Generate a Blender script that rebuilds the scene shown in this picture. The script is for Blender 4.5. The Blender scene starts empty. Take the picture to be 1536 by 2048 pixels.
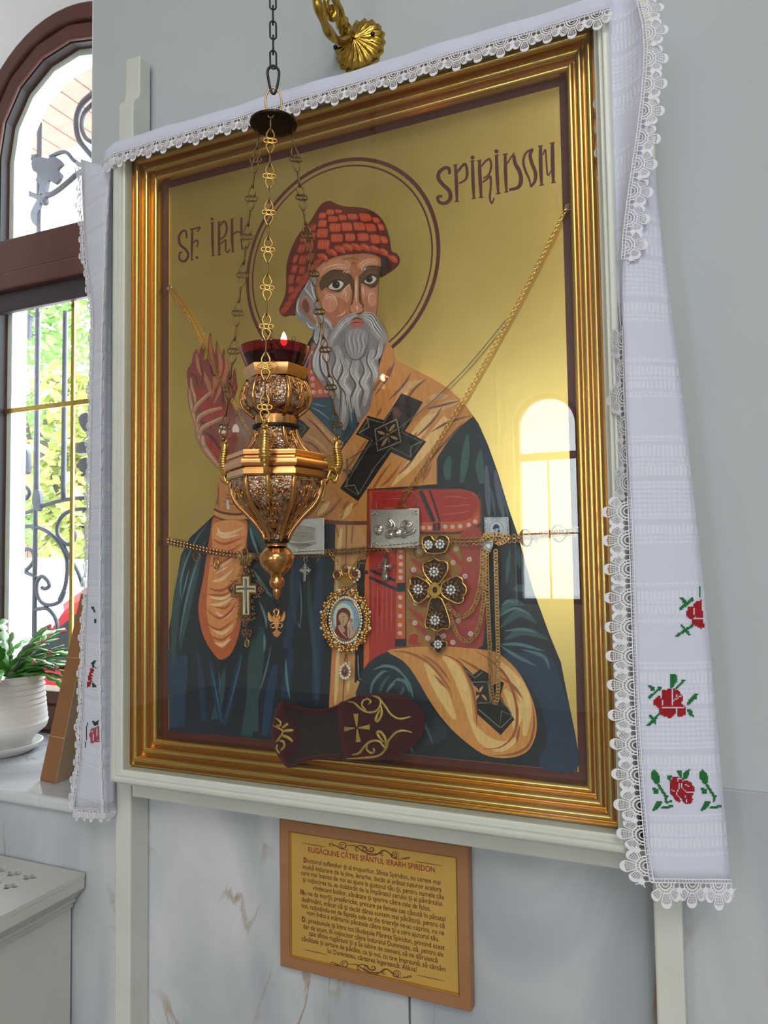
import bpy, bmesh, math, random
from mathutils import Vector, Matrix
random.seed(7)
S = bpy.context.scene
C = S.collection
# ------------------------------------------------------------------ camera
F_PX = 1500.0
RX = Vector((0.91540321, -0.03542179, -0.40097664))   # world x, y, z axes seen in camera space (x right, y down, z forward)
RY = Vector((0.402266, 0.04387378, 0.91447097))
RZ = Vector((-0.01479984, -0.99840893, 0.05441118))
CAM = Vector((0.0, -1.15, 1.45))
cd = bpy.data.cameras.new('camera'); cam = bpy.data.objects.new('camera', cd); C.objects.link(cam)
cd.sensor_fit = 'VERTICAL'; cd.sensor_height = 36.0; cd.lens = 36.0 * F_PX / 2048.0
cd.clip_start = 0.02; cd.clip_end = 200
_r = Matrix(((RX.x, -RX.y, -RX.z), (RY.x, -RY.y, -RY.z), (RZ.x, -RZ.y, -RZ.z)))
cam.matrix_world = Matrix.Translation(CAM) @ _r.to_4x4()
S.camera = cam
# ------------------------------------------------------------------ world, lights, exposure
S.view_settings.view_transform = 'Standard'; S.view_settings.look = 'None'
S.view_settings.gamma = 1.0; S.view_settings.use_curve_mapping = False
S.view_settings.exposure = -0.70
w = bpy.data.worlds.new('sky'); S.world = w; w.use_nodes = True
bg = w.node_tree.nodes['Background']; bg.inputs[0].default_value = (0.86, 0.93, 1.0, 1); bg.inputs[1].default_value = 15.0

def area(name, loc, aim, sx, sy, power, col=(1, 1, 1)):
    d = bpy.data.lights.new(name, 'AREA'); d.shape = 'RECTANGLE'; d.size = sx; d.size_y = sy
    d.energy = power; d.color = col
    o = bpy.data.objects.new(name, d); C.objects.link(o); o.location = loc
    o.rotation_euler = (Vector(aim) - Vector(loc)).to_track_quat('-Z', 'Y').to_euler()
    return o
# daylight entering by the windows of the hall; added fill light under its ceiling
area('daylight_niche_window', (-1.72, 0.75, 2.25), (-1.45, -1.2, 1.6), 0.85, 1.9, 48, (0.93, 0.97, 1.0))
area('daylight_hall_window', (-1.40, -6.35, 1.95), (-1.0, 0, 1.4), 0.62, 1.9, 24, (0.95, 0.98, 1.0))
area('daylight_hall_window_side', (1.6, -6.35, 1.95), (-0.5, 0, 1.6), 0.62, 1.9, 60, (0.95, 0.98, 1.0))
area('hall_ceiling_fill', (1.5, -4.2, 4.5), (1.2, -4.1, 0), 2.4, 2.4, 260, (1.0, 0.97, 0.93))

# ------------------------------------------------------------------ pixel rays of the photograph -> points of the place
def ray(px, py):
    c = Vector((px - 768.0, py - 1024.0, F_PX))
    return Vector((RX.dot(c), RY.dot(c), RZ.dot(c)))
def P(px, py, y):                      # point on the vertical plane at depth y (the wall is y = 0)
    d = ray(px, py); return CAM + d * ((y - CAM.y) / d.y)
def PZ(px, py, z):                     # point on the level plane at height z
    d = ray(px, py); return CAM + d * ((z - CAM.z) / d.z)
def PX(px, py, x):
    d = ray(px, py); return CAM + d * ((x - CAM.x) / d.x)

# ------------------------------------------------------------------ materials
def lin(c):
    return tuple(((v / 255.0) / 12.92 if v / 255.0 <= 0.04045 else ((v / 255.0 + 0.055) / 1.055) ** 2.4) for v in c)
M = {}
def mat(name, col, rough=0.5, metal=0.0, var=0.0, scale=30.0, bump=0.0, bscale=60.0, col2=None, coat=0.0, trans=0.0, ior=1.45, emit=None, estr=0.0, stretch=(1, 1, 1), sheen=0.0, spec=None, alpha=1.0, rvar=0.0):
    m = bpy.data.materials.new(name); m.use_nodes = True; nt = m.node_tree; b = nt.nodes['Principled BSDF']
    c = lin(col)
    b.inputs['Base Color'].default_value = (*c, 1); b.inputs['Roughness'].default_value = rough; b.inputs['Metallic'].default_value = metal
    b.inputs['Coat Weight'].default_value = coat; b.inputs['Transmission Weight'].default_value = trans; b.inputs['IOR'].default_value = ior
    b.inputs['Sheen Weight'].default_value = sheen
    if spec is not None: b.inputs['Specular IOR Level'].default_value = spec
    if emit: b.inputs['Emission Color'].default_value = (*lin(emit), 1); b.inputs['Emission Strength'].default_value = estr
    if alpha < 1: b.inputs['Alpha'].default_value = alpha
    tc = nt.nodes.new('ShaderNodeTexCoord'); mp = nt.nodes.new('ShaderNodeMapping'); mp.inputs['Scale'].default_value = stretch
    nt.links.new(tc.outputs['Object'], mp.inputs[0])
    if var > 0 or col2 or rvar > 0:
        n = nt.nodes.new('ShaderNodeTexNoise'); n.inputs['Scale'].default_value = scale; n.inputs['Detail'].default_value = 5
        nt.links.new(mp.outputs[0], n.inputs[0])
        if var > 0 or col2:
            r = nt.nodes.new('ShaderNodeMix'); r.data_type = 'RGBA'
            c2 = lin(col2) if col2 else tuple(max(0, x * (1 - var)) for x in c)
            r.inputs[6].default_value = (*c2, 1); r.inputs[7].default_value = (*c, 1)
            rr = nt.nodes.new('ShaderNodeMapRange'); rr.inputs[1].default_value = 0.35; rr.inputs[2].default_value = 0.65
            nt.links.new(n.outputs[0], rr.inputs[0]); nt.links.new(rr.outputs[0], r.inputs[0]); nt.links.new(r.outputs[2], b.inputs['Base Color'])
        if rvar > 0:
            q = nt.nodes.new('ShaderNodeMapRange'); q.inputs[1].default_value = 0.3; q.inputs[2].default_value = 0.7
            q.inputs[3].default_value = max(0.02, rough - rvar); q.inputs[4].default_value = rough + rvar
            nt.links.new(n.outputs[0], q.inputs[0]); nt.links.new(q.outputs[0], b.inputs['Roughness'])
    if bump > 0:
        n2 = nt.nodes.new('ShaderNodeTexNoise'); n2.inputs['Scale'].default_value = bscale; n2.inputs['Detail'].default_value = 4
        nt.links.new(mp.outputs[0], n2.inputs[0]); bp = nt.nodes.new('ShaderNodeBump'); bp.inputs['Strength'].default_value = bump; bp.inputs['Distance'].default_value = 0.004
        nt.links.new(n2.outputs[0], bp.inputs['Height']); nt.links.new(bp.outputs[0], b.inputs['Normal'])
    M[name] = m
    return m
def nodes(name):
    m = M[name]; return m.node_tree, m.node_tree.nodes['Principled BSDF']

# ------------------------------------------------------------------ mesh building
class MB:
    def __init__(s): s.v = []; s.f = []; s.c = []; s.col = None; s.smooth = []
    def add(s, vs, fs, sm=False):
        o = len(s.v); s.v += [tuple(v) for v in vs]; s.f += [tuple(i + o for i in f) for f in fs]; s.smooth += [sm] * len(fs)
        s.c += [s.col or (1, 1, 1)] * len(vs)
        return s
    def box(s, a, b):
        x0, y0, z0 = a; x1, y1, z1 = b
        return s.add([(x0, y0, z0), (x1, y0, z0), (x1, y1, z0), (x0, y1, z0), (x0, y0, z1), (x1, y0, z1), (x1, y1, z1), (x0, y1, z1)],
                     [(0, 3, 2, 1), (4, 5, 6, 7), (0, 1, 5, 4), (1, 2, 6, 5), (2, 3, 7, 6), (3, 0, 4, 7)])
    def tube(s, pts, r, n=6, closed=False, caps=True, flat=1.0, nrm=None):
        pts = [Vector(p) for p in pts]; k = len(pts)
        rs = r if isinstance(r, (list, tuple)) else [r] * k
        vs = []; up = None
        for i, p in enumerate(pts):
            a = pts[(i - 1) % k] if (closed or i > 0) else p
            b = pts[(i + 1) % k] if (closed or i < k - 1) else p
            t = (b - a).normalized() if (b - a).length > 1e-9 else Vector((0, 0, 1))
            if nrm is not None: u = Vector(nrm)
            elif up is None: u = t.orthogonal()
            else: u = up
            u = (u - t * u.dot(t)); u = u.normalized() if u.length > 1e-6 else t.orthogonal().normalized()
            up = u; w_ = t.cross(u)
            for j in range(n):
                q = 2 * math.pi * j / n + (math.pi / n)
                vs.append(p + u * (math.cos(q) * rs[i] * flat) + w_ * (math.sin(q) * rs[i]))
        fs = []
        for i in range(k if closed else k - 1):
            for j in range(n):
                a = i * n + j; b = i * n + (j + 1) % n; c = ((i + 1) % k) * n + (j + 1) % n; d = ((i + 1) % k) * n + j
                fs.append((a, b, c, d))
        if caps and not closed:
            fs.append(tuple(range(n))[::-1]); fs.append(tuple((k - 1) * n + j for j in range(n)))
        return s.add(vs, fs, n > 4)
    def torus(s, c, R, r, nrm=(0, 1, 0), k=20, n=6, sx=1.0, sz=1.0, rot=0.0):
        c = Vector(c); nn = Vector(nrm).normalized(); u = nn.orthogonal().normalized()
        if abs(nn.z) < 0.9: u = nn.cross(Vector((0, 0, 1))).normalized()
        v = u.cross(nn).normalized()
        pts = []
        for i in range(k):
            a = 2 * math.pi * i / k; x = R * sx * math.cos(a); z = R * sz * math.sin(a)
            x, z = x * math.cos(rot) - z * math.sin(rot), x * math.sin(rot) + z * math.cos(rot)
            pts.append(c + u * x + v * z)
        return s.tube(pts, r, n, closed=True, nrm=nn)
    def ball(s, c, r, n=8, m=6, sc=(1, 1, 1)):
        c = Vector(c); vs = [c + Vector((0, 0, r * sc[2]))]
        for i in range(1, m):
            a = math.pi * i / m
            for j in range(n):
                b = 2 * math.pi * j / n
                vs.append(c + Vector((r * sc[0] * math.sin(a) * math.cos(b), r * sc[1] * math.sin(a) * math.sin(b), r * sc[2] * math.cos(a))))
        vs.append(c - Vector((0, 0, r * sc[2]))); L = len(vs) - 1; fs = []
        for j in range(n):
            fs.append((0, 1 + j, 1 + (j + 1) % n)); fs.append((L, L - n + (j + 1) % n, L - n + j))
        for i in range(m - 2):
            for j in range(n):
                a = 1 + i * n + j; b = 1 + i * n + (j + 1) % n
                fs.append((a, a + n, b + n, b))
        return s.add(vs, fs, True)
    def lathe(s, c, prof, n=24, rot=0.0, sm=True, cap=True, axis=None):
        c = Vector(c); vs = []
        ax = Matrix.Identity(3) if axis is None else axis
        for r, z in prof:
            for j in range(n):
                a = 2 * math.pi * j / n + rot
                vs.append(c + ax @ Vector((r * math.cos(a), r * math.sin(a), z)))
        fs = []
        for i in range(len(prof) - 1):
            for j in range(n):
                a = i * n + j; b = i * n + (j + 1) % n
                fs.append((a, b, b + n, a + n))
        if cap: fs.append(tuple(range(n))[::-1]); fs.append(tuple((len(prof) - 1) * n + j for j in range(n)))
        return s.add(vs, fs, sm)
    def prism(s, pts, off):
        off = Vector(off); k = len(pts); pts = [Vector(p) for p in pts]
        return s.add(pts + [p + off for p in pts], [tuple(range(k)), tuple(range(2 * k - 1, k - 1, -1))] + [(i, i + k, (i + 1) % k + k, (i + 1) % k) for i in range(k)])
    def grid(s, rows, sm=True):
        h = len(rows); n = len(rows[0]); vs = [p for r in rows for p in r]
        return s.add(vs, [(i * n + j, i * n + j + 1, (i + 1) * n + j + 1, (i + 1) * n + j) for i in range(h - 1) for j in range(n - 1)], sm)
    def mesh(s, name, m=None, color=False):
        me = bpy.data.meshes.new(name); me.from_pydata(s.v, [], s.f)
        me.polygons.foreach_set('use_smooth', s.smooth)
        if color:
            at = me.color_attributes.new('Col', 'FLOAT_COLOR', 'POINT')
            fl = []
            for c in s.c: fl += [c[0], c[1], c[2], 1.0]
            at.data.foreach_set('color', fl)
        if m: me.materials.append(M[m] if isinstance(m, str) else m)
        me.update()
        return me
    def obj(s, name, m, parent=None, color=False, fix=True, auto=None):
        if auto: s.smooth = [True] * len(s.f)
        me = s.mesh(name, m, color)
        if fix:
            bm = bmesh.new(); bm.from_mesh(me); bmesh.ops.recalc_face_normals(bm, faces=bm.faces[:]); bm.to_mesh(me); bm.free()
        if auto: me.set_sharp_from_angle(angle=math.radians(auto))
        o = bpy.data.objects.new(name, me); C.objects.link(o)
        if parent: o.parent = parent; o.matrix_parent_inverse = parent.matrix_world.inverted()
        return o
def tag(o, label, cat, group=None, kind=None):
    o['label'] = label
    if cat: o['category'] = cat
    if group: o['group'] = group
    if kind: o['kind'] = kind
    return o
def struct(o, label=None):
    o['kind'] = 'structure'
    if label: o['label'] = label
    return o
def thing(name, loc, label, cat, group=None):
    o = bpy.data.objects.new(name, None); C.objects.link(o); o.empty_display_size = 0.02
    o.matrix_world = Matrix.Translation(Vector(loc)); o.location = loc
    return tag(o, label, cat, group)
def inst(me, name, parent, mw):
    o = bpy.data.objects.new(name, me); C.objects.link(o)
    if parent is not None: o.parent = parent; o.matrix_parent_inverse = Matrix.Translation(-parent_loc(parent))
    o.matrix_basis = mw
    return o
def parent_loc(p):
    v = Vector(p.location)
    return v
def bev(o, wd=0.002, seg=2, ang=35):
    b = o.modifiers.new('bevel', 'BEVEL'); b.width = wd; b.segments = seg; b.limit_method = 'ANGLE'; b.angle_limit = math.radians(ang)
    return o
def cr(pts, n=6, closed=False):        # smooth curve through points (any dimension)
    pts = [tuple(p) for p in pts]; k = len(pts); out = []
    if k < 3 and not closed: 
        return [tuple(a + (b - a) * i / n for a, b in zip(pts[0], pts[1])) for i in range(n + 1)] if k == 2 else pts
    for i in range(k if closed else k - 1):
        p0 = pts[(i - 1) % k] if (closed or i > 0) else pts[i]; p1 = pts[i]; p2 = pts[(i + 1) % k]; p3 = pts[(i + 2) % k] if (closed or i + 2 < k) else p2
        for j in range(n):
            t = j / n
            out.append(tuple(0.5 * (2 * b + (c - a) * t + (2 * a - 5 * b + 4 * c - d) * t * t + (3 * b - a - 3 * c + d) * t ** 3) for a, b, c, d in zip(p0, p1, p2, p3)))
    if not closed: out.append(pts[-1])
    return out
T = {'P': (0, 0, 1), 'A': (540, 380, 4.2667), 'B': (350, 640, 4.1514), 'Q': (680, 700, 4.1514), 'D': (330, 980, 3.9385), 'E': (660, 980, 3.84),
     'F': (900, 980, 3.0111), 'G': (520, 1350, 4.0421), 'H': (840, 280, 4.2667), 'I': (200, 200, 3.84),
     'J': (440, 1060, 7.68), 'K': (620, 1100, 7.3125), 'L': (800, 1050, 7.5875), 'N': (560, 1010, 5.12), 'O': (940, 1020, 6.4),
     'R': (1160, 1130, 2.8450), 'U': (440, 780, 5.4857), 'V': (540, 1620, 3.657), 'W': (600, 0, 7.68), 'X': (120, 1150, 3.8642),
     'Y': (0, 0, 3.0), 'Z': (0, 950, 2.9257), 'S': (0, 460, 3.7925)}
def px(crop, pts):
    ox, oy, s = T[crop]; return [(ox + p[0] / s, oy + p[1] / s) for p in pts]
# ================================================================== materials of the room
mat('wall_paint', (182, 189, 194), 0.85, var=0.05, scale=3.0, bump=0.06, bscale=220)
mat('plaster', (236, 238, 240), 0.85, bump=0.05, bscale=150)
mat('white_lacquer', (208, 212, 204), 0.38, var=0.05, scale=14, bump=0.05, bscale=120, coat=0.15)
mat('hall_plaster', (238, 236, 228), 0.9, var=0.04, scale=2)
mat('joint', (120, 122, 120), 0.8)
mat('floor_stone', (150, 140, 126), 0.25, var=0.2, scale=5)
mat('ceiling_paint', (232, 230, 226), 0.9, var=0.04, scale=2)
mat('brown_pvc', (98, 62, 52), 0.42, var=0.18, scale=9, stretch=(1, 1, 0.3), bump=0.05)
mat('frame_liner', (214, 222, 214), 0.5, var=0.05)
mat('brass_bar', (206, 178, 96), 0.25, metal=0.9, var=0.1)
mat('blind_box', (66, 58, 62), 0.5, var=0.1)
mat('dark_gasket', (30, 28, 30), 0.6, var=0.1)
def marble(name, seed, base=(218, 220, 224)):
    m = mat(name, base, 0.10, coat=0.2); nt, b = nodes(name); N = nt.nodes; L = nt.links
    tc = N.new('ShaderNodeTexCoord'); mp = N.new('ShaderNodeMapping'); mp.inputs['Location'].default_value = (seed * 3.1, seed * 1.7, seed); mp.inputs['Rotation'].default_value = (0, math.radians(-38), 0); mp.inputs['Scale'].default_value = (1.0, 1.0, 0.45)
    L.new(tc.outputs['Object'], mp.inputs[0])
    n1 = N.new('ShaderNodeTexNoise'); n1.inputs['Scale'].default_value = 3.2; n1.inputs['Detail'].default_value = 8; n1.inputs['Distortion'].default_value = 0.9
    L.new(mp.outputs[0], n1.inputs[0])
    r1 = N.new('ShaderNodeValToRGB'); e = r1.color_ramp.elements
    e[0].position = 0.36; e[0].color = (*lin((164, 170, 178)), 1); e[1].position = 0.62; e[1].color = (*lin((204, 207, 212)), 1)
    L.new(n1.outputs[0], r1.inputs[0])
    n2 = N.new('ShaderNodeTexNoise'); n2.inputs['Scale'].default_value = 4.4; n2.inputs['Detail'].default_value = 7; n2.inputs['Distortion'].default_value = 1.6
    L.new(mp.outputs[0], n2.inputs[0])
    r2 = N.new('ShaderNodeValToRGB'); r2.color_ramp.elements[0].position = 0.478; r2.color_ramp.elements[0].color = (0, 0, 0, 1); r2.color_ramp.elements[1].position = 0.522; r2.color_ramp.elements[1].color = (0, 0, 0, 1)
    k = r2.color_ramp.elements.new(0.50); k.color = (1, 1, 1, 1)
    L.new(n2.outputs[0], r2.inputs[0])
    n3 = N.new('ShaderNodeTexNoise'); n3.inputs['Scale'].default_value = 7.0; n3.inputs['Detail'].default_value = 3
    L.new(mp.outputs[0], n3.inputs[0])
    mr = N.new('ShaderNodeMapRange'); mr.inputs[1].default_value = 0.52; mr.inputs[2].default_value = 0.68
    L.new(n3.outputs[0], mr.inputs[0])
    mu = N.new('ShaderNodeMath'); mu.operation = 'MULTIPLY'; L.new(r2.outputs[0], mu.inputs[0]); L.new(mr.outputs[0], mu.inputs[1])
    vc = N.new('ShaderNodeMix'); vc.data_type = 'RGBA'; vc.inputs[6].default_value = (*lin((112, 108, 96)), 1); vc.inputs[7].default_value = (*lin((168, 132, 84)), 1)
    L.new(n3.outputs[0], vc.inputs[0])
    mx = N.new('ShaderNodeMix'); mx.data_type = 'RGBA'
    L.new(mu.outputs[0], mx.inputs[0]); L.new(r1.outputs[0], mx.inputs[6]); L.new(vc.outputs[2], mx.inputs[7])
    L.new(mx.outputs[2], b.inputs['Base Color'])
for i in range(5): marble('marble_%d' % i, i + 1)
marble('sill_marble', 9)
# clear sheet glass: reflects by its angle, passes the rest
m = bpy.data.materials.new('sheet_glass'); m.use_nodes = True; nt = m.node_tree; nt.nodes.clear()
o_ = nt.nodes.new('ShaderNodeOutputMaterial'); tr = nt.nodes.new('ShaderNodeBsdfTransparent'); gl = nt.nodes.new('ShaderNodeBsdfGlossy'); gl.inputs['Roughness'].default_value = 0.0
fr = nt.nodes.new('ShaderNodeFresnel'); fr.inputs[0].default_value = 1.45; mx = nt.nodes.new('ShaderNodeMixShader')
tr.inputs[0].default_value = (0.97, 0.985, 0.975, 1)
ge = nt.nodes.new('ShaderNodeNewGeometry'); ma = nt.nodes.new('ShaderNodeMath'); ma.operation = 'MULTIPLY_ADD'; ma.inputs[1].default_value = 1 / 1.45 - 1.45; ma.inputs[2].default_value = 1.45
nt.links.new(ge.outputs['Backfacing'], ma.inputs[0]); nt.links.new(ma.outputs[0], fr.inputs[0])
nt.links.new(fr.outputs[0], mx.inputs[0]); nt.links.new(tr.outputs[0], mx.inputs[1]); nt.links.new(gl.outputs[0], mx.inputs[2]); nt.links.new(mx.outputs[0], o_.inputs[0])
M['sheet_glass'] = m

# ================================================================== shell
NX, NR, NZ = -1.65, 0.487, 2.655       # window niche: centre, half width, springing height
YW = 0.42                              # inner face of the window
XL, XR, YB, ZC = -5.2, 3.6, -6.0, 4.6
def arch_pts(cx, cz, r, z0, n=20, poly=None):
    a = [(cx + r, z0)]
    for i in range(n + 1):
        t = math.pi * i / n; a.append((cx + r * math.cos(t), cz + r * math.sin(t)))
    a.append((cx - r, z0)); return a
def pierced(mb, x0, x1, z0, z1, holes, y0, y1):
    """upright slab with arched holes [(cx, cz, r, zbottom)], front face y0, back y1, reveals included"""
    xs = x0
    for (hx, hz, hr, hb) in sorted(holes):
        mb.box((xs, y0, z0), (hx - hr, y1, z1)) if hx - hr - xs > 1e-4 else None
        if hb > z0: mb.box((hx - hr, y0, z0), (hx + hr, y1, hb))
        n = 24
        for i in range(n):
            t0 = math.pi - math.pi * i / n; t1 = math.pi - math.pi * (i + 1) / n
            xa, za = hx + hr * math.cos(t0), hz + hr * math.sin(t0); xb, zb = hx + hr * math.cos(t1), hz + hr * math.sin(t1)
            mb.add([(xa, y0, za), (xb, y0, zb), (xb, y0, z1), (xa, y0, z1), (xa, y1, za), (xb, y1, zb), (xb, y1, z1), (xa, y1, z1)],
                   [(0, 1, 2, 3), (4, 7, 6, 5), (0, 4, 5, 1), (3, 2, 6, 7)])
        xs = hx + hr
    mb.box((xs, y0, z0), (x1, y1, z1))
mb = MB(); pierced(mb, XL, XR, 1.118, ZC, [(NX, NZ + .33, NR, 1.118)], 0.008, YW)
wall = struct(mb.obj('wall_icon', 'wall_paint'), 'pale grey painted wall behind the icon')
mb = MB(); mb.box((XL, 0.03, 0), (XR, YW, 0.94)); mb.box((XL, 0.03, 0.94), (NX - NR, YW, 1.118)); mb.box((NX + NR, 0.03, 0.94), (XR, YW, 1.118))
core = mb.obj('wall_core', 'joint', wall)
# marble cladding slabs (each slab its own piece)
sl = [(-4.2, -3.1, 0.944, 0), (-3.1, -2.02, 0.944, 3), (-2.02, -1.056, 0.944, 4), (-1.054, -0.474, 1.118, 1), (-0.472, 0.14, 1.118, 2), (0.142, 0.9, 1.118, 0), (0.902, 1.8, 1.118, 3)]
for i, (a, b, zt, k) in enumerate(sl):
    if b < -1.2 and a < -2: zt = 0.944
    q = MB(); q.box((a + 0.0008, 0.0, 0.10), (b - 0.0008, 0.03, zt)); bev(q.obj('marble_slab', 'marble_%d' % k, wall), 0.0012, 1)
q = MB(); q.box((-1.163, 0.0, 0.944), (-1.056, 0.03, 1.118)); q.obj('marble_slab', 'marble_4', wall)
# window wall behind the niche
mb = MB(); pierced(mb, NX - 0.75, NX + 0.75, 0.9, 3.75, [(NX, NZ, 0.372, 0.985)], YW, YW + 0.12)
struct(mb.obj('wall_window', 'plaster'), 'white plaster wall around the arched window')
mb = MB(); mb.box((XL, YB, -0.1), (XR, 0.03, 0.0)); struct(mb.obj('floor', 'floor_stone'), 'stone floor of the church')
mb = MB(); mb.box((XL, YB - 0.3, ZC), (XR, YW, ZC + 0.1)); struct(mb.obj('ceiling', 'ceiling_paint'), 'pale ceiling of the church')
mb = MB(); mb.box((XL - 0.1, YB - 0.3, 0), (XL, YW, ZC)); struct(mb.obj('wall_left', 'hall_plaster'), 'painted side wall at the far left')
mb = MB(); mb.box((XR, YB - 0.3, 0), (XR + 0.1, YW, ZC)); struct(mb.obj('wall_right', 'wall_paint'), 'painted side wall at the far right')
HW = [(-1.40, 2.62, 0.31, 0.95), (1.6, 2.62, 0.31, 0.95)]
mb = MB(); pierced(mb, XL, XR, 0, ZC, HW, YB, YB - 0.3); struct(mb.obj('wall_opposite', 'hall_plaster'), 'painted wall across the hall with arched windows')

# ================================================================== windows
mat('window_sky_glass', (235, 242, 248), 0.05)
def arch_bar(mb, cx, cz, r0, r1, zb, y0, y1, n=12):
    a0 = arch_pts(cx, cz, r0, zb, n); a1 = arch_pts(cx, cz, r1, zb, n); k = len(a0)
    vs = [(x, y0, z) for x, z in a0] + [(x, y0, z) for x, z in a1] + [(x, y1, z) for x, z in a0] + [(x, y1, z) for x, z in a1]
    fs = []
    for i in range(k - 1):
        fs += [(i, i + 1, k + i + 1, k + i), (2 * k + i, 3 * k + i, 3 * k + i + 1, 2 * k + i + 1), (i, 2 * k + i, 2 * k + i + 1, i + 1), (k + i, k + i + 1, 3 * k + i + 1, 3 * k + i)]
    fs += [(0, k, 3 * k, 2 * k), (k - 1, 3 * k - 1, 4 * k - 1, 2 * k - 1)]
    mb.add(vs, fs)
W_ = thing('window_1', (NX, YW, 0.97), 'brown arched window with gold glazing bars and iron grille', None); struct(W_)
y0 = YW - 0.03
mb = MB(); arch_bar(mb, NX, NZ, 0.378, 0.330, 0.985, y0, YW + 0.06, 28); mb.box((NX - 0.378, y0, 0.972), (NX + 0.378, YW + 0.06, 1.045)); bev(mb.obj('outer_frame', 'brown_pvc', W_), 0.006, 2)
mb = MB(); arch_bar(mb, NX, NZ, 0.330, 0.283, 2.385, y0 + 0.008, YW + 0.05, 8); bev(mb.obj('upper_sash', 'brown_pvc', W_), 0.006, 2)
mb = MB(); mb.box((NX - 0.37, y0 - 0.004, 2.285), (NX + 0.37, YW + 0.05, 2.388)); mb.box((NX - 0.33, y0 - 0.012, 2.235), (NX + 0.33, YW + 0.05, 2.285)); bev(mb.obj('transom', 'brown_pvc', W_), 0.005, 2)
mb = MB(); mb.box((NX - 0.332, y0 + 0.008, 1.045), (NX - 0.283, YW + 0.05, 2.24)); mb.box((NX + 0.283, y0 + 0.008, 1.045), (NX + 0.332, YW + 0.05, 2.24)); mb.box((NX - 0.283, y0 + 0.008, 1.045), (NX + 0.283, YW + 0.05, 1.083)); bev(mb.obj('lower_sash', 'brown_pvc', W_), 0.005, 2)
mb = MB(); mb.box((NX - 0.284, y0 + 0.012, 2.178), (NX + 0.284, y0 + 0.034, 2.236)); bev(mb.obj('blind_box', 'blind_box', W_), 0.004, 2)
mb = MB(); arch_bar(mb, NX, NZ, 0.285, 0.279, 2.388, y0 + 0.02, YW + 0.01, 8); mb.box((NX - 0.284, y0 + 0.02, 1.083), (NX - 0.279, YW + 0.01, 2.236)); mb.box((NX + 0.279, y0 + 0.02, 1.083), (NX + 0.284, YW + 0.01, 2.236)); mb.obj('gasket', 'dark_gasket', W_)
mb = MB(); arch_bar(mb, NX, NZ, 0.281, 0.262, 2.388, YW + 0.022, YW + 0.075, 8); mb.box((NX - 0.281, YW + 0.022, 1.083), (NX - 0.262, YW + 0.075, 2.236)); mb.box((NX + 0.262, YW + 0.022, 1.083), (NX + 0.281, YW + 0.075, 2.236)); mb.obj('glazing_liner', 'frame_liner', W_)
mb = MB(); mb.box((NX - 0.28, YW + 0.02, 1.08), (NX + 0.28, YW + 0.024, 2.24)); mb.obj('pane', 'sheet_glass', W_)
mb = MB(); mb.prism([(x, YW + 0.02, z) for x, z in arch_pts(NX, NZ, 0.284, 2.386, 8)], (0, 0.004, 0)); mb.obj('pane', 'sheet_glass', W_)
mb = MB(); mb.box((NX - 0.28, YW + 0.012, 1.882), (NX + 0.28, YW + 0.018, 1.896)); mb.obj('glazing_bar', 'brass_bar', W_)
mb = MB(); mb.box((NX - 0.012, YW + 0.010, 1.083), (NX + 0.000, YW + 0.016, 2.236)); mb.obj('glazing_bar', 'brass_bar', W_)
# windows across the hall (seen in the glass of the icon)
for i, (hx, hz, hr, hb) in enumerate(HW):
    W2 = thing('window_%d' % (i + 2), (hx, YB, hb), 'arched window across the hall', None); struct(W2); W2['group'] = 'windows across the hall'
    mb = MB(); arch_bar(mb, hx, hz, hr, hr - 0.045, hb, YB - 0.14, YB - 0.06, 20); mb.box((hx - hr, YB - 0.14, hb), (hx + hr, YB - 0.06, hb + 0.05)); mb.obj('window_frame', 'brown_pvc', W2)
    mb = MB(); mb.box((hx - hr + 0.04, YB - 0.12, 2.3), (hx + hr - 0.04, YB - 0.08, 2.37)); mb.obj('transom', 'brown_pvc', W2)
    mb = MB(); mb.prism([(x, YB - 0.1, z) for x, z in arch_pts(hx, hz, hr - 0.04, hb + 0.04, 16)], (0, -0.004, 0)); mb.obj('pane', 'sheet_glass', W2)
    mb = MB(); mb.box((hx - 0.008, YB - 0.105, hb + 0.05), (hx + 0.008, YB - 0.09, 2.3)); mb.obj('glazing_bar', 'brass_bar', W2)
    mb = MB(); mb.box((hx - hr + 0.045, YB - 0.105, 1.6), (hx + hr - 0.045, YB - 0.09, 1.615)); mb.obj('glazing_bar', 'brass_bar', W2)
# white plaster lining of the niche
q = MB(); n_ = 28; rows_ = []
ar = arch_pts(NX, NZ + .33, NR - .002, 0.972, n_)
for y_ in (0.0085, 0.15, 0.29, YW - 0.001): rows_.append([Vector((x, y_, z)) for x, z in ar])
q.grid(rows_, True); lin_ = q.obj('niche_lining', 'plaster', wall, fix=False); sm_ = lin_.modifiers.new('thick', 'SOLIDIFY'); sm_.thickness = .0015; sm_.offset = 0
# marble sill
mb = MB(); mb.box((NX - NR, -0.018, 0.944), (NX + NR - 0.001, YW - 0.028, 0.970))
sill = struct(bev(mb.obj('trim_1', 'sill_marble'), 0.008, 3), 'polished white marble window sill')

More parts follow.
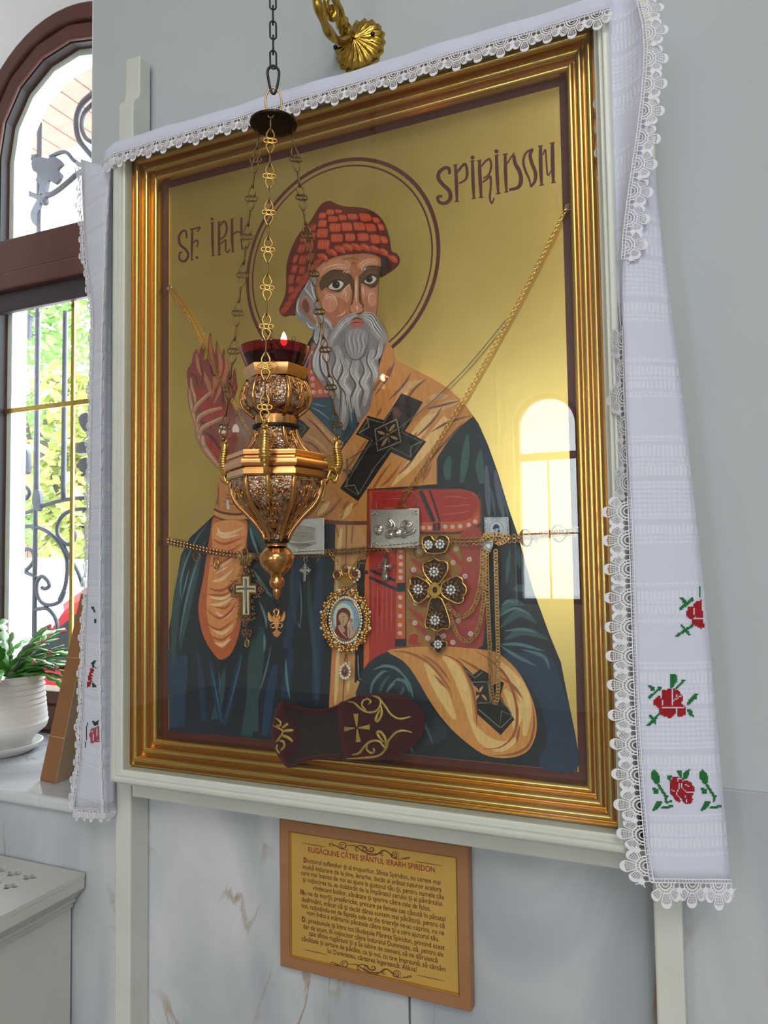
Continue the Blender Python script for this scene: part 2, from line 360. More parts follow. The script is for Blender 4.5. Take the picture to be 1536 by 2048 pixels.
# two-light wall lamp across the hall (its lit shades show in the glass)
mat('lamp_shade_lit', (255, 250, 240), 0.4, emit=(255, 246, 232), estr=9.0); mat('hall_brass', (190, 150, 80), 0.3, metal=1.0, var=0.1)
hl = thing('hall_wall_lamp', (-4.86, YB, 2.80), 'brass two light wall lamp with lit white shades across the hall', 'wall lamp')
q = MB(); q.lathe((-4.86, YB + .012, 2.76), [(.05, -.012), (.045, .0), (.02, .012), (.01, .016)], 20, axis=Matrix.Rotation(math.radians(-90), 3, 'X')); q.obj('back_plate', 'hall_brass', hl)
for sg in (-1, 1):
    q = MB(); q.tube([Vector(p) for p in cr([(-4.86, YB + .03, 2.76), (-4.86 + sg * .04, YB + .07, 2.73), (-4.86 + sg * .09, YB + .10, 2.75), (-4.86 + sg * .09, YB + .10, 2.80)], 5)], .008, 8); q.obj('arm', 'hall_brass', hl)
    q = MB(); q.lathe((-4.86 + sg * .09, YB + .10, 2.80), [(.012, 0), (.034, .004), (.038, .02), (.034, .05), (.022, .075), (.006, .09)], 18); q.obj('shade', 'lamp_shade_lit', hl)
# ================================================================== white icon stand
mat('gold_frame', (222, 182, 104), 0.25, metal=1.0, var=0.05, scale=4)
mat('maroon_paint', (84, 36, 36), 0.42, var=0.12, scale=25)
mat('board_wood', (150, 120, 90), 0.7, var=0.2)
st = thing('icon_stand', (-0.55, -0.05, 0), 'white wooden wall stand with two posts holding the glazed icon', 'icon stand')
prof = [(0, 0), (-.05, 0), (-.05, 2.322), (-.049, 2.332), (-.045, 2.340), (-.038, 2.346), (-.034, 2.353), (-.032, 2.364), (-.031, 2.437), (0, 2.437)]
for xa in (-1.0375, -0.0925):
    q = MB(); q.prism([(xa, y - 0.0005, z) for y, z in prof], (0.0365, 0, 0)); bev(q.obj('post', 'white_lacquer', st), 0.003, 2)
OX0, OX1, OZ0, OZ1 = -0.9935, -0.1065, 1.052, 2.214
GX0, GX1, GZ0, GZ1 = -0.9713, -0.1295, 1.0785, 2.1956
def rails(prof, rect, parent, name, m, cuts=True):
    """mitred rails: profile (inset, y) swept round a rectangle, one object per side"""
    x0, x1, z0, z1 = rect
    cs = lambda s_: [(x0 + s_, z0 + s_), (x1 - s_, z0 + s_), (x1 - s_, z1 - s_), (x0 + s_, z1 - s_)]
    out = []
    for k in range(4):
        q = MB(); a = [Vector((cs(s_)[k][0], y, cs(s_)[k][1])) for s_, y in prof]; b = [Vector((cs(s_)[(k + 1) % 4][0], y, cs(s_)[(k + 1) % 4][1])) for s_, y in prof]
        n = len(prof)
        q.add(a + b, [(i, (i + 1) % n, (i + 1) % n + n, i + n) for i in range(n)] + [tuple(range(n))[::-1], tuple(range(n, 2 * n))], False)
        o = q.obj(name, m, parent, auto=40)
        out.append(o)
    return out
rp = [(0, -.040), (0, -.108), (.0015, -.111), (.004, -.1125), (.009, -.1125), (.0105, -.1105), (.0115, -.1085), (.0128, -.1095), (.0150, -.1098), (.0168, -.1080), (.0175, -.1060), (.0222, -.1030), (.0222, -.040)]
rails(rp, (OX0, OX1, OZ0, OZ1), st, 'case_rail', 'white_lacquer')
q = MB(); q.box((-0.9905, -.098, 1.046), (-0.1095, -.03, 1.0515)); bev(q.obj('lower_fillet', 'white_lacquer', st), 0.002, 2)
q = MB(); q.box((-0.9895, -.060, 1.012), (-0.1000, -.0005, 1.0458)); bev(q.obj('apron', 'white_lacquer', st), 0.003, 2)
q = MB(); q.box((OX0 + .003, -.041, OZ0 + .003), (OX1 - .003, -.034, OZ1 - .003)); q.obj('backboard', 'white_lacquer', st)
q = MB(); q.box((OX0 + .02, -.1015, OZ0 + .02), (OX1 - .02, -.0985, OZ1 - .02)); q.obj('glass_pane', 'sheet_glass', st)

# ================================================================== gold framed icon
ic = thing('framed_icon', (-0.55, -0.045, 1.0785), 'gold framed painted icon of a bearded saint in a red cap', 'icon')
gp = [(-.002, -.043), (-.002, -.084), (.0008, -.0862)]
s0, yy = .0012, -.0840
for k in range(3):
    gp += [(s0, yy + .0016), (s0 + .0016, yy + .0034), (s0 + .0032, yy + .0030)]
    for t in range(11):
        a = math.pi * (1 - t / 10); gp.append((s0 + .0088 + .0054 * math.cos(a), yy + .0026 + .0016 * t / 10 - .0062 * math.sin(a)))
    s0 += .0146; yy += .0086
gp += [(.0462, -.0560), (.0462, -.043)]
for o in rails(gp, (GX0, GX1, GZ0, GZ1), ic, 'gold_rail', 'gold_frame'):
    pass
pn = MB(); pn.box((GX0 + .040, -.051, GZ0 + .040), (GX1 - .040, -.046, GZ1 - .040)); panel = pn.obj('icon_panel', 'maroon_paint', ic)
# gold leaf ground
m = mat('gold_leaf', (206, 178, 92), 0.25, metal=1.0); nt, b = nodes('gold_leaf'); N = nt.nodes; L = nt.links
tc = N.new('ShaderNodeTexCoord'); mp = N.new('ShaderNodeMapping'); mp.inputs['Scale'].default_value = (60, 1, 4); L.new(tc.outputs['Object'], mp.inputs[0])
n1 = N.new('ShaderNodeTexNoise'); n1.inputs['Scale'].default_value = 3; n1.inputs['Detail'].default_value = 6; L.new(mp.outputs[0], n1.inputs[0])
n2 = N.new('ShaderNodeTexNoise'); n2.inputs['Scale'].default_value = 9; n2.inputs['Detail'].default_value = 5; L.new(tc.outputs['Object'], n2.inputs[0])
r = N.new('ShaderNodeMapRange'); r.inputs[1].default_value = .3; r.inputs[2].default_value = .7; r.inputs[3].default_value = .29; r.inputs[4].default_value = .32; L.new(n2.outputs[0], r.inputs[0]); L.new(r.outputs[0], b.inputs['Roughness'])
bp = N.new('ShaderNodeBump'); bp.inputs['Strength'].default_value = .10; bp.inputs['Distance'].default_value = .0015; L.new(n1.outputs[0], bp.inputs['Height']); L.new(bp.outputs[0], b.inputs['Normal'])
cx_ = N.new('ShaderNodeMix'); cx_.data_type = 'RGBA'; cx_.inputs[6].default_value = (*lin((214, 180, 102)), 1); cx_.inputs[7].default_value = (*lin((236, 206, 130)), 1); L.new(n2.outputs[0], cx_.inputs[0]); L.new(cx_.outputs[2], b.inputs['Base Color'])
LX0, LX1, LZ0, LZ1 = -.9130, -.1868, 1.1362, 2.1398
q = MB(); q.box((LX0, -.0513, LZ0), (LX1, -.0509, LZ1)); q.obj('gold_ground', 'gold_leaf', panel)
# tempera paint: pigment comes with each brush shape
m = mat('tempera', (255, 255, 255), 0.38); nt, b = nodes('tempera'); N = nt.nodes; L = nt.links
at = N.new('ShaderNodeVertexColor'); at.layer_name = 'Col'
tc = N.new('ShaderNodeTexCoord'); mp = N.new('ShaderNodeMapping'); mp.inputs['Scale'].default_value = (90, 1, 22); L.new(tc.outputs['Object'], mp.inputs[0])
n1 = N.new('ShaderNodeTexNoise'); n1.inputs['Scale'].default_value = 2; n1.inputs['Detail'].default_value = 5; L.new(mp.outputs[0], n1.inputs[0])
mr = N.new('ShaderNodeMapRange'); mr.inputs[1].default_value = .3; mr.inputs[2].default_value = .7; mr.inputs[3].default_value = .86; mr.inputs[4].default_value = 1.1; L.new(n1.outputs[0], mr.inputs[0])
vm = N.new('ShaderNodeVectorMath'); vm.operation = 'SCALE'; L.new(at.outputs[0], vm.inputs[0]); L.new(mr.outputs[0], vm.inputs[3]); L.new(vm.outputs[0], b.inputs['Base Color'])
bp = N.new('ShaderNodeBump'); bp.inputs['Strength'].default_value = .08; bp.inputs['Distance'].default_value = .001; L.new(n1.outputs[0], bp.inputs['Height']); L.new(bp.outputs[0], b.inputs['Normal'])
LEV = [0]
YP = -.05135
def lev():
    LEV[0] += 1; return YP - LEV[0] * 2.5e-6
class Paint(MB):
    def __init__(s, crop='P'): super().__init__(); s.crop = crop
    def y(s): return lev()
    def poly(s, pts, col, smooth=4, crop=None):
        y = s.y(); q = px(crop or s.crop, pts)
        if smooth: q = cr(q, smooth, True)
        s.col = lin(col); s.add([P(a, b_, y) for a, b_ in q], [tuple(range(len(q)))]); return s
    def st(s, pts, wd, col, crop=None, taper=True, n=5, t0=0.12, t1=0.12):
        y = s.y(); q = cr(px(crop or s.crop, pts), n); sc = T[crop or s.crop][2]; k = len(q); hw = wd / sc / 2
        L_, R_ = [], []
        for i, p in enumerate(q):
            a = q[max(0, i - 1)]; b_ = q[min(k - 1, i + 1)]; dx, dy = b_[0] - a[0], b_[1] - a[1]; d = math.hypot(dx, dy) or 1
            t = i / (k - 1); f = 1.0
            if taper: f = min(1, t0 + (1 - t0) * min(1, t / .35)) * min(1, t1 + (1 - t1) * min(1, (1 - t) / .35))
            L_.append(P(p[0] - dy / d * hw * f, p[1] + dx / d * hw * f, y)); R_.append(P(p[0] + dy / d * hw * f, p[1] - dx / d * hw * f, y))
        s.col = lin(col); s.add(L_ + R_, [(i, i + 1, k + i + 1, k + i) for i in range(k - 1)]); return s
    def sts(s, lst, wd, col, **kw):
        for p in lst: s.st(p, wd, col, **kw)
        return s
    def dot(s, c, r, col, crop=None, ry=None, n=14):
        return s.poly([(c[0] + r * math.cos(2 * math.pi * i / n), c[1] + (ry or r) * math.sin(2 * math.pi * i / n)) for i in range(n)], col, 0, crop)
    def done(s, name): return s.obj(name, 'tempera', panel, color=True, fix=False)
MAR = (94, 42, 40)
# --- halo (true circles on the panel)
q = Paint(); y = lev(); hc = Vector((-.560, y, 1.931))
for R0, R1 in ((.1755, .1820), (.1668, .1698)):
    q.col = lin(MAR); k = 96
    q.add([hc + Vector((R0 * math.cos(2 * math.pi * i / k), 0, R0 * math.sin(2 * math.pi * i / k))) for i in range(k)] + [hc + Vector((R1 * math.cos(2 * math.pi * i / k), 0, R1 * math.sin(2 * math.pi * i / k))) for i in range(k)], [(i, (i + 1) % k, k + (i + 1) % k, k + i) for i in range(k)])
q.done('painted_halo')
# --- lettering
q = Paint('H')
def let(crop, paths, dots):
    for pts, wd in paths: q.st(pts, wd, MAR, crop=crop, t0=.75, t1=.6, n=6)
    for c, r_ in dots: q.dot(c, r_, MAR, crop=crop)
let('H', [([(252, 292), (246, 245), (212, 238), (165, 275), (158, 330), (200, 385), (250, 435), (258, 500), (215, 540), (165, 530), (150, 488), (190, 478)], 34),
  ([(302, 212), (310, 350), (316, 527)], 30), ([(282, 218), (320, 210)], 14), ([(296, 525), (334, 522)], 12), ([(316, 280), (345, 240), (385, 205), (402, 270), (390, 335), (330, 372)], 24),
  ([(447, 178), (452, 330), (460, 500)], 30), ([(426, 182), (470, 176)], 12), ([(440, 500), (480, 495)], 12),
  ([(506, 172), (512, 320), (522, 490)], 32), ([(486, 180), (525, 170)], 12), ([(502, 492), (542, 486)], 12), ([(525, 225), (560, 180), (595, 165), (608, 220), (590, 290), (540, 328)], 20), ([(535, 362), (575, 330), (602, 312), (604, 400), (596, 490), (612, 540), (634, 492)], 19),
  ([(652, 128), (658, 290), (668, 458)], 30), ([(634, 135), (675, 126)], 12), ([(646, 460), (690, 454)], 12),
  ([(727, 118), (730, 280), (738, 442)], 30), ([(706, 125), (752, 116)], 12), ([(718, 446), (758, 440)], 12), ([(742, 205), (775, 150), (805, 108)], 14), ([(800, 130), (812, 200), (850, 270), (862, 350), (835, 405), (760, 425)], 36),
  ([(965, 75), (905, 110), (882, 180), (898, 260), (930, 330), (945, 400)], 22), ([(962, 76), (940, 130), (955, 200), (985, 280), (980, 350), (942, 402)], 32),
  ([(1028, 48), (1030, 220), (1038, 385)], 34), ([(1006, 54), (1050, 46)], 12), ([(1016, 390), (1060, 380)], 12), ([(1130, 24), (1132, 200), (1138, 362)], 34), ([(1106, 30), (1152, 20)], 12), ([(1118, 366), (1160, 358)], 12), ([(1048, 130), (1070, 82), (1078, 180), (1090, 300), (1122, 255)], 15)],
 [((448, 150), 18), ((652, 97), 18)])
q.done('painted_word'); q = Paint('I')
let('I', [([(665, 1062), (660, 1012), (635, 1005), (606, 1050), (615, 1110), (660, 1150), (678, 1195), (650, 1238), (612, 1225), (612, 1175), (632, 1170)], 19),
  ([(708, 990), (706, 1100), (704, 1226)], 18), ([(690, 994), (740, 985), (772, 974)], 13), ([(772, 974), (758, 1000), (745, 1012)], 10), ([(694, 1228), (720, 1224)], 9), ([(716, 1098), (740, 1078), (752, 1090), (745, 1135)], 13),
  ([(862, 942), (864, 1060), (868, 1196)], 21), ([(848, 945), (878, 938)], 8), ([(856, 1198), (884, 1193)], 8),
  ([(914, 936), (914, 1060), (916, 1190)], 21), ([(900, 940), (930, 932)], 8), ([(902, 1192), (930, 1188)], 8), ([(922, 965), (955, 930), (974, 980), (960, 1040), (925, 1070)], 16), ([(926, 1105), (955, 1080), (966, 1080), (964, 1140), (978, 1172), (998, 1146)], 13),
  ([(1014, 914), (1014, 1040), (1020, 1165)], 21), ([(1000, 918), (1030, 910)], 8), ([(1008, 1168), (1034, 1162)], 8), ([(1022, 1036), (1050, 1012), (1082, 1022)], 12), ([(1086, 900), (1086, 1030), (1092, 1150)], 17)],
 [((744, 1210), 11), ((860, 914), 12), ((1122, 1132), 12)])
q.done('painted_word')
# --- mantle
NAVY, TEAL, BLUE, LT = (30, 40, 52), (52, 78, 84), (38, 62, 90), (96, 128, 136)
q = Paint('P')
q.poly([(786, 699), (792, 719), (824, 736), (865, 757), (897, 777), (921, 799), (935, 816), (957, 847), (976, 890), (996, 946), (1017, 1016), (1036, 1071), (1066, 1179), (1099, 1269), (1122, 1325), (1132, 1378), (1152, 1475), (1155, 1543), (338, 1460.5), (337.5, 1261), (343, 1230), (350, 1180), (362, 1110), (380, 1075), (428, 1030), (440, 960), (487, 818), (540, 765), (600, 712), (629, 664), (700, 640)], NAVY, 0)
q.sts([[(60, 1250), (70, 1500), (80, 1900)], [(150, 1300), (120, 1600), (110, 1900)]], 90, BLUE, crop='D', t0=.7, t1=1)
q.sts([[(160, 480), (90, 900), (60, 1400)], [(300, 420), (200, 800), (120, 1250)], [(470, 1400), (420, 1700), (350, 1900)]], 60, TEAL, crop='D', t0=.2)
q.sts([[(330, 275), (250, 380), (160, 580), (120, 750), (135, 890)], [(320, 400), (230, 640), (150, 950), (108, 1215)], [(190, 620), (130, 870)]], 13, LT, crop='D')
q.sts([[(250, 1260), (290, 1550), (310, 1890)], [(350, 1320), (400, 1600), (450, 1860)], [(605, 1260), (540, 1550), (465, 1860)]], 46, (36, 58, 84), crop='D', t1=.6)
q.sts([[(425, 1420), (435, 1600)], [(610, 1290), (560, 1500), (480, 1800)], [(360, 1360), (450, 1850)]], 9, (70, 106, 140), crop='D')
q.sts([[(760, 1080), (720, 1450), (640, 1940)], [(700, 1180), (690, 1500), (690, 1900)]], 90, (48, 76, 80), crop='D', t0=.4, t1=1)
q.sts([[(870, 1380), (820, 1650), (790, 1940)], [(1060, 540), (1010, 900), (960, 1250)], [(1230, 540), (1200, 1000), (1190, 1650)], [(1000, 1250), (960, 1500), (940, 1640)]], 70, (36, 60, 92), crop='D', t0=.5, t1=.8)
q.sts([[(1130, 540), (1140, 900), (1180, 1300), (1200, 1680)], [(1010, 560), (1000, 800), (1030, 1080)]], 36, (48, 78, 86), crop='D')
q.sts([[(840, 1220), (790, 1440), (740, 1600)], [(1060, 700), (1075, 900), (1065, 1080)], [(1040, 1040), (1070, 1090)], [(1190, 570), (1225, 520)]], 11, LT, crop='D')
q.sts([[(665, 270), (690, 380), (740, 520)], [(690, 620), (770, 740), (840, 850)], [(740, 870), (790, 1000), (800, 1090)], [(780, 1130), (785, 1200), (780, 1280)], [(700, 640), (790, 790), (845, 830)], [(950, 1330), (960, 1500), (985, 1650)]], 20, (92, 132, 142), crop='D')
q.sts([[(650, 250), (720, 330), (770, 420), (790, 560)]], 60, TEAL, crop='D')
q.poly([(30, 1880), (120, 1860), (420, 1800), (500, 1890), (640, 1940), (30, 1905)], (30, 44, 62), 0, crop='D')
# right side of the mantle
q.sts([[(1060, 700), (1040, 900), (1010, 1100)], [(910, 880), (890, 980), (895, 1080)], [(1170, 830), (1160, 980), (1180, 1110)]], 66, (58, 92, 90), crop='Q', t0=.2, t1=.5)
q.sts([[(1130, 640), (1250, 960), (1360, 1350)]], 40, (30, 50, 78), crop='Q')
q.sts([[(1215, 960), (1225, 1180), (1240, 1400)], [(1290, 1000), (1320, 1200), (1370, 1440)]], 46, (86, 94, 112), crop='Q', t0=.5)
q.sts([[(1250, 1130), (1290, 1380)], [(1330, 1100), (1400, 1400)]], 26, (60, 88, 104), crop='Q')
q.poly([(300, 1000), (480, 980), (610, 1010), (680, 1190), (755, 1480), (762, 1690), (540, 1668), (585, 1500), (540, 1290), (440, 1120)], (34, 58, 84), 3, crop='F')
q.sts([[(290, 770), (360, 680), (450, 690)], [(300, 830), (420, 740), (520, 800)], [(330, 900), (450, 850), (590, 900)], [(380, 600), (420, 590), (450, 610)]], 46, (58, 88, 92), crop='F')
q.sts([[(310, 700), (350, 668), (390, 680)], [(300, 760), (390, 712), (480, 750)], [(330, 850), (430, 838), (520, 860)]], 17, (92, 124, 126), crop='F')
q.sts([[(300, 932), (420, 930), (570, 972)], [(305, 940), (400, 1000), (520, 1060)], [(430, 960), (560, 1000), (600, 1080)]], 20, (84, 118, 130), crop='F')
q.sts([[(410, 330), (420, 480)], [(360, 350), (340, 560)], [(270, 400), (280, 560)]], 26, (60, 84, 96), crop='F')
q.done('painted_mantle')
# --- red collar, inner robe
q = Paint('B')
q.poly([(1100, 635), (1290, 640), (1500, 640), (1515, 900), (1400, 1012), (1330, 965), (1105, 735)], (54, 80, 98), 0)
q.sts([[(1120, 720), (1200, 760), (1290, 830)], [(1130, 690), (1260, 720)], [(1450, 700), (1470, 860)]], 12, (120, 150, 165))
q.sts([[(1420, 800), (1440, 900), (1390, 1000)]], 40, (36, 52, 66))
q.poly([(1135, 175), (1160, 230), (1180, 420), (1290, 570), (1290, 640), (1125, 642), (1100, 420)], (186, 92, 66), 0)
for c in [(368, 1390), (366, 1442), (364, 1497), (362, 1552), (364, 1610), (366, 1666), (372, 1725), (428, 1720), (480, 1716)]:
    q.dot(c, 18, (214, 176, 166), crop='A'); q.dot((c[0] + 2, c[1] + 2), 9, (190, 140, 130), crop='A')
q.done('painted_collar'); q = Paint('B')
# left stole band and sleeve behind the lamp
TAN, TANL, TAND, BRN = (208, 142, 80), (236, 194, 132), (168, 100, 56), (122, 76, 60)
q.poly([(950, 740), (1105, 735), (1330, 965), (1402, 1020), (1350, 1130), (1240, 1150), (1060, 1060), (960, 960)], (186, 132, 86), 0)
q.sts([[(1080, 800), (1200, 910), (1340, 1080)], [(1060, 1000), (1150, 1040), (1240, 1140)]], 14, BRN)
q.sts([[(1130, 800), (1230, 910), (1360, 1050)], [(1080, 950), (1180, 1010), (1280, 1110)]], 26, (206, 158, 112))
q.poly([(1010, 810), (1060, 840), (1120, 898), (1045, 990), (1000, 970)], (34, 36, 42), 0)
q.sts([[(1012, 850), (1085, 895), (1030, 960)], [(1020, 898), (1085, 896)]], 7, (120, 125, 118))
q.done('painted_stole_end'); q = Paint('B')
q.poly([(440, 700), (560, 745), (720, 840), (690, 1000), (600, 1120), (500, 1135), (430, 1010), (430, 850)], (138, 104, 98), 3)
q.poly([(470, 960), (520, 910), (575, 950), (580, 1060), (540, 1120), (490, 1090)], (132, 86, 66), 3)
q.sts([[(560, 745), (480, 830), (440, 960)], [(470, 960), (470, 1050), (500, 1110)]], 12, (96, 66, 66))
q.done('painted_sleeve_fold')
# --- stole
q = Paint('Q')
q.poly([(774, 678), (786, 699), (792, 719), (824, 736), (865, 757), (897, 777), (921, 799), (935, 816), (947, 832), (921, 852), (897, 881), (875, 914), (875, 968), (829, 972), (735, 978), (734, 1046), (650, 1043), (605, 1034), (640, 1000), (665, 945), (680, 905), (715, 855), (745, 790), (756, 740)], TAN, 0, crop='P')
q.sts([[(560, 300), (400, 600), (200, 900), (20, 1130)], [(880, 560), (700, 820), (430, 1130)], [(820, 470), (640, 700), (520, 880)]], 90, TANL, t0=.5)
q.sts([[(1010, 420), (870, 460), (720, 540)], [(700, 260), (560, 300), (470, 400)], [(900, 380), (720, 400)]], 60, (214, 168, 118))
q.sts([[(455, 90), (400, 220), (290, 380)], [(590, 190), (520, 300), (400, 420)], [(720, 240), (620, 320), (540, 440)], [(1000, 420), (840, 460), (720, 490)], [(850, 470), (760, 600), (600, 750)], [(1090, 545), (900, 600), (750, 685)], [(1030, 590), (860, 780), (640, 1040)]], 20, (128, 86, 74))
q.sts([[(420, 940), (330, 1060), (250, 1200)], [(520, 920), (420, 1060), (330, 1140)], [(640, 860), (560, 960), (480, 1040)], [(760, 950), (700, 1080)], [(720, 980), (680, 1110)], [(240, 720), (120, 900), (20, 1040)], [(350, 470), (300, 560)], [(640, 680), (590, 760)], [(160, 1260), (60, 1340), (0, 1400)], [(80, 1240), (20, 1330)]], 22, TAND)
q.sts([[(420, 130), (380, 240)], [(350, 230), (300, 300), (280, 340)]], 24, (150, 92, 62))
q.sts([[(805, 900), (806, 1110)], [(230, 1160), (225, 1420)]], 9, BRN, taper=False)
q.sts([[(1250, 45), (1150, 180), (1050, 240)], [(1390, 60), (1300, 170), (1200, 235)], [(1120, 140), (1060, 210)]], 24, TAND, crop='D')
q.sts([[(1300, 90), (1200, 200)], [(1480, 100), (1400, 230)]], 46, TANL, crop='D')
# hanging lower stole
q.poly([(671, 1046), (735, 1046), (734, 1120), (716, 1130), (713, 1360), (720, 1364), (716, 1395), (658, 1425), (664, 1300), (669, 1160)], (206, 150, 92), 0, crop='P')
q.sts([[(1430, 270), (1425, 500), (1420, 900)], [(1345, 280), (1375, 400), (1400, 480)], [(1480, 280), (1470, 420)], [(1420, 1300), (1410, 1500), (1400, 1700)]], 11, (150, 92, 66), crop='D', taper=False)
q.sts([[(1390, 300), (1370, 500), (1350, 900)], [(1365, 1250), (1350, 1500), (1340, 1700)], [(1450, 1350), (1440, 1600)]], 34, (230, 194, 134), crop='D', t0=.5)
q.sts([[(1335, 1200), (1320, 1500), (1310, 1700)]], 36, (206, 130, 78), crop='D', t0=.6, t1=1)
q.st([(650, 1043), (690, 1046), (735, 1046)], 8, (118, 72, 58), crop='P', taper=False)
q.sts([[(1020, 240), (1150, 232), (1260, 244)]], 14, (118, 72, 58), crop='D', taper=False)
q.poly([(714, 1121), (732, 1118), (730, 1200), (728, 1330), (712, 1366), (709, 1364), (711, 1250), (711, 1190), (714, 1180)], (24, 24, 28), 0, crop='P')
q.sts([[(268, 565), (225, 570), (222, 700)], [(215, 1270), (222, 1440), (240, 1450)]], 6, (150, 145, 130), crop='E', taper=False)
# black cross of the stole
q.poly([(230, 545), (130, 700), (240, 748), (0, 1150), (150, 1256), (425, 850), (592, 925), (716, 760), (540, 672), (690, 432), (510, 358), (362, 582)], (30, 30, 36), 0)
q.sts([[(240, 575), (160, 690), (270, 745), (150, 940), (40, 1130)], [(40, 1135), (150, 1205), (290, 970), (425, 808), (585, 890), (680, 765), (505, 680), (560, 590)], [(235, 570), (360, 608), (440, 480)]], 7, (112, 116, 112), taper=False, n=1)
q.sts([[(225, 560), (240, 640), (155, 690)], [(690, 755), (590, 800), (585, 885)], [(35, 1135), (120, 1120), (155, 1200)]], 10, (128, 128, 110), taper=False, n=1)
q.st([(470, 575), (505, 760), (312, 838), (290, 660), (470, 575)], 10, (140, 136, 116), taper=False, n=1)
for a, b_ in [((455, 615), (405, 680)), ((310, 675), (375, 700)), ((480, 740), (415, 715)), ((345, 800), (395, 725)), ((380, 630), (395, 675)), ((412, 775), (400, 720)), ((470, 655), (415, 690)), ((320, 750), (375, 712))]:
    q.st([a, ((a[0] + b_[0]) / 2, (a[1] + b_[1]) / 2), b_], 24 if a in ((455, 615), (310, 675), (480, 740), (345, 800)) else 7, (156, 132, 96))
q.dot((397, 702), 13, (150, 110, 80))
q.done('painted_stole')
# --- gospel book
q = Paint('E'); RED, ORG = (174, 48, 48), (204, 92, 50); PEARL = (208, 188, 178); DK = (44, 48, 54)
q.poly([(285, -6), (1010, -10), (1110, 18), (1160, 90), (1172, 500), (1172, 1195), (258, 1375), (268, 620), (280, 420)], (146, 58, 42), 0)
q.poly([(300, 8), (1050, 2), (1130, 40), (1152, 110), (1152, 250), (1080, 305), (940, 322), (300, 320)], (186, 74, 44), 0)
q.poly([(322, 14), (1050, 12), (1128, 52), (1142, 120), (1095, 205), (1010, 240), (700, 246), (322, 250)], RED, 0)
q.sts([[(350, 60), (360, 180), (352, 240)], [(400, 70), (650, 60)], [(860, 60), (960, 50), (1080, 70)], [(860, 130), (980, 120), (1110, 110)], [(850, 190), (960, 180), (1090, 160)], [(430, 120), (430, 140), (600, 120)]], 7, (204, 96, 84))
q.poly([(690, 250), (1010, 243), (1100, 212), (1150, 175), (1146, 255), (1065, 300), (940, 320), (690, 312)], ORG, 0)
q.sts([[(695, 5), (740, 110), (800, 245)]], 32, DK, taper=False); q.sts([[(765, 5), (800, 100), (845, 245)]], 13, DK, taper=False); q.sts([[(735, 10), (775, 110), (820, 240)]], 18, (190, 60, 48), taper=False)
q.sts([[(690, 328), (940, 334), (1080, 312), (1162, 258)], [(1140, 20), (1165, 110), (1166, 320)]], 16, (70, 56, 52), taper=False)
q.poly([(575, 345), (1166, 335), (1172, 1192), (575, 1200)], (158, 112, 52), 0)
q.poly([(1000, 338), (1166, 335), (1172, 1192), (800, 1198), (900, 900), (1010, 600)], (168, 66, 58), 3)
q.sts([[(610, 520), (700, 590), (760, 660)], [(605, 605), (690, 690)], [(600, 690), (700, 780), (760, 830)], [(605, 780), (700, 870), (760, 900)], [(600, 900), (690, 980), (760, 1030)], [(600, 990), (690, 1060), (740, 1110)], [(760, 520), (850, 590), (960, 700)], [(870, 430), (960, 520), (1060, 640)], [(860, 930), (960, 1040)], [(830, 1060), (880, 1120)]], 40, (172, 64, 52))
q.poly([(600, 1180), (610, 1110), (650, 1095), (690, 1120), (680, 1160), (700, 1190)], (170, 60, 50), 3)
q.st([(600, 1180), (605, 1120), (640, 1098), (685, 1115), (675, 1155), (700, 1180)], 5, (206, 150, 110))
q.poly([(512, 450), (575, 450), (580, 1200), (503, 1200)], (206, 92, 50), 0)
q.sts([[(578, 340), (580, 800), (582, 1200)], [(508, 450), (503, 800), (498, 1200)]], 9, (60, 48, 46), taper=False)
q.poly([(298, 440), (508, 448), (500, 1205), (288, 1340)], (178, 52, 48), 0)
for i in range(11):
    x = 312 + i * 18; q.st([(x, 640 + 60 * (i % 3)), (x - 2, 900), (x - 4, 1180 - 10 * i)], 5, (212, 96, 84) if i % 2 else (150, 36, 38))
q.poly([(268, 610), (298, 440), (300, 1310), (258, 1375)], (216, 104, 52), 0)
q.sts([[(308, 615), (400, 655), (500, 695)], [(300, 668), (400, 715), (512, 765)]], 24, DK, taper=False); q.dot((280, 632), 16, DK)
q.poly([(514, 715), (575, 712), (578, 780), (512, 782)], (40, 50, 60), 0); q.poly([(503, 1145), (578, 1143), (580, 1200), (500, 1202)], (40, 50, 60), 0)
q.poly([(790, 255), (848, 250), (850, 312), (792, 314)], DK, 0); q.sts([[(820, 258), (822, 310)]], 8, (190, 70, 50), taper=False)
for c in [(715, 290), (765, 290), (885, 282), (940, 282), (1000, 278), (1065, 268), (1115, 242), (543, 465), (543, 515), (543, 570), (541, 622), (541, 673), (539, 825), (539, 893), (538, 967), (538, 1037), (537, 1100)]: q.dot(c, 17, PEARL)
for c in [(968, 452), (1070, 532), (945, 557), (642, 612), (1037, 662), (655, 870), (651, 1020), (985, 1005), (750, 1137), (870, 1120), (1080, 1103), (943, 1170), (685, 470)]: q.dot(c, 20, PEARL); q.dot((c[0] + 3, c[1] + 2), 9, (188, 160, 152))
q.done('painted_gospel_book')
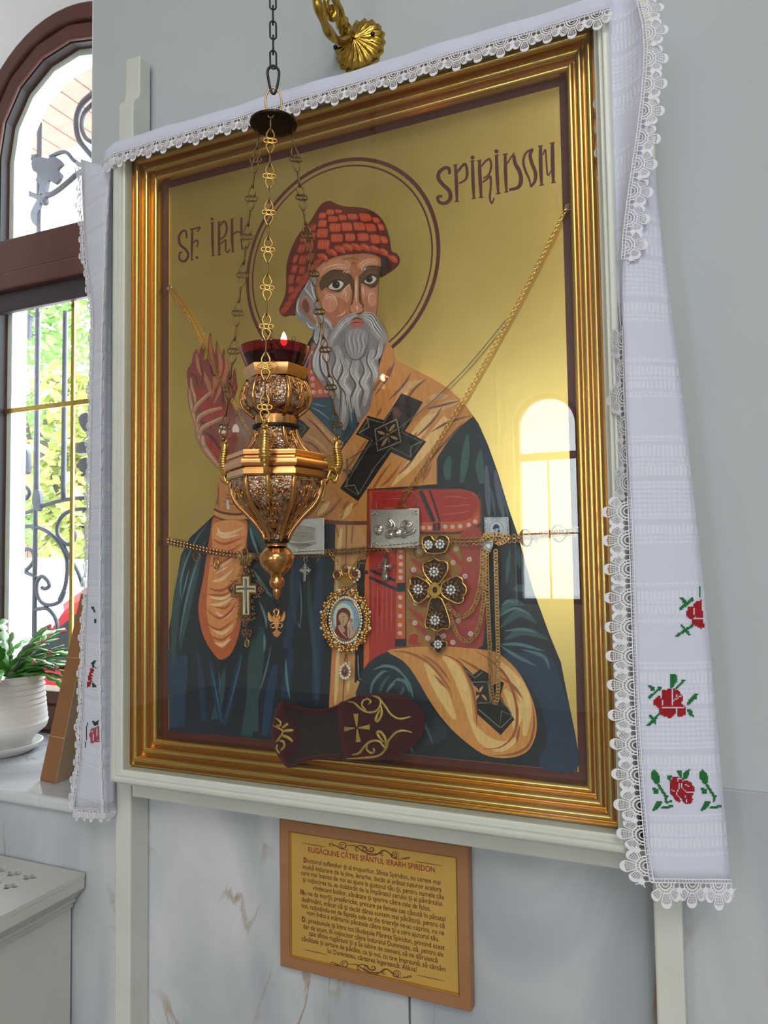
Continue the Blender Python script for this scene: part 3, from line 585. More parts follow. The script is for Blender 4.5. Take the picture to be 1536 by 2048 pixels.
# --- right sleeve and cuff over the book
q = Paint('E')
q.poly([(262, 1375), (350, 1285), (480, 1236), (560, 1295), (640, 1395), (700, 1525), (800, 1700), (900, 1900), (560, 1960), (215, 1640), (240, 1450)], (40, 54, 66), 3)
q.sts([[(330, 1382), (420, 1350), (520, 1380), (620, 1490)], [(305, 1600), (330, 1480), (400, 1400), (440, 1395)], [(470, 1490), (520, 1455), (580, 1480), (610, 1560)], [(420, 1580), (470, 1500), (500, 1490)], [(560, 1420), (610, 1500), (640, 1600)]], 22, (94, 126, 132))
q.sts([[(370, 1600), (400, 1500), (460, 1420)], [(520, 1600), (560, 1540), (560, 1500)]], 26, (66, 96, 104))
q.sts([[(1230, 250), (1330, 400), (1400, 560)], [(1130, 400), (1200, 560), (1250, 640)]], 22, (72, 104, 112), crop='G')
CF = (212, 148, 80)
q.poly([(774, 1302), (806, 1296), (842, 1293), (894, 1293), (972, 1300), (1000, 1309), (1033, 1339), (1056, 1378), (1071, 1422), (1073, 1462), (1059, 1498), (1033, 1513), (1000, 1516), (966, 1508), (933, 1485), (900, 1455), (866, 1412), (829, 1350), (806, 1322)], CF, 3, crop='P')
q.sts([[(-40, 1000), (30, 1080), (90, 1220), (130, 1400)], [(300, 1040), (420, 1180), (460, 1330), (450, 1480)], [(130, 1400), (200, 1500), (310, 1545), (400, 1500)], [(330, 1200), (400, 1330), (390, 1440)], [(-150, 1040), (-60, 1200), (30, 1380)]], 66, (232, 192, 126), crop='F', t0=.3, t1=.3)
q.sts([[(-60, 985), (60, 1040), (130, 1180), (158, 1330), (160, 1430)], [(150, 965), (250, 1030), (330, 1110), (385, 1230), (405, 1370), (380, 1480), (300, 1550), (200, 1560)], [(290, 1120), (380, 1180), (440, 1260)], [(500, 1300), (505, 1430), (470, 1540), (380, 1590), (250, 1600)], [(400, 1530), (420, 1420)], [(50, 1010), (170, 1080), (180, 1110)]], 17, (158, 92, 52), crop='F')
q.sts([[(480, 1240), (600, 1250), (760, 1330), (900, 1500), (940, 1600)], [(700, 1260), (820, 1340), (930, 1480)], [(800, 1420), (900, 1530)]], 22, (170, 104, 60))
q.poly([(75, 1050), (140, 1112), (182, 1078), (245, 1112), (250, 1182), (300, 1150), (326, 1160), (304, 1240), (388, 1382), (305, 1476), (165, 1350), (155, 1200)], (28, 28, 31), 0, crop='F')
q.sts([[(95, 1085), (150, 1132), (195, 1095)], [(130, 1158), (228, 1155), (245, 1280), (170, 1284)], [(170, 1320), (300, 1430), (310, 1330), (378, 1362), (305, 1432)], [(300, 1255), (375, 1345)]], 6, (130, 130, 116), crop='F', taper=False, n=1)
q.sts([[(200, 1180), (185, 1200), (178, 1220)], [(145, 1180), (160, 1200), (172, 1218)], [(222, 1270), (205, 1245), (190, 1232)], [(155, 1262), (165, 1245), (175, 1232)]], 14, (196, 140, 96), crop='F')
q.done('painted_cuff')
# --- raised hand with the flame
q = Paint('B')
q.poly([(98, 430), (138, 352), (150, 290), (180, 240), (190, 300), (215, 225), (240, 203), (236, 330), (270, 300), (275, 170), (295, 100), (302, 200), (330, 285), (342, 170), (360, 245), (385, 305), (402, 232), (420, 310), (455, 440), (472, 480), (490, 400), (505, 490), (505, 600), (475, 680), (500, 800), (510, 1000), (470, 1130), (385, 1250), (250, 1080), (190, 960), (150, 780), (110, 560)], (136, 62, 60), 3)
q.sts([[(180, 560), (250, 700), (300, 880)], [(300, 700), (380, 760), (450, 760)], [(230, 960), (300, 1060), (390, 1190)], [(420, 560), (470, 560), (490, 520)]], 90, (164, 48, 50))
q.sts([[(290, 130), (300, 300), (330, 480), (310, 640)], [(175, 270), (200, 400), (260, 520)], [(350, 220), (380, 380), (340, 560)], [(410, 280), (430, 400), (380, 560), (320, 700)], [(240, 430), (280, 540), (300, 640)]], 34, (176, 112, 78))
q.sts([[(285, 330), (320, 460), (370, 420)], [(200, 330), (230, 460), (220, 560)], [(120, 440), (170, 470), (190, 560)], [(370, 480), (400, 600), (390, 700)]], 18, (96, 42, 46))
q.sts([[(250, 930), (330, 1000), (400, 1120)], [(210, 840), (300, 900)]], 30, (92, 34, 40))
SK, SKD, SKL = (168, 118, 92), (108, 72, 62), (200, 156, 128)
def fing(pts, wd):
    q.st(pts, wd + 9, SKD, t0=.7, t1=.6); q.st(pts, wd, SK, t0=.7, t1=.6); q.st([(a - 3, b_ - 6) for a, b_ in pts], wd * .32, SKL, t0=.2, t1=.2)
fing([(190, 860), (195, 950), (240, 1050), (320, 1160), (385, 1240)], 52)
fing([(133, 485), (140, 560), (165, 640), (172, 720)], 28)
fing([(120, 570), (130, 680), (155, 790), (175, 880)], 34)
fing([(155, 770), (175, 715), (240, 650), (308, 592)], 36)
fing([(180, 860), (205, 800), (290, 755), (390, 730)], 38)
fing([(200, 960), (225, 900), (310, 850), (420, 800)], 38)
fing([(250, 1060), (230, 1010), (235, 960)], 44)
q.done('painted_hand')
# --- left cuff and sleeve
q = Paint('D')
q.poly([(425, -125), (405, 0), (410, 100), (382, 160), (375, 205), (450, 238), (560, 250), (648, 235), (645, 185), (700, 100), (640, -60), (560, -130), (480, -160)], (192, 128, 74), 2)
q.sts([[(430, -100), (460, -60), (560, -40), (640, -50)]], 12, (96, 62, 48)); q.sts([[(425, -60), (418, 60), (420, 140)]], 14, (140, 86, 52))
q.sts([[(470, 30), (520, 45), (600, 30)], [(450, 85), (530, 110), (610, 90)], [(470, 60), (540, 75)]], 10, (120, 74, 46))
q.sts([[(385, 148), (450, 178), (560, 192), (645, 180)], [(378, 205), (450, 236), (560, 250), (648, 236)]], 17, (98, 58, 44), taper=False)
q.sts([[(390, 178), (460, 208), (560, 220), (640, 208)]], 24, (206, 150, 96), taper=False)
q.poly([(485, 85), (500, 85), (508, 140), (496, 156), (486, 140)], (206, 196, 186), 3)
q.poly([(380, 218), (460, 242), (642, 242), (645, 400), (640, 600), (610, 880), (590, 1100), (530, 1275), (450, 1336), (395, 1305), (310, 1170), (270, 1020), (265, 880), (300, 700), (330, 500), (355, 350)], (190, 98, 54), 3)
q.poly([(392, 258), (630, 262), (622, 500), (585, 800), (570, 1000), (500, 1190), (440, 1245), (370, 1150), (332, 1000), (328, 850), (350, 600), (372, 420)], (224, 146, 90), 3)
q.sts([[(410, 290), (440, 345), (530, 335), (620, 295)], [(400, 340), (470, 370), (590, 350)], [(380, 640), (440, 600), (540, 520), (610, 450)], [(370, 720), (450, 700), (540, 620)], [(350, 840), (460, 850), (560, 770)], [(350, 900), (440, 900), (540, 840)], [(400, 960), (470, 1000), (550, 930)], [(370, 1090), (450, 1130), (540, 1060)], [(390, 1200), (450, 1220), (520, 1170)]], 26, (240, 196, 150))
q.sts([[(372, 385), (470, 425), (630, 365)], [(365, 470), (470, 500), (610, 420)], [(350, 600), (450, 570), (600, 470)], [(340, 770), (450, 790), (590, 690)], [(330, 820), (450, 830), (520, 800)], [(325, 940), (430, 1010), (520, 950), (560, 880)], [(390, 920), (470, 930), (520, 890)], [(330, 1050), (430, 1100), (560, 1010)], [(350, 1140), (450, 1180), (560, 1090)], [(400, 1260), (460, 1275), (540, 1200)]], 20, (186, 92, 50))
q.sts([[(420, 300), (428, 330), (470, 345)], [(395, 660), (430, 640), (500, 600)], [(360, 850), (440, 860), (500, 840)]], 9, (250, 230, 205))
q.done('painted_sleeve')
# --- head
q = Paint('A')
GRY, GL, GD = (134, 128, 132), (194, 192, 196), (86, 78, 82)
q.poly([(360, 715), (300, 820), (240, 920), (215, 1000), (235, 1095), (295, 1135), (335, 1190), (395, 1192), (430, 1100), (440, 900), (410, 740)], (140, 134, 138), 3)
q.sts([[(350, 740), (360, 850), (400, 960)], [(330, 780), (300, 840), (330, 880), (385, 960)], [(250, 920), (230, 1010), (260, 1080)], [(310, 1120), (340, 1170), (390, 1180)], [(370, 1060), (400, 1100), (400, 1180)], [(360, 780), (390, 860), (400, 900)]], 12, (206, 208, 212))
q.poly([(250, 965), (285, 905), (330, 925), (352, 1000), (342, 1060), (385, 1085), (402, 1135), (372, 1138), (300, 1070), (262, 1020)], (150, 104, 84), 3)
q.poly([(275, 970), (298, 935), (325, 960), (332, 1020), (318, 1050), (285, 1020)], (106, 66, 50), 3)
q.sts([[(258, 985), (285, 915), (325, 930), (345, 1000)], [(345, 1070), (385, 1100), (395, 1130)]], 9, (196, 148, 124))
FC = (176, 112, 80)
q.poly([(396, 660), (480, 600), (600, 560), (720, 545), (850, 545), (942, 575), (947, 660), (930, 740), (922, 880), (915, 980), (905, 1060), (860, 1120), (800, 1200), (700, 1200), (560, 1180), (480, 1100), (425, 1000), (398, 850)], FC, 3)
q.poly([(400, 680), (470, 625), (560, 590), (640, 590), (690, 640), (650, 690), (540, 690), (430, 740)], (196, 136, 100), 3)
q.poly([(740, 640), (800, 590), (900, 580), (930, 620), (860, 650), (780, 680)], (196, 136, 100), 3)
q.sts([[(440, 690), (520, 645), (640, 650)], [(470, 670), (560, 635), (650, 640)], [(500, 690), (580, 660), (660, 665)], [(750, 650), (820, 600), (900, 600)], [(760, 665), (830, 620), (880, 620)], [(560, 700), (600, 690), (650, 690)]], 7, (226, 186, 160))
q.sts([[(690, 640), (720, 620), (745, 640)], [(600, 600), (690, 580), (760, 600)]], 12, (140, 84, 60))
OLV = (92, 66, 42)
q.poly([(425, 775), (500, 705), (610, 692), (690, 725), (715, 800), (700, 850), (660, 860), (640, 830), (600, 870), (530, 862), (480, 830), (440, 860), (424, 830)], OLV, 3)
q.poly([(770, 730), (830, 672), (945, 655), (932, 730), (912, 815), (860, 835), (805, 805), (772, 790)], OLV, 3)
q.poly([(455, 850), (530, 880), (620, 872), (680, 800), (690, 880), (660, 960), (600, 920), (470, 900)], (198, 140, 108), 3)
q.poly([(780, 820), (850, 850), (910, 830), (905, 900), (850, 880), (790, 930)], (190, 130, 100), 3)
q.dot((510, 965), 66, (206, 140, 112), ry=82); q.dot((870, 930), 36, (202, 138, 110), ry=66)
q.sts([[(450, 920), (510, 890), (560, 930), (570, 990)], [(465, 935), (510, 910), (545, 940)], [(840, 960), (850, 890), (890, 880)], [(600, 880), (650, 830), (680, 800)], [(640, 920), (655, 860)], [(620, 900), (640, 850)], [(790, 820), (800, 900)], [(560, 1080), (620, 1060), (650, 1020)]], 7, (232, 200, 184))
q.sts([[(428, 755), (520, 692), (600, 690), (678, 690)], [(770, 690), (850, 652), (948, 658)]], 17, (72, 50, 36))
q.sts([[(620, 705), (640, 685)], [(640, 710), (665, 685)], [(655, 712), (680, 685)], [(780, 690), (795, 660)], [(795, 690), (812, 660)], [(806, 690), (822, 655)]], 6, (206, 206, 210))
for (ex, ey, r_, w1, w2) in ((564, 808, 33, [(500, 826), (548, 782), (600, 776), (628, 802), (592, 845), (530, 850)], [(486, 832), (540, 776), (605, 772), (645, 800)]), (846, 760, 31, [(806, 778), (848, 738), (890, 738), (908, 762), (872, 797), (830, 797)], [(792, 788), (838, 730), (895, 730), (920, 752)])):
    q.poly(w1, (206, 200, 196), 3); q.dot((ex, ey), r_, (54, 40, 32)); q.dot((ex, ey), r_ * .6, (22, 18, 18)); q.dot((ex + 8, ey - 8), 5, (150, 140, 135))
    q.st(w2, 10, (48, 32, 26)); q.st([(a, b_ - 26) for a, b_ in w2], 7, (128, 84, 62)); q.st([(w1[0][0], w1[0][1] + 6), (w1[5][0], w1[5][1] + 10), (w1[4][0], w1[4][1] + 8)], 6, (110, 70, 54))
# nose
q.sts([[(690, 735), (715, 800), (712, 930), (685, 1000)], [(765, 720), (760, 800), (768, 930), (790, 1000)]], 30, (104, 68, 46))
q.poly([(722, 740), (752, 740), (756, 860), (760, 960), (800, 990), (790, 1030), (745, 1050), (690, 1040), (680, 1000), (710, 960), (722, 860)], (192, 130, 96), 3)
q.sts([[(735, 750), (734, 860), (738, 960)], [(740, 985), (748, 1030)]], 15, (232, 190, 164))
q.sts([[(678, 1000), (690, 1045), (740, 1060), (790, 1040), (800, 990)]], 12, (84, 50, 40)); q.sts([[(775, 960), (795, 985), (785, 1010)]], 16, (100, 62, 46))
# beard
q.done('painted_face')
q = Paint('A')
q.poly([(667, 654), (681, 638), (704, 628), (713, 634), (725, 627), (744, 626), (758, 640), (770, 657), (774, 680), (765, 708), (757, 718), (758, 746), (751, 764), (747, 779), (740, 813), (728, 832), (716, 846), (708, 815), (700, 800), (698, 835), (694, 852), (685, 860), (672, 825), (662, 790), (657, 783), (643, 767), (631, 748), (627, 725), (634, 706), (627, 692), (629, 673), (634, 657), (645, 640)], GRY, 3, crop='P')
def lock(pts, wd, k=5):
    q.st(pts, wd, (152, 147, 151), t0=.35, t1=.1)
    q.st([(a - wd * .5, b_) for a, b_ in pts], wd * .16, GD, t0=.3)
    for i in range(k):
        o = (i / (k - 1) - .5) * wd * .72
        q.st([(a + o * (1 - .5 * j / (len(pts) - 1)), b_ + 4 * math.sin(i * 2.1 + j)) for j, (a, b_) in enumerate(pts)], wd * .085, GL if i % 3 else (222, 222, 226), t0=.2)
lock([(420, 1010), (440, 1080), (500, 1130), (530, 1190)], 46, 4)
lock([(415, 1180), (400, 1260), (440, 1330), (500, 1330), (530, 1240)], 70)
lock([(470, 1180), (450, 1300), (400, 1420), (400, 1530), (450, 1630)], 80)
lock([(520, 1270), (470, 1400), (480, 1540), (560, 1660), (600, 1790)], 88)
lock([(560, 1330), (600, 1440), (570, 1560), (640, 1690), (640, 1850), (620, 2000)], 84)
lock([(640, 1440), (660, 1540), (620, 1640), (680, 1740), (700, 1900)], 84)
lock([(740, 1450), (720, 1560), (770, 1660), (730, 1780), (760, 1940)], 84)
lock([(800, 1430), (840, 1540), (800, 1640), (830, 1720), (800, 1850)], 76)
lock([(880, 1360), (860, 1460), (900, 1560), (890, 1640)], 70)
lock([(950, 1290), (930, 1400), (890, 1450)], 50, 4)
q.poly([(745, 1062), (700, 1048), (630, 1085), (570, 1150), (520, 1230), (490, 1320), (530, 1310), (600, 1215), (680, 1140), (742, 1088)], (160, 154, 158), 3)
q.poly([(785, 1050), (870, 1042), (920, 1095), (942, 1160), (985, 1200), (1002, 1290), (955, 1300), (880, 1235), (850, 1165), (795, 1100)], (160, 154, 158), 3)
for i in range(6):
    t = i / 5
    q.st([(735 - 8 * t, 1066 + 16 * t), (650 - 10 * t, 1090 + 40 * t), (575 - 5 * t, 1170 + 50 * t), (505 + 10 * t, 1300 + 8 * t)], 7, (224, 224, 228) if i % 2 else GD)
    q.st([(800, 1060 + 26 * t), (870 - 10 * t, 1060 + 60 * t), (915 - 25 * t, 1120 + 70 * t), (985 - 20 * t, 1230 + 50 * t)], 7, (224, 224, 228) if i % 2 else GD)
q.poly([(650, 1230), (700, 1190), (790, 1190), (830, 1240), (820, 1350), (770, 1430), (730, 1445), (680, 1420), (645, 1340)], (150, 146, 149), 3)
q.st([(640, 1220), (640, 1340), (680, 1425), (735, 1450), (800, 1410), (835, 1310), (835, 1230)], 9, GD)
for i in range(9):
    x = 665 + i * 19; q.st([(x + 6, 1205), (x - 8, 1270), (x + 4, 1340), (735 + (x - 735) * .5, 1425)], 7, GL if i % 2 else (116, 110, 114))
q.poly([(678, 1142), (740, 1100), (805, 1132), (775, 1166), (722, 1170)], (180, 98, 86), 3)
q.st([(680, 1140), (740, 1128), (805, 1134)], 7, (92, 48, 44)); q.st([(690, 1115), (738, 1092), (790, 1112)], 16, (104, 64, 54))
q.done('painted_beard')
# --- knitted cap
q = Paint('A')
q.poly([(80, 1010), (110, 945), (135, 850), (140, 650), (180, 500), (250, 370), (340, 270), (400, 170), (450, 110), (510, 93), (560, 115), (640, 140), (760, 147), (860, 172), (940, 232), (990, 320), (1020, 430), (1035, 520), (1080, 540), (1105, 590), (1080, 650), (1000, 710), (930, 742), (945, 650), (940, 580), (850, 545), (720, 545), (600, 560), (480, 600), (400, 660), (350, 735), (290, 820), (235, 915), (212, 1060), (170, 1065), (120, 1078), (85, 1052)], (100, 38, 30), 3)
CE, CEL = (192, 74, 42), (216, 122, 88)
cells = [(485, 165, 545, 208, 0), (420, 192, 478, 238, -.2), (560, 165, 610, 195, .2), (500, 222, 575, 268, 0), (590, 208, 650, 256, .15), (668, 202, 745, 250, .2), (768, 198, 852, 262, .3), (415, 255, 482, 312, -.15), (880, 230, 925, 280, .4),
 (512, 285, 602, 352, 0), (615, 278, 696, 346, .1), (718, 275, 802, 342, .2), (822, 286, 896, 350, .25), (925, 285, 965, 342, .35), (405, 330, 492, 402, -.1), (345, 290, 395, 345, -.3),
 (525, 375, 618, 440, 0), (645, 370, 722, 432, .08), (750, 368, 836, 430, .12), (860, 380, 934, 452, .18), (950, 392, 995, 452, .25), (410, 425, 506, 500, -.08), (328, 362, 392, 425, -.25), (265, 385, 315, 440, -.35),
 (310, 445, 372, 515, -.2), (242, 462, 300, 532, -.3), (200, 550, 235, 622, -.3), (252, 556, 312, 632, -.25), (322, 535, 372, 600, -.2), (185, 640, 232, 705, -.25), (250, 650, 300, 715, -.25), (158, 720, 205, 800, -.15), (225, 730, 270, 790, -.2), (160, 820, 200, 880, -.1)]
for a, b_, c, d, sk in cells:
    h = (d - b_) * sk; q.poly([(a - h * .5, b_ + 4), ((a + c) / 2 - h * .5, b_), (c - h * .5, b_ + 6), (c + h * .5 + 3, (b_ + d) / 2), (c + h * .5, d - 2), ((a + c) / 2 + h * .5, d + 4), (a + h * .5, d), (a - 3, (b_ + d) / 2)], CE if a > 350 else (160, 58, 40), 2)
    for i in range(4):
        x = a + (c - a) * (i + .6) / 4.4; q.st([(x - h * .4, b_ + 8), (x + 2, (b_ + d) / 2), (x + h * .4, d - 6)], 5, CEL if a > 350 else (190, 100, 76))
for i, (x, y_) in enumerate([(455, 575), (530, 535), (600, 508), (665, 490), (735, 488), (812, 492), (893, 508), (968, 532), (1048, 590)]):
    big = 1.15 if i < 3 else 1.0
    q.poly([(x - 46 * big, y_ - 26), (x, y_ - 34), (x + 40, y_ + 2), (x + 38, y_ + 34), (x, y_ + 24), (x - 36, y_ + 8)], (178, 66, 40), 3)
    q.sts([[(x - 34, y_ - 22), (x + 6, y_ - 6), (x + 32, y_ + 26)], [(x - 12, y_ - 28), (x + 18, y_ - 10), (x + 36, y_ + 16)]], 5, (220, 124, 90))
for i, (x, y_) in enumerate([(410, 620), (360, 670), (320, 730), (285, 790), (240, 850), (200, 910), (165, 970), (130, 1020)]):
    q.poly([(x - 46, y_ + 34), (x - 34, y_ - 10), (x + 14, y_ - 34), (x + 40, y_ - 22), (x + 16, y_ + 16), (x - 18, y_ + 40)], (156, 54, 38), 3)
    q.sts([[(x - 34, y_ + 22), (x - 10, y_ - 6), (x + 28, y_ - 24)], [(x - 20, y_ + 26), (x + 6, y_ + 4), (x + 24, y_ - 14)]], 5, (196, 98, 74))
q.poly([(950, 560), (1010, 580), (1030, 640), (1000, 700), (940, 730), (948, 650)], (52, 28, 28), 3)
q.done('painted_cap')
# ================================================================== hanging votive lamp
mat('lamp_gold', (204, 148, 92), 0.22, metal=1.0, var=0.12, scale=40, rvar=0.06)
mat('lamp_gold_dark', (150, 98, 56), 0.30, metal=1.0, var=0.25, scale=60)
mat('gold_bird', (220, 178, 100), 0.26, metal=1.0, var=0.2, scale=90)
mat('chain_metal', (126, 104, 70), 0.34, metal=1.0, var=0.3, scale=80)
mat('chain_gold', (196, 160, 92), 0.28, metal=1.0, var=0.25, scale=80)
mat('dark_steel', (58, 56, 54), 0.38, metal=1.0, var=0.2, scale=60)
mat('dark_bronze', (52, 44, 36), 0.45, metal=0.8, var=0.25, scale=40)
m = mat('repousse', (150, 140, 130), 0.34, metal=1.0); nt, b = nodes('repousse'); N = nt.nodes; L = nt.links
tc = N.new('ShaderNodeTexCoord'); vo = N.new('ShaderNodeTexVoronoi'); vo.inputs['Scale'].default_value = 330; L.new(tc.outputs['Object'], vo.inputs[0])
no = N.new('ShaderNodeTexNoise'); no.inputs['Scale'].default_value = 120; no.inputs['Detail'].default_value = 4; L.new(tc.outputs['Object'], no.inputs[0])
ad = N.new('ShaderNodeMath'); ad.operation = 'ADD'; L.new(vo.outputs[0], ad.inputs[0]); L.new(no.outputs[0], ad.inputs[1])
bp = N.new('ShaderNodeBump'); bp.inputs['Strength'].default_value = .9; bp.inputs['Distance'].default_value = .0012; L.new(ad.outputs[0], bp.inputs['Height']); L.new(bp.outputs[0], b.inputs['Normal'])
rp_ = N.new('ShaderNodeValToRGB'); e = rp_.color_ramp.elements; e[0].position = .36; e[0].color = (*lin((104, 62, 38)), 1); e[1].position = .62; e[1].color = (*lin((196, 172, 150)), 1); L.new(no.outputs[0], rp_.inputs[0]); L.new(rp_.outputs[0], b.inputs['Base Color'])
mat('ruby_glass', (168, 14, 28), 0.02, trans=1.0, ior=1.45)
mat('ruby_oil', (96, 4, 16), 0.05, trans=0.35, ior=1.4)
mat('float_red', (226, 20, 44), 0.4, emit=(255, 20, 50), estr=0.6)
mat('flame', (255, 230, 190), 0.5, emit=(255, 214, 160), estr=9.0)
AX = Vector((-.5467, -.27, 0)); TW = Vector((.528, -.849, 0)); RT = Vector((.849, .528, 0)); PXM = .000693
def zl(py): return P(552, py, -.27).z
def LP(pxx, pyy, dep=0.0):
    v = AX + RT * ((pxx - 553) * PXM) + TW * dep; return Vector((v.x, v.y, zl(pyy)))
A0 = math.radians(-66.6)
def hexr(th, mix):
    t = ((th - A0) + math.pi / 6) % (math.pi / 3) - math.pi / 6
    h = math.cos(math.pi / 6) / math.cos(t); return 1.0 * (1 - mix) + h * mix
def hring(prof, mix, n=48, mb=None, sm=True):
    """prof: (half width px, py)"""
    mb = mb or MB(); vs = []
    for hw, py in prof:
        for j in range(n):
            th = 2 * math.pi * j / n + A0; r_ = hw * PXM * hexr(th, mix); vs.append((AX.x + r_ * math.cos(th), AX.y + r_ * math.sin(th), zl(py)))
    k = len(prof); fs = [(i * n + j, i * n + (j + 1) % n, (i + 1) * n + (j + 1) % n, (i + 1) * n + j) for i in range(k - 1) for j in range(n)]
    fs += [tuple(range(n))[::-1], tuple((k - 1) * n + j for j in range(n))]
    return mb.add(vs, fs, sm)
def surf(prof, mix, th, py, lift=0.0):
    for (h0, p0), (h1, p1) in zip(prof, prof[1:]):
        if p0 <= py <= p1: hw = h0 + (h1 - h0) * (py - p0) / (p1 - p0); break
    else: hw = prof[-1][0] if py > prof[-1][1] else prof[0][0]
    r_ = hw * PXM * hexr(th, mix) + lift; return Vector((AX.x + r_ * math.cos(th), AX.y + r_ * math.sin(th), zl(py)))
lamp = thing('hanging_oil_lamp', (AX.x, AX.y, zl(1280)), 'hanging gilt votive oil lamp with lit red glass cup on three chains', 'oil lamp')
bulb = cr([(56, 762), (64, 775), (70, 796), (66, 815), (52, 828), (42, 835)], 4)
flare = cr([(41, 857), (44, 870), (51, 887), (62, 902), (72, 910)], 4)
body = cr([(92, 960), (91, 975), (87, 992), (77, 1010), (57, 1030), (40, 1050), (29, 1066), (23, 1082)], 4)
def part(prof, mix, name, m, auto=30): return hring(prof, mix).obj(name, m, lamp, auto=auto)
part([(50, 738), (66.5, 738), (66.5, 741), (61, 757), (60, 760), (40, 760)], 1.0, 'collar', 'lamp_gold')
part(bulb, .35, 'upper_bulb', 'repousse'); part(flare, .6, 'flared_neck', 'repousse')
part([(42, 834), (42.5, 838), (41.5, 848), (41, 852)], .15, 'neck_band', 'lamp_gold')
part([(42, 851), (46, 852), (46.5, 855), (46, 858), (42, 859)], 0, 'neck_ring', 'dark_bronze')
part([(60, 908), (97, 909.5), (98, 912), (98, 918), (94, 921), (94, 924), (101, 925), (104, 930), (104, 936), (101, 941), (93, 943), (93, 945), (98, 946), (98, 955), (95, 959), (80, 960)], 1.0, 'shoulder', 'lamp_gold')
bo = part(body, .8, 'lower_body', 'repousse')
part([(22, 1079), (24.5, 1081), (24.5, 1085), (22, 1087)], 0, 'seat_ring', 'dark_bronze')
part(cr([(19, 1086), (18, 1092), (24, 1097), (32, 1108), (34, 1118), (31, 1129), (23, 1141), (14, 1149), (12, 1154)], 4), 0, 'onion_finial', 'lamp_gold', 60)
part(cr([(11, 1153), (13, 1157), (15, 1165), (12, 1174), (7, 1178)], 4), 0, 'lower_ball', 'lamp_gold', 60)
part([(7.5, 1177), (8, 1180), (8, 1190), (5, 1194), (4, 1198)], 0, 'end_cap', 'lamp_gold', 40)
# smooth ribs on the hexagon edges and chased scrollwork on each face
for prof, mix, parent_name, wd in ((bulb, .35, 'upper_bulb', 5.2), (flare, .6, 'flared_neck', 5.0), (body, .8, 'lower_body', 5.6)):
    for k in range(6):
        th = A0 + math.pi / 6 + k * math.pi / 3; q = MB(); lo, hi = prof[0][1], prof[-1][1]
        q.tube([surf(prof, mix, th, lo + (hi - lo) * i / 16 , -.0012) for i in range(17)], [PXM * wd * (0.75 + 0.25 * min(1, prof[min(len(prof) - 1, int(i / 16 * (len(prof) - 1)))][0] / 60)) for i in range(17)], 8)
        q.obj('rib', 'lamp_gold', lamp)
def scrolls(prof, mix, lo, hi, spread, name, sw=1.7):
    for k in range(6):
        th0 = A0 + k * math.pi / 3; q = MB()
        for sg in (-1, 1):
            for (c_t, c_p, rad, st_) in ((.55, .20, .20, 0.0), (.25, .16, .12, 2.6), (.48, .52, .18, 2.0), (.20, .46, .11, .6), (.24, .78, .12, 1.0)):
                if sw < 2.2 and c_p > .9: continue
                pts = []
                for i in range(15):
                    a = i / 14 * 4.6 + st_; r_ = rad * (1 - .7 * i / 14)
                    u = (c_t + r_ * math.cos(a)) * sg; p = lo + (hi - lo) * (c_p + r_ * .75 * math.sin(a))
                    pts.append(surf(prof, mix, th0 + u * spread * (1.0 if prof is not body else 1.0), p, .0006))
                q.tube(pts, [PXM * sw * (1 - .45 * i / 14) for i in range(15)], 5)
            q.tube([surf(prof, mix, th0 + sg * spread * .12 * math.sin(3 * t / 10), lo + (hi - lo) * (.05 + .085 * t), .0006) for t in range(11)], PXM * sw * .8, 5)
        for p_, r_ in ((.33, 2.4), (.62, 2.0), (.88, 1.6)):
            q.ball(surf(prof, mix, th0, lo + (hi - lo) * p_, .0006), PXM * r_, 7, 5)
        q.obj(name, 'lamp_gold', lamp)
scrolls(bulb, .35, 764, 832, .40, 'chased_scrollwork', 1.9); scrolls(flare, .6, 860, 908, .36, 'chased_scrollwork', 1.8); scrolls(body, .8, 966, 1070, .40, 'chased_scrollwork', 2.5)
for k in range(6):
    th0 = A0 + k * math.pi / 3; q = MB()
    fr_ = [(-.41, 968), (.41, 968), (.40, 990), (.36, 1012), (.30, 1035), (.2, 1058), (0, 1074), (-.2, 1058), (-.30, 1035), (-.36, 1012), (-.40, 990)]
    q.tube([surf(body, .8, th0 + u, p, .0004) for u, p in cr(fr_, 3, True)], PXM * 1.3, 5, closed=True); q.obj('panel_border', 'lamp_gold', lamp)
# red glass cup, oil, wick float, flame
q = MB(); cp = [(30, 760), (46, 756), (53, 748), (56.5, 738), (63, 724), (70, 706), (71.5, 698), (69.5, 698), (67.5, 707), (60.5, 724), (54, 738), (50.5, 747), (44, 752), (30, 755)]
q.lathe((AX.x, AX.y, 0), [(h * PXM, zl(p)) for h, p in cp], 40); q.obj('glass_cup', 'ruby_glass', lamp, auto=50)
q = MB(); q.lathe((AX.x, AX.y, 0), [(h * PXM, zl(p)) for h, p in [(30, 754.5), (43.5, 751.5), (50, 746.5), (53.5, 737.5), (60, 723.5), (64, 714)]], 40); q.obj('oil', 'ruby_oil', lamp, auto=50)
fc = LP(570, 714, .010); q = MB(); q.lathe((fc.x, fc.y, fc.z), [(.001, -.001), (.013, -.001), (.0135, 0), (.013, .001), (.003, .0015), (.002, .006), (.001, .006)], 16); q.obj('wick_float', 'float_red', lamp)
fl = LP(570, 695, .010); q = MB(); q.lathe((fl.x, fl.y, fl.z), [(.0008, 0), (.0036, .0025), (.0046, .006), (.0040, .011), (.0022, .016), (.0004, .0195)], 12); q.obj('flame', 'flame', lamp, auto=80)
d = bpy.data.lights.new('flame_light', 'POINT'); d.energy = 0.22; d.color = (1.0, .35, .2); d.shadow_soft_size = .006; o = bpy.data.objects.new('flame_light', d); C.objects.link(o); o.location = fl + Vector((0, 0, .028))
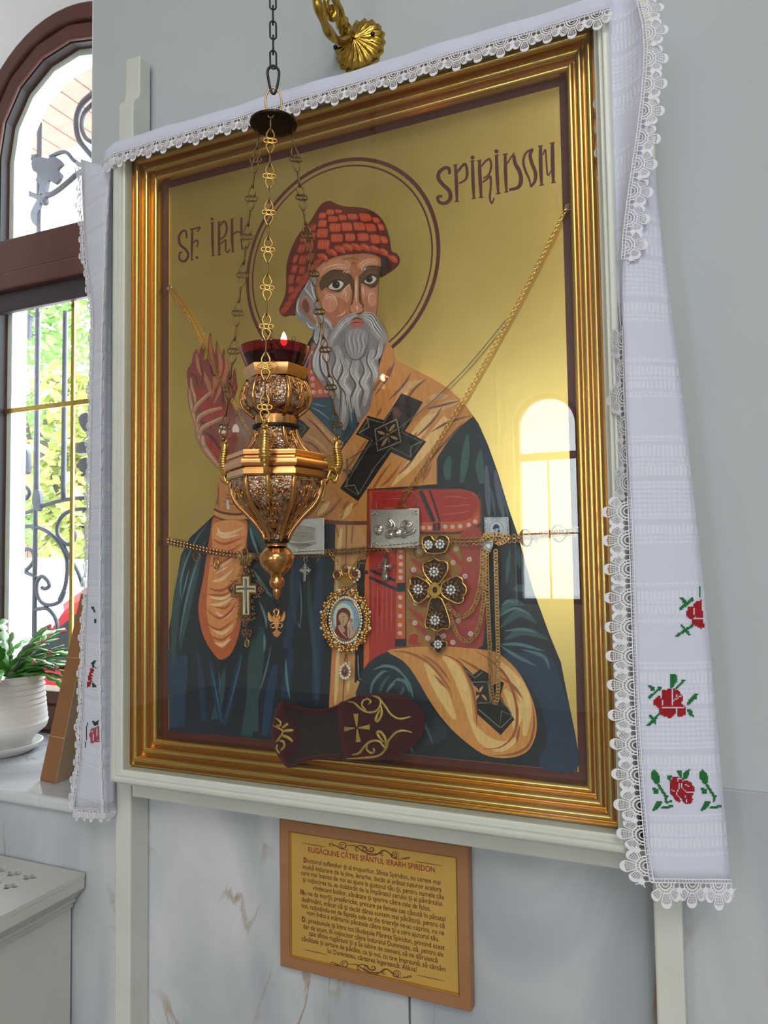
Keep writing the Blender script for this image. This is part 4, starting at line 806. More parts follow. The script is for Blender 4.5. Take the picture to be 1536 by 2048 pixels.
for (cx2, cy2, sg) in ((545, 662, -1), (590, 672, 1)):
    q = MB(); pts = [LP(cx2 + (3 if sg < 0 else -2), 700, -.01)]
    pts += [LP(cx2 + (3.2 if sg < 0 else -2.6), 690 - i * 8, -.01) for i in range(3)]
    for i in range(9):
        a = i / 8 * 5.2; pts.append(LP(cx2 + sg * (-4.2 * math.cos(a) if sg > 0 else -4.2 * math.cos(a)) * (1 if sg > 0 else 1), cy2 - 4 * math.sin(a) * 1.1, -.01))
    q.tube(pts, .0006, 5); q.obj('wick_hook', 'dark_steel', lamp)
# three bird-shaped arms
birdU = [(1150, 745), (1195, 700), (1270, 690), (1300, 640), (1305, 570), (1285, 520), (1283, 488), (1303, 505), (1318, 470), (1332, 500), (1350, 490), (1350, 515), (1374, 545), (1345, 556), (1330, 580), (1345, 680), (1340, 780), (1322, 830), (1338, 850), (1330, 885), (1312, 900), (1300, 985), (1278, 998), (1262, 980), (1268, 945), (1215, 948), (1195, 980), (1165, 930), (1185, 860), (1160, 820)]
tips = []
for k in range(3):
    th = A0 + k * 2 * math.pi / 3; rd = Vector((math.cos(th), math.sin(th), 0)); sd = Vector((-math.sin(th), math.cos(th), 0))
    def AP(u, v, off=0.0):
        X, Y = px('U', [(u, v)])[0]; r_ = (X - 553) * PXM / .94 ; w_ = AX + rd * r_ + sd * off; return Vector((w_.x, w_.y, zl(Y)))
    q = MB(); q.prism([AP(u, v, -.0016) for u, v in cr([(1150, 745), (1195, 702), (1270, 692), (1305, 660), (1330, 700), (1335, 790), (1300, 850), (1240, 860), (1185, 860), (1160, 820)], 2, True)], sd * .0032)
    def tb(pts, r_, n_=4): c_ = cr(pts, n_); rr = r_ if not isinstance(r_, tuple) else [r_[0] + (r_[1] - r_[0]) * i / (len(c_) - 1) for i in range(len(c_))]; q.tube([AP(*p) for p in c_], rr, 8)
    tb([(1345, 545), (1325, 530), (1308, 560), (1312, 620), (1326, 690), (1330, 760), (1312, 830), (1270, 858)], (.0042, .0075))
    tb([(1322, 525), (1350, 530), (1378, 552)], (.0048, .0014)); tb([(1310, 515), (1290, 500), (1282, 478)], (.0026, .0008)); tb([(1330, 505), (1340, 480), (1335, 455)], (.0020, .0012))
    for j in range(6): tb([(1158 + 8 * j, 745 + 20 * j - (20 if j > 3 else 0)), (1215 + 8 * j, 715 + 22 * j), (1300, 690 + 26 * j)], (.0032, .0026))
    for j in range(9):
        y_ = 600 + 28 * j; c_ = AP(1313 + 2.2 * j if j < 6 else 1326 - 6 * (j - 6), y_); q.torus(c_, .0058 + .0002 * j, .0010, (0, 0, 1), 12, 5)
    tb([(1310, 840), (1340, 850), (1338, 885), (1318, 872)], .0020); tb([(1300, 850), (1318, 900), (1300, 960), (1280, 985), (1266, 970), (1285, 960)], .0026); tb([(1270, 950), (1225, 940), (1190, 965), (1168, 985)], (.0030, .0022)); tb([(1230, 860), (1215, 900), (1195, 950)], .0028)
    tb([(1160, 950), (1165, 1030), (1150, 1110), (1130, 1160), (1115, 1190), (1135, 1205), (1148, 1190)], .0028)
    q.obj('bird_arm', 'gold_bird', lamp)
    tips.append(AP(1335, 470))
# chains
def linkmesh():
    q = MB(); r_ = .00115
    for sg in (-1, 1):
        q.tube([(x, 0, z * sg) for x, z in cr([(0, .019), (-.0022, .0165), (-.0052, .0095), (-.0040, .0045), (0, .0035), (.0040, .0045), (.0052, .0095), (.0022, .0165)], 3, True)], r_, 5, closed=True, nrm=(0, 1, 0))
        q.torus((0, 0, .0205 * sg), .0022, .0009, (1, 0, 0), 10, 5)
    for x in (-.0058, 0, .0058): q.torus((x, 0, 0), .0031, .0012, (0, 1, 0), 12, 5)
    return q.mesh('ornate_link', 'chain_gold')
def ovalmesh(name, l, w_, r_, m):
    q = MB(); pts = []
    for i in range(18):
        a = 2 * math.pi * i / 18; pts.append((w_ / 2 * math.cos(a), 0, (l / 2 - w_ / 2) * (1 if math.sin(a) > 0 else -1) + w_ / 2 * math.sin(a)))
    q.tube(pts, r_, 6, closed=True, nrm=(0, 1, 0)); return q.mesh(name, m)
ORN = linkmesh(); OVL = ovalmesh('oval_link', .0215, .0092, .00115, 'chain_metal')
ORN2 = ORN.copy(); ORN2.materials.clear(); ORN2.materials.append(M['chain_metal'])
dz = zl(247); DR = .0325
def run(parent, a, b_, meshes, pitch, face, names):
    a = Vector(a); b_ = Vector(b_); d = b_ - a; L_ = d.length; zx = d.normalized(); n = max(1, round(L_ / pitch)); sc = L_ / n / pitch
    fx = Vector(face); fx = (fx - zx * fx.dot(zx)).normalized(); fy = zx.cross(fx)
    for i in range(n):
        for me, off, tw in meshes:
            c = a + zx * ((i + off) * pitch * sc); cx2, sx2 = math.cos(tw), math.sin(tw)
            X = fx * cx2 + fy * sx2; Y = zx.cross(X)
            mw = Matrix(((X.x * sc, Y.x * sc, zx.x * sc, c.x), (X.y * sc, Y.y * sc, zx.y * sc, c.y), (X.z * sc, Y.z * sc, zx.z * sc, c.z), (0, 0, 0, 1)))
            inst(me, 'chain_link', parent, mw)
for k in range(3):
    th = A0 + k * 2 * math.pi / 3; B_ = Vector((AX.x + .027 * math.cos(th), AX.y + .027 * math.sin(th), dz - .006))
    q = MB(); q.torus(B_ + Vector((0, 0, .003)), .004, .0009, (math.cos(th), math.sin(th), 0), 12, 5); 
    ch = q.obj('chain', 'chain_metal', lamp); q = MB(); q.torus(tips[k], .0035, .0009, (math.cos(th), math.sin(th), 0), 12, 5); q.obj('chain_link', 'chain_metal', ch)
    run(ch, tips[k], B_, [(ORN if k == 0 else ORN2, .32, (0, .35, -.4)[k]), (OVL, .80, math.pi / 2)], .0545, RT, 'chain_link')
# canopy disc, ring, snap hook, suspension chain
q = MB(); q.lathe((AX.x, AX.y, dz), [(.004, -.003), (.026, -.0035), (.033, -.001), (.0335, .0005), (.033, .002), (.024, .0035), (.010, .006), (.007, .009), (.0035, .011)], 36); q.obj('canopy_disc', 'dark_bronze', lamp, auto=40)
zc_ = lambda py: P(545, py, -.27).z
q = MB(); q.torus((AX.x, AX.y, zc_(205)), .0205, .0013, (TW.x, TW.y, 0), 26, 6, sx=.55, sz=1.0); q.obj('hanging_ring', 'chain_gold', lamp)
q = MB(); q.tube([(AX.x + RT.x * x, AX.y + RT.y * x, zc_(160) + z) for x, z in cr([(0, .0205), (-.0075, .014), (-.0070, 0), (-.0035, -.016), (0, -.0205), (.0035, -.016), (.0070, 0), (.0075, .014)], 4, True)], .0019, 8, closed=True, nrm=(TW.x, TW.y, 0)); q.obj('snap_hook', 'dark_steel', lamp)
BL = ovalmesh('suspension_link', .0265, .0088, .0013, 'dark_steel')
q = MB(); q.tube([(AX.x, AX.y, 2.60), (AX.x, AX.y, ZC - .002)], .002, 8); q.torus((AX.x, AX.y, 2.597), .006, .0013, (RT.x, RT.y, 0), 14, 6); q.lathe((AX.x, AX.y, ZC - .004), [(.03, .004), (.028, 0), (.01, -.012), (.003, -.02)], 20)
sch = q.obj('suspension_rod', 'dark_steel', lamp)
z0_ = zc_(131); n_ = int((2.595 - z0_) / .0218)
for i in range(n_ + 1):
    a = math.radians(35) + (math.pi / 2 if i % 2 else 0); inst(BL, 'suspension_link', sch, Matrix.Translation((AX.x, AX.y, z0_ + .008 + i * .0218)) @ Matrix.Rotation(a, 4, 'Z'))
# eagle pendant
q = MB(); q.torus(LP(553.5, 1203), .0052, .0009, (TW.x, TW.y, 0), 16, 6); q.torus(LP(552.5, 1211), .003, .0009, (RT.x, RT.y, 0), 12, 5); q.obj('pendant_ring', 'dark_steel', lamp)
def J(u, v, off=0.0): X, Y = px('J', [(u, v)])[0]; return LP(X, Y, off)
q = MB(); wing = [(745, 1248), (728, 1270), (730, 1310), (724, 1330), (738, 1350), (736, 1378), (756, 1390), (760, 1410), (795, 1402), (832, 1440), (850, 1400), (838, 1330), (812, 1300), (795, 1345), (770, 1300)]
for mir in (False, True):
    w_ = [((1716 - u) if mir else u, v) for u, v in wing]
    q.prism([J(u, v, -.0012) for u, v in w_], TW * .0026)
    lg = [((1716 - u) if mir else u, v) for u, v in [(835, 1430), (790, 1440), (770, 1460), (790, 1500), (835, 1490)]]; q.tube([J(u, v) for u, v in cr(lg, 3)], .0010, 5)
    for i in range(4):
        a, b_ = (745 + 12 * i, 1270 + 28 * i), (815 + 4 * i, 1370 + 14 * i); q.tube([J((1716 - a[0]) if mir else a[0], a[1], .0016), J((1716 - b_[0]) if mir else b_[0], b_[1], .0016)], .0007, 4)
    hd = [((1716 - u) if mir else u, v) for u, v in [(856, 1330), (832, 1290), (822, 1250), (838, 1230), (818, 1262)]]; q.tube([J(u, v, .0006) for u, v in cr(hd, 3)], [.0016] * 8 + [.0010] * 5, 6)
q.prism([J(u, v, -.0015) for u, v in [(858, 1320), (830, 1380), (822, 1440), (840, 1510), (858, 1545), (876, 1510), (894, 1440), (886, 1380)]], TW * .004)
q.prism([J(u, v, -.001) for u, v in [(850, 1530), (785, 1580), (812, 1590), (805, 1620), (832, 1620), (835, 1650), (858, 1640), (880, 1650), (884, 1620), (912, 1620), (905, 1590), (935, 1580), (868, 1530)]], TW * .0022)
q.ball(J(858, 1215), .0018, 7, 5); q.prism([J(u, v, -.001) for u, v in [(815, 1235), (820, 1212), (840, 1222), (858, 1195), (876, 1222), (896, 1212), (900, 1235)]], TW * .002)
bev(q.obj('eagle_pendant', 'lamp_gold', lamp), .0004, 1)
# ================================================================== embroidered towel draped over the stand
m = mat('linen', (226, 226, 238), 0.85, sheen=0.3); nt, b = nodes('linen'); N = nt.nodes; L = nt.links
ZA, ZB = P(1330, 868, -.11).z, P(1330, 1323, -.11).z
tc = N.new('ShaderNodeTexCoord'); sx = N.new('ShaderNodeSeparateXYZ'); L.new(tc.outputs['Object'], sx.inputs[0])
def mth(op, a, b_=None, c=None):
    n = N.new('ShaderNodeMath'); n.operation = op
    for i, v in enumerate((a, b_, c)):
        if v is None: continue
        if isinstance(v, (int, float)): n.inputs[i].default_value = v
        else: L.new(v, n.inputs[i])
    return n.outputs[0]
X_, Z_ = sx.outputs[0], sx.outputs[2]
ph = mth('FRACT', mth('MULTIPLY', mth('SUBTRACT', ZA + 5 * (ZA - ZB), Z_), 1 / (ZA - ZB)))
rm = N.new('ShaderNodeValToRGB'); rm.color_ramp.interpolation = 'CONSTANT'; L.new(ph, rm.inputs[0])
for p_, v in ((.0, .75), (.03, .1), (.045, .9), (.09, .55), (.14, .9), (.18, .0), (.205, .8), (.235, .55), (.345, .8), (.375, .0), (.40, .9), (.44, .55), (.47, .75), (.485, .25), (.65, .7), (.675, .1), (.69, .9), (.73, .55), (.76, .9), (.79, .1), (.805, .7), (.83, .25)):
    if p_ == 0: e = rm.color_ramp.elements[0]
    else: e = rm.color_ramp.elements.new(p_)
    e.position = p_; e.color = (v, v, v, 1)
rm.color_ramp.elements.remove(rm.color_ramp.elements[-1]) if rm.color_ramp.elements[-1].position >= .999 else None
bars = mth('SINE', mth('MULTIPLY', X_, 2 * math.pi / .0052)); dia = mth('MULTIPLY', mth('SINE', mth('MULTIPLY', mth('ADD', X_, Z_), 2 * math.pi / .012)), mth('SINE', mth('MULTIPLY', mth('SUBTRACT', X_, Z_), 2 * math.pi / .012)))
isb = mth('GREATER_THAN', rm.outputs[0], .85); isd = mth('GREATER_THAN', rm.outputs[0], .5)
pat = mth('ADD', mth('MULTIPLY', isb, bars), mth('MULTIPLY', mth('SUBTRACT', isd, isb), dia))
wv = N.new('ShaderNodeTexNoise'); wv.inputs['Scale'].default_value = 900; L.new(tc.outputs['Object'], wv.inputs[0])
hgt = mth('ADD', mth('MULTIPLY', pat, .5), mth('MULTIPLY', wv.outputs[0], .5))
bp = N.new('ShaderNodeBump'); bp.inputs['Strength'].default_value = .45; bp.inputs['Distance'].default_value = .0012; L.new(hgt, bp.inputs['Height']); L.new(bp.outputs[0], b.inputs['Normal'])
mxx = N.new('ShaderNodeMix'); mxx.data_type = 'RGBA'; mxx.inputs[6].default_value = (*lin((202, 205, 226)), 1); mxx.inputs[7].default_value = (*lin((220, 223, 238)), 1)
L.new(mth('MULTIPLY_ADD', pat, .30, mth('MULTIPLY', rm.outputs[0], .6)), mxx.inputs[0]); L.new(mxx.outputs[2], b.inputs['Base Color'])
mat('lace_thread', (228, 228, 238), 0.8, sheen=0.2, var=0.04, scale=200)
mat('thread_red', (168, 22, 34), 0.75, var=0.2, scale=300); mat('thread_green', (34, 122, 62), 0.75, var=0.25, scale=300); mat('thread_dark', (34, 70, 58), 0.75, var=0.25, scale=300); mat('thread_pink', (176, 76, 92), 0.75, var=0.2, scale=300)
tw = thing('embroidered_towel', (-.55, -.10, 2.215), 'white linen towel with lace edge and red roses draped over the icon stand', 'towel')
class Sheet:
    def __init__(s, Lp, Rp, n=36, m_=7, bulge=0.0, name='panel', thick=.0007):
        s.L = s.rs(Lp, n); s.R = s.rs(Rp, n); s.n = n; s.b = bulge
        rows = []
        for i in range(n):
            a, b_ = s.L[i], s.R[i]; row = []
            for j in range(m_):
                t = j / (m_ - 1); X, Y, y = [a[k] + (b_[k] - a[k]) * t for k in range(3)]
                row.append(P(X, Y, y - bulge * math.sin(math.pi * t)))
            rows.append(row)
        s.rows = rows
        q = MB(); q.grid(rows); s.o = q.obj(name, 'linen', tw, fix=False)
        so = s.o.modifiers.new('thick', 'SOLIDIFY'); so.thickness = thick; so.offset = 0
    def rs(s, pts, n):
        c = cr(pts, 8); d = [0]
        for a, b_ in zip(c, c[1:]): d.append(d[-1] + math.hypot(a[0] - b_[0], a[1] - b_[1]))
        out = []
        for i in range(n):
            t = d[-1] * i / (n - 1); k = 0
            while k < len(d) - 2 and d[k + 1] < t: k += 1
            f = (t - d[k]) / ((d[k + 1] - d[k]) or 1); out.append(tuple(c[k][j] + (c[k + 1][j] - c[k][j]) * f for j in range(3)))
        return out
    def at(s, X, Y, lift=.0012):
        best = None
        for i in range(s.n - 1):
            a, b_ = s.L[i], s.R[i]; c, d = s.L[i + 1], s.R[i + 1]
            # row by height at this column
            f = (X - a[0]) / ((b_[0] - a[0]) or 1); f2 = min(1.05, max(-.05, f)); y0 = a[1] + (b_[1] - a[1]) * f2; y1 = c[1] + (d[1] - c[1]) * f2
            if y0 <= Y <= y1:
                t = (Y - y0) / ((y1 - y0) or 1); l = [a[k] + (c[k] - a[k]) * t for k in range(3)]; r_ = [b_[k] + (d[k] - b_[k]) * t for k in range(3)]
                g = (X - l[0]) / ((r_[0] - l[0]) or 1)
                if -0.02 <= g <= 1.02: return P(X, Y, l[2] + (r_[2] - l[2]) * g - lift - s.b * math.sin(math.pi * min(1, max(0, g))))
        return None
# lace motif (unit pitch, v outward)
def lace_mesh():
    q = MB()
    def rib(pts, r_, closed=False, z=0.0): q.tube([(u, v, z) for u, v in pts], r_, 4, closed=closed, nrm=(0, 0, 1), flat=.5)
    rib([(-.5, .02), (.5, .02)], .022); rib([(-.5, .13), (.5, .13)], .022)
    for i in range(9): rib([(-.5 + i / 8, .02), (-.5 + i / 8, .13)], .016)
    arc = lambda r_, n=12: [(r_ * math.cos(math.pi * i / n), .14 + r_ * math.sin(math.pi * i / n)) for i in range(n + 1)]
    for r_, w_ in ((.12, .022), (.22, .035), (.32, .028)): rib(arc(r_), w_)
    for i in range(1, 9):
        a = math.pi * i / 9; rib([(.22 * math.cos(a), .14 + .22 * math.sin(a)), (.32 * math.cos(a), .14 + .32 * math.sin(a))], .016)
    for ang, ln, hw in ((0, .44, .17), (-44, .36, .15), (44, .36, .15)):
        a = math.radians(ang); ca, sa = math.cos(a), math.sin(a)
        tr_ = lambda x, y_: (x * ca + y_ * sa, .16 + (-x * sa + y_ * ca))
        out = cr([(hw * .45, .30), (hw * .85, .30 + ln * .35), (hw, .30 + ln * .7), (hw * .6, .30 + ln * .94), (0, .30 + ln), (-hw * .6, .30 + ln * .94), (-hw, .30 + ln * .7), (-hw * .85, .30 + ln * .35), (-hw * .45, .30)], 3, True)
        rib([tr_(*p) for p in out], .026, True)
        inn = cr([(hw * .95, .30 + ln * .66), (hw * .58, .30 + ln * .92), (0, .30 + ln * .98), (-hw * .58, .30 + ln * .92), (-hw * .95, .30 + ln * .66), (-hw * .5, .30 + ln * .70), (0, .30 + ln * .74), (hw * .5, .30 + ln * .70)], 2, True)
        q.prism([(*tr_(*p), -.015) for p in inn], (0, 0, .03))
        for k in (-.45, 0, .45): rib([tr_(hw * k * .7, .32), tr_(hw * k, .30 + ln * .7)], .012)
        for k in (.2, .38, .55): rib([tr_(-hw * .8, .30 + ln * k), tr_(hw * .8, .30 + ln * k)], .012)
    rib([(.5 + .075 * math.cos(2 * math.pi * i / 8), .36 + .075 * math.sin(2 * math.pi * i / 8)) for i in range(8)], .045, True)
    q.prism([(.5 + .06 * math.cos(2 * math.pi * i / 8), .36 + .06 * math.sin(2 * math.pi * i / 8), -.02) for i in range(8)], (0, 0, .04))
    for a_, b2 in (((.30, .28), (.44, .34)), ((.70, .28), (.56, .34)), ((.5, .13), (.5, .29)), ((.44, .44), (.40, .54)), ((.56, .44), (.60, .54))): rib([a_, b2], .022)
    return q.mesh('lace_scallop', 'lace_thread')
LACE = lace_mesh()
def lace(parent, edge, outs, pitch, hs=1.0, curl=0.0, lift=.0014):
    """edge: world points; outs: outward vectors per point"""
    d = [0]
    for a, b_ in zip(edge, edge[1:]): d.append(d[-1] + (b_ - a).length)
    n = max(1, round(d[-1] / pitch)); pt = d[-1] / n
    for i in range(n):
        def at(t):
            k = 0
            while k < len(d) - 2 and d[k + 1] < t: k += 1
            f = (t - d[k]) / ((d[k + 1] - d[k]) or 1); return edge[k].lerp(edge[k + 1], f), outs[k].lerp(outs[k + 1], f)
        (a, _), (b_, _), (c, o_) = at(i * pt), at((i + 1) * pt), at((i + .5) * pt)
        u = (b_ - a).normalized(); v = (o_ - u * o_.dot(u)).normalized(); w_ = u.cross(v); s_ = pt * 1.0
        v2 = (v + w_ * (.10 * math.sin(i * 2.3) + curl)).normalized(); w2 = u.cross(v2)
        c = a.lerp(b_, .5) - v2 * .0042 + Vector((0, -lift, 0))
        inst(LACE, 'lace_scallop', parent, Matrix(((u.x * s_, v2.x * s_ * hs, w2.x * s_, c.x), (u.y * s_, v2.y * s_ * hs, w2.y * s_, c.y), (u.z * s_, v2.z * s_ * hs, w2.z * s_, c.z), (0, 0, 0, 1))))
# strip over the top of the stand
xs = [-1.016 + i * (1.016 - .104) / 60 for i in range(61)]
def wob(x): return .0016 * math.sin(x * 23) + .001 * math.sin(x * 61 + 1)
prf = [(-.040, 2.2155), (-.075, 2.2165), (-.108, 2.2165), (-.1148, 2.2135), (-.1165, 2.207), (-.1172, 2.198), (-.1178, 2.187)]
rows = [[Vector((x, y + (wob(x) if y < -.11 else 0), z + (.4 * wob(x + .3) if z < 2.2 else 0) - (.012 * max(0, (-.985 - x) / .03) if k > 1 else .004 * max(0, (-.985 - x) / .03)))) for x in xs] for k, (y, z) in enumerate(prf)]
q = MB(); q.grid(rows); top = q.obj('top_panel', 'linen', tw, fix=False); so = top.modifiers.new('thick', 'SOLIDIFY'); so.thickness = .0008; so.offset = 0
dn = [Vector((0, -.12, -1))] * len(xs)
lace(top, rows[-1], dn, .0335, 1.0)
# left hanging fold
SA = Sheet([(162, 318, -.075), (166, 420, -.07), (172, 520, -.07), (186, 620, -.07), (184, 760, -.07), (181, 900, -.07), (178, 1050, -.068), (173, 1200, -.066), (168, 1300, -.064), (164, 1420, -.062), (158, 1540, -.06), (146, 1618, -.06)],
           [(222, 336, -.100), (216, 420, -.100), (212, 520, -.10), (208, 640, -.10), (205, 800, -.098), (204, 1000, -.096), (203, 1150, -.094), (203, 1300, -.092), (204, 1450, -.09), (206, 1560, -.088), (209, 1622, -.086)], 40, 6, .003, 'left_panel')
SB = Sheet([(p[0], p[1], p[2]) for p in SA.R[::3]] + [SA.R[-1]], [(226, 338, -.07), (225, 600, -.066), (226, 900, -.064), (226, 1200, -.062), (228, 1500, -.06), (231, 1618, -.06)], 30, 4, -.002, 'left_return_panel')
eL = [r_[0] for r_ in SA.rows]; oL = [(r_[0] - r_[-1]).normalized() for r_ in SA.rows]
lace(SA.o, eL, oL, .034, .9)
eB = [r_[-1] + Vector((-.0012, -.0012, 0)) for r_ in SA.rows]; lace(SA.o, eB, [(-a) for a in oL], .034, .28)
lace(SA.o, SA.rows[-1], [Vector((0, 0, -1))] * 6, .03, 1.0); lace(SB.o, SB.rows[-1], [Vector((0, 0, -1))] * 4, .03, .95)
# right hanging folds
SC = Sheet([(1218, -14, -.104), (1215, 30, -.104), (1212, 130, -.103), (1213, 260, -.102), (1217, 380, -.102), (1224, 480, -.104), (1234, 580, -.108), (1242, 660, -.112)],
           [(1266, -16, -.110), (1284, 16, -.122), (1294, 90, -.128), (1288, 190, -.130), (1276, 290, -.132), (1261, 390, -.132), (1251, 480, -.130), (1246, 580, -.128), (1246, 660, -.125)], 30, 6, -.012, 'fold_panel')
SD = Sheet([(1291, 205, -.118), (1277, 300, -.124), (1262, 390, -.127), (1252, 480, -.128), (1246, 600, -.128), (1248, 750, -.127), (1254, 900, -.126), (1262, 1100, -.125), (1268, 1300, -.124), (1277, 1500, -.123), (1291, 1680, -.122), (1302, 1762, -.122)],
           [(1296, 225, -.105), (1304, 310, -.100), (1316, 410, -.095), (1332, 540, -.09), (1350, 680, -.088), (1368, 820, -.086), (1388, 1000, -.085), (1408, 1180, -.084), (1424, 1340, -.083), (1440, 1520, -.082), (1456, 1700, -.082), (1462, 1764, -.082)], 60, 9, .006, 'right_panel')
eC = [r_[0] for r_ in SC.rows[8:]]; oC = [(r_[0] - r_[-1]).normalized() for r_ in SC.rows[8:]]; lace(SC.o, eC, oC, .034, .8)
eC2 = [r_[-1] for r_ in SC.rows[1:24]]; oC2 = [Vector((1, .25, -.05))] * len(eC2); lace(SC.o, eC2, oC2, .036, 1.0)
k0 = 17
eD = [r_[0] for r_ in SD.rows[k0:]]; oD = [Vector((-1, -.05, 0)) if i > 12 else Vector((-.55, .6, 0)) for i in range(len(eD))]; lace(SD.o, eD, oD, .0375, 1.15)
bD = [p for p in SD.rows[-1]]; lace(SD.o, bD, [Vector((0, 0, -1))] * len(bD), .0365, 1.2)
# cross-stitch
def inside(pt, poly):
    x, y = pt; c = False
    for (x0, y0), (x1, y1) in zip(poly, poly[1:] + poly[:1]):
        if (y0 > y) != (y1 > y) and x < (x1 - x0) * (y - y0) / (y1 - y0) + x0: c = not c
    return c
def dseg(p, a, b_):
    ax, ay = b_[0] - a[0], b_[1] - a[1]; l = ax * ax + ay * ay or 1; t = max(0, min(1, ((p[0] - a[0]) * ax + (p[1] - a[1]) * ay) / l)); return math.hypot(p[0] - a[0] - ax * t, p[1] - a[1] - ay * t)
def stitch(sheet, crop, polys, segs, gaps, cell, m_, name, dx=0):
    q = MB(); pts = [p for a in polys for p in a] + [p for s_ in segs for p in s_[:2]]
    x0, x1 = min(p[0] for p in pts) - cell, max(p[0] for p in pts) + cell; y0, y1 = min(p[1] for p in pts) - cell, max(p[1] for p in pts) + cell
    ny = int((y1 - y0) / cell); nx = int((x1 - x0) / cell)
    for j in range(ny):
        for i in range(nx):
            c = (x0 + (i + .5) * cell, y0 + (j + .5) * cell)
            if not (any(inside(c, a) for a in polys) or any(dseg(c, s_[0], s_[1]) < s_[2] * 1.25 for s_ in segs)): continue
            if any(dseg(c, g[0], g[1]) < cell * .42 for g in gaps): continue
            h = cell * .49; cor = [sheet.at(*px(crop, [(c[0] + dx + a, c[1] + b_)])[0]) for a, b_ in ((-h, -h), (h, -h), (h, h), (-h, h))]
            if any(v is None for v in cor): continue
            mid = (cor[0] + cor[1] + cor[2] + cor[3]) / 4 + Vector((0, -.0007, 0)); q.add(cor + [mid], [(0, 1, 4), (1, 2, 4), (2, 3, 4), (3, 0, 4)])
    if q.f: q.obj(name, m_, sheet.o, fix=False)['kind'] = 'stuff'
stitch(SD, 'R', [[(605, 270), (615, 240), (640, 240), (655, 210), (692, 196), (700, 300), (708, 355), (690, 362), (640, 340), (640, 310), (610, 300)]], [], [((640, 205), (655, 300)), ((640, 300), (705, 305))], 8, 'thread_red', 'embroidered_rose')
stitch(SD, 'R', [[(565, 180), (600, 190), (605, 222), (590, 225)], [(628, 185), (650, 185), (636, 205)], [(680, 120), (690, 120), (690, 190), (680, 180)]], [((572, 250), (640, 195), 7), ((550, 405), (640, 345), 6), ((580, 345), (622, 395), 6)], [], 8, 'thread_green', 'embroidered_leaves')
stitch(SD, 'R', [[(418, 770), (440, 745), (462, 745), (468, 715), (510, 703), (558, 710), (586, 750), (580, 790), (602, 810), (600, 858), (560, 862), (545, 848), (515, 874), (470, 858), (448, 842), (450, 815), (422, 795)]], [], [((463, 745), (475, 810)), ((526, 708), (528, 800)), ((465, 808), (590, 812)), ((548, 815), (550, 860)), ((535, 770), (575, 745)), ((545, 735), (560, 760))], 8, 'thread_red', 'embroidered_rose')
stitch(SD, 'R', [[(385, 685), (420, 690), (428, 720), (404, 715)], [(515, 620), (548, 622), (552, 660), (526, 702), (510, 702)], [(603, 790), (640, 740), (670, 728), (668, 755), (618, 795)], [(605, 820), (635, 818), (650, 868), (622, 852)], [(438, 690), (466, 690), (448, 705)]], [((395, 755), (455, 700), 6), ((545, 705), (592, 655), 6), ((388, 912), (452, 846), 6), ((400, 858), (428, 900), 6)], [], 8, 'thread_green', 'embroidered_leaves')
stitch(SD, 'R', [[(512, 1250), (518, 1222), (532, 1205), (556, 1206), (568, 1222), (590, 1222), (612, 1228), (634, 1240), (650, 1265), (650, 1290), (640, 1312), (642, 1340), (632, 1360), (600, 1356), (584, 1346), (562, 1350), (540, 1336), (524, 1310), (512, 1296)]], [], [((556, 1212), (566, 1262)), ((566, 1262), (548, 1300)), ((548, 1300), (584, 1346)), ((584, 1228), (578, 1262)), ((578, 1262), (606, 1290)), ((606, 1290), (648, 1292)), ((600, 1248), (630, 1262)), ((600, 1310), (608, 1350)), ((518, 1276), (540, 1290))], 7, 'thread_red', 'embroidered_rose')
g3 = ([[(405, 1180), (425, 1162), (450, 1190), (456, 1240), (430, 1246), (405, 1215)], [(412, 1268), (448, 1272), (446, 1302), (420, 1302)], [(412, 1396), (436, 1345), (468, 1342), (460, 1372), (424, 1400)], [(478, 1308), (502, 1308), (496, 1346), (480, 1352)]], [((445, 1250), (490, 1318), 6), ((470, 1382), (530, 1372), 6), ((495, 1350), (520, 1345), 5)])
stitch(SD, 'R', g3[0], g3[1], [], 7, 'thread_green', 'embroidered_leaves'); stitch(SD, 'R', g3[0], g3[1][:2], [], 7, 'thread_green', 'embroidered_leaves', dx=275)
stitch(SD, 'R', [[(546, 1166), (580, 1172), (584, 1216), (566, 1206)], [(582, 1196), (606, 1168), (628, 1162), (616, 1208), (592, 1222)], [(496, 1212), (524, 1192), (516, 1234)]], [((500, 1200), (512, 1225), 5)], [], 7, 'thread_green', 'embroidered_leaves')
stitch(SA, 'X', [[(238, 712), (262, 730), (252, 795), (232, 862), (208, 872), (214, 800)]], [], [((240, 760), (255, 770)), ((215, 820), (245, 815))], 8, 'thread_red', 'embroidered_rose')
stitch(SA, 'X', [[(240, 244), (262, 248), (278, 292), (262, 290), (246, 268)], [(264, 342), (284, 342), (280, 372), (264, 372)], [(240, 680), (262, 656), (280, 660), (262, 700), (278, 722), (250, 716)], [(244, 826), (262, 838), (290, 862), (250, 868)]], [], [], 8, 'thread_dark', 'embroidered_leaves')
stitch(SA, 'X', [[(236, 1192), (300, 1165), (314, 1180), (312, 1285), (240, 1300), (226, 1240)]], [], [((250, 1200), (262, 1290)), ((285, 1190), (290, 1280))], 9, 'thread_pink', 'embroidered_rose')
stitch(SA, 'X', [[(244, 1120), (272, 1132), (304, 1118), (294, 1160), (262, 1166)], [(206, 1140), (214, 1140), (208, 1230), (200, 1330), (192, 1340)]], [], [], 8, 'thread_dark', 'embroidered_leaves')
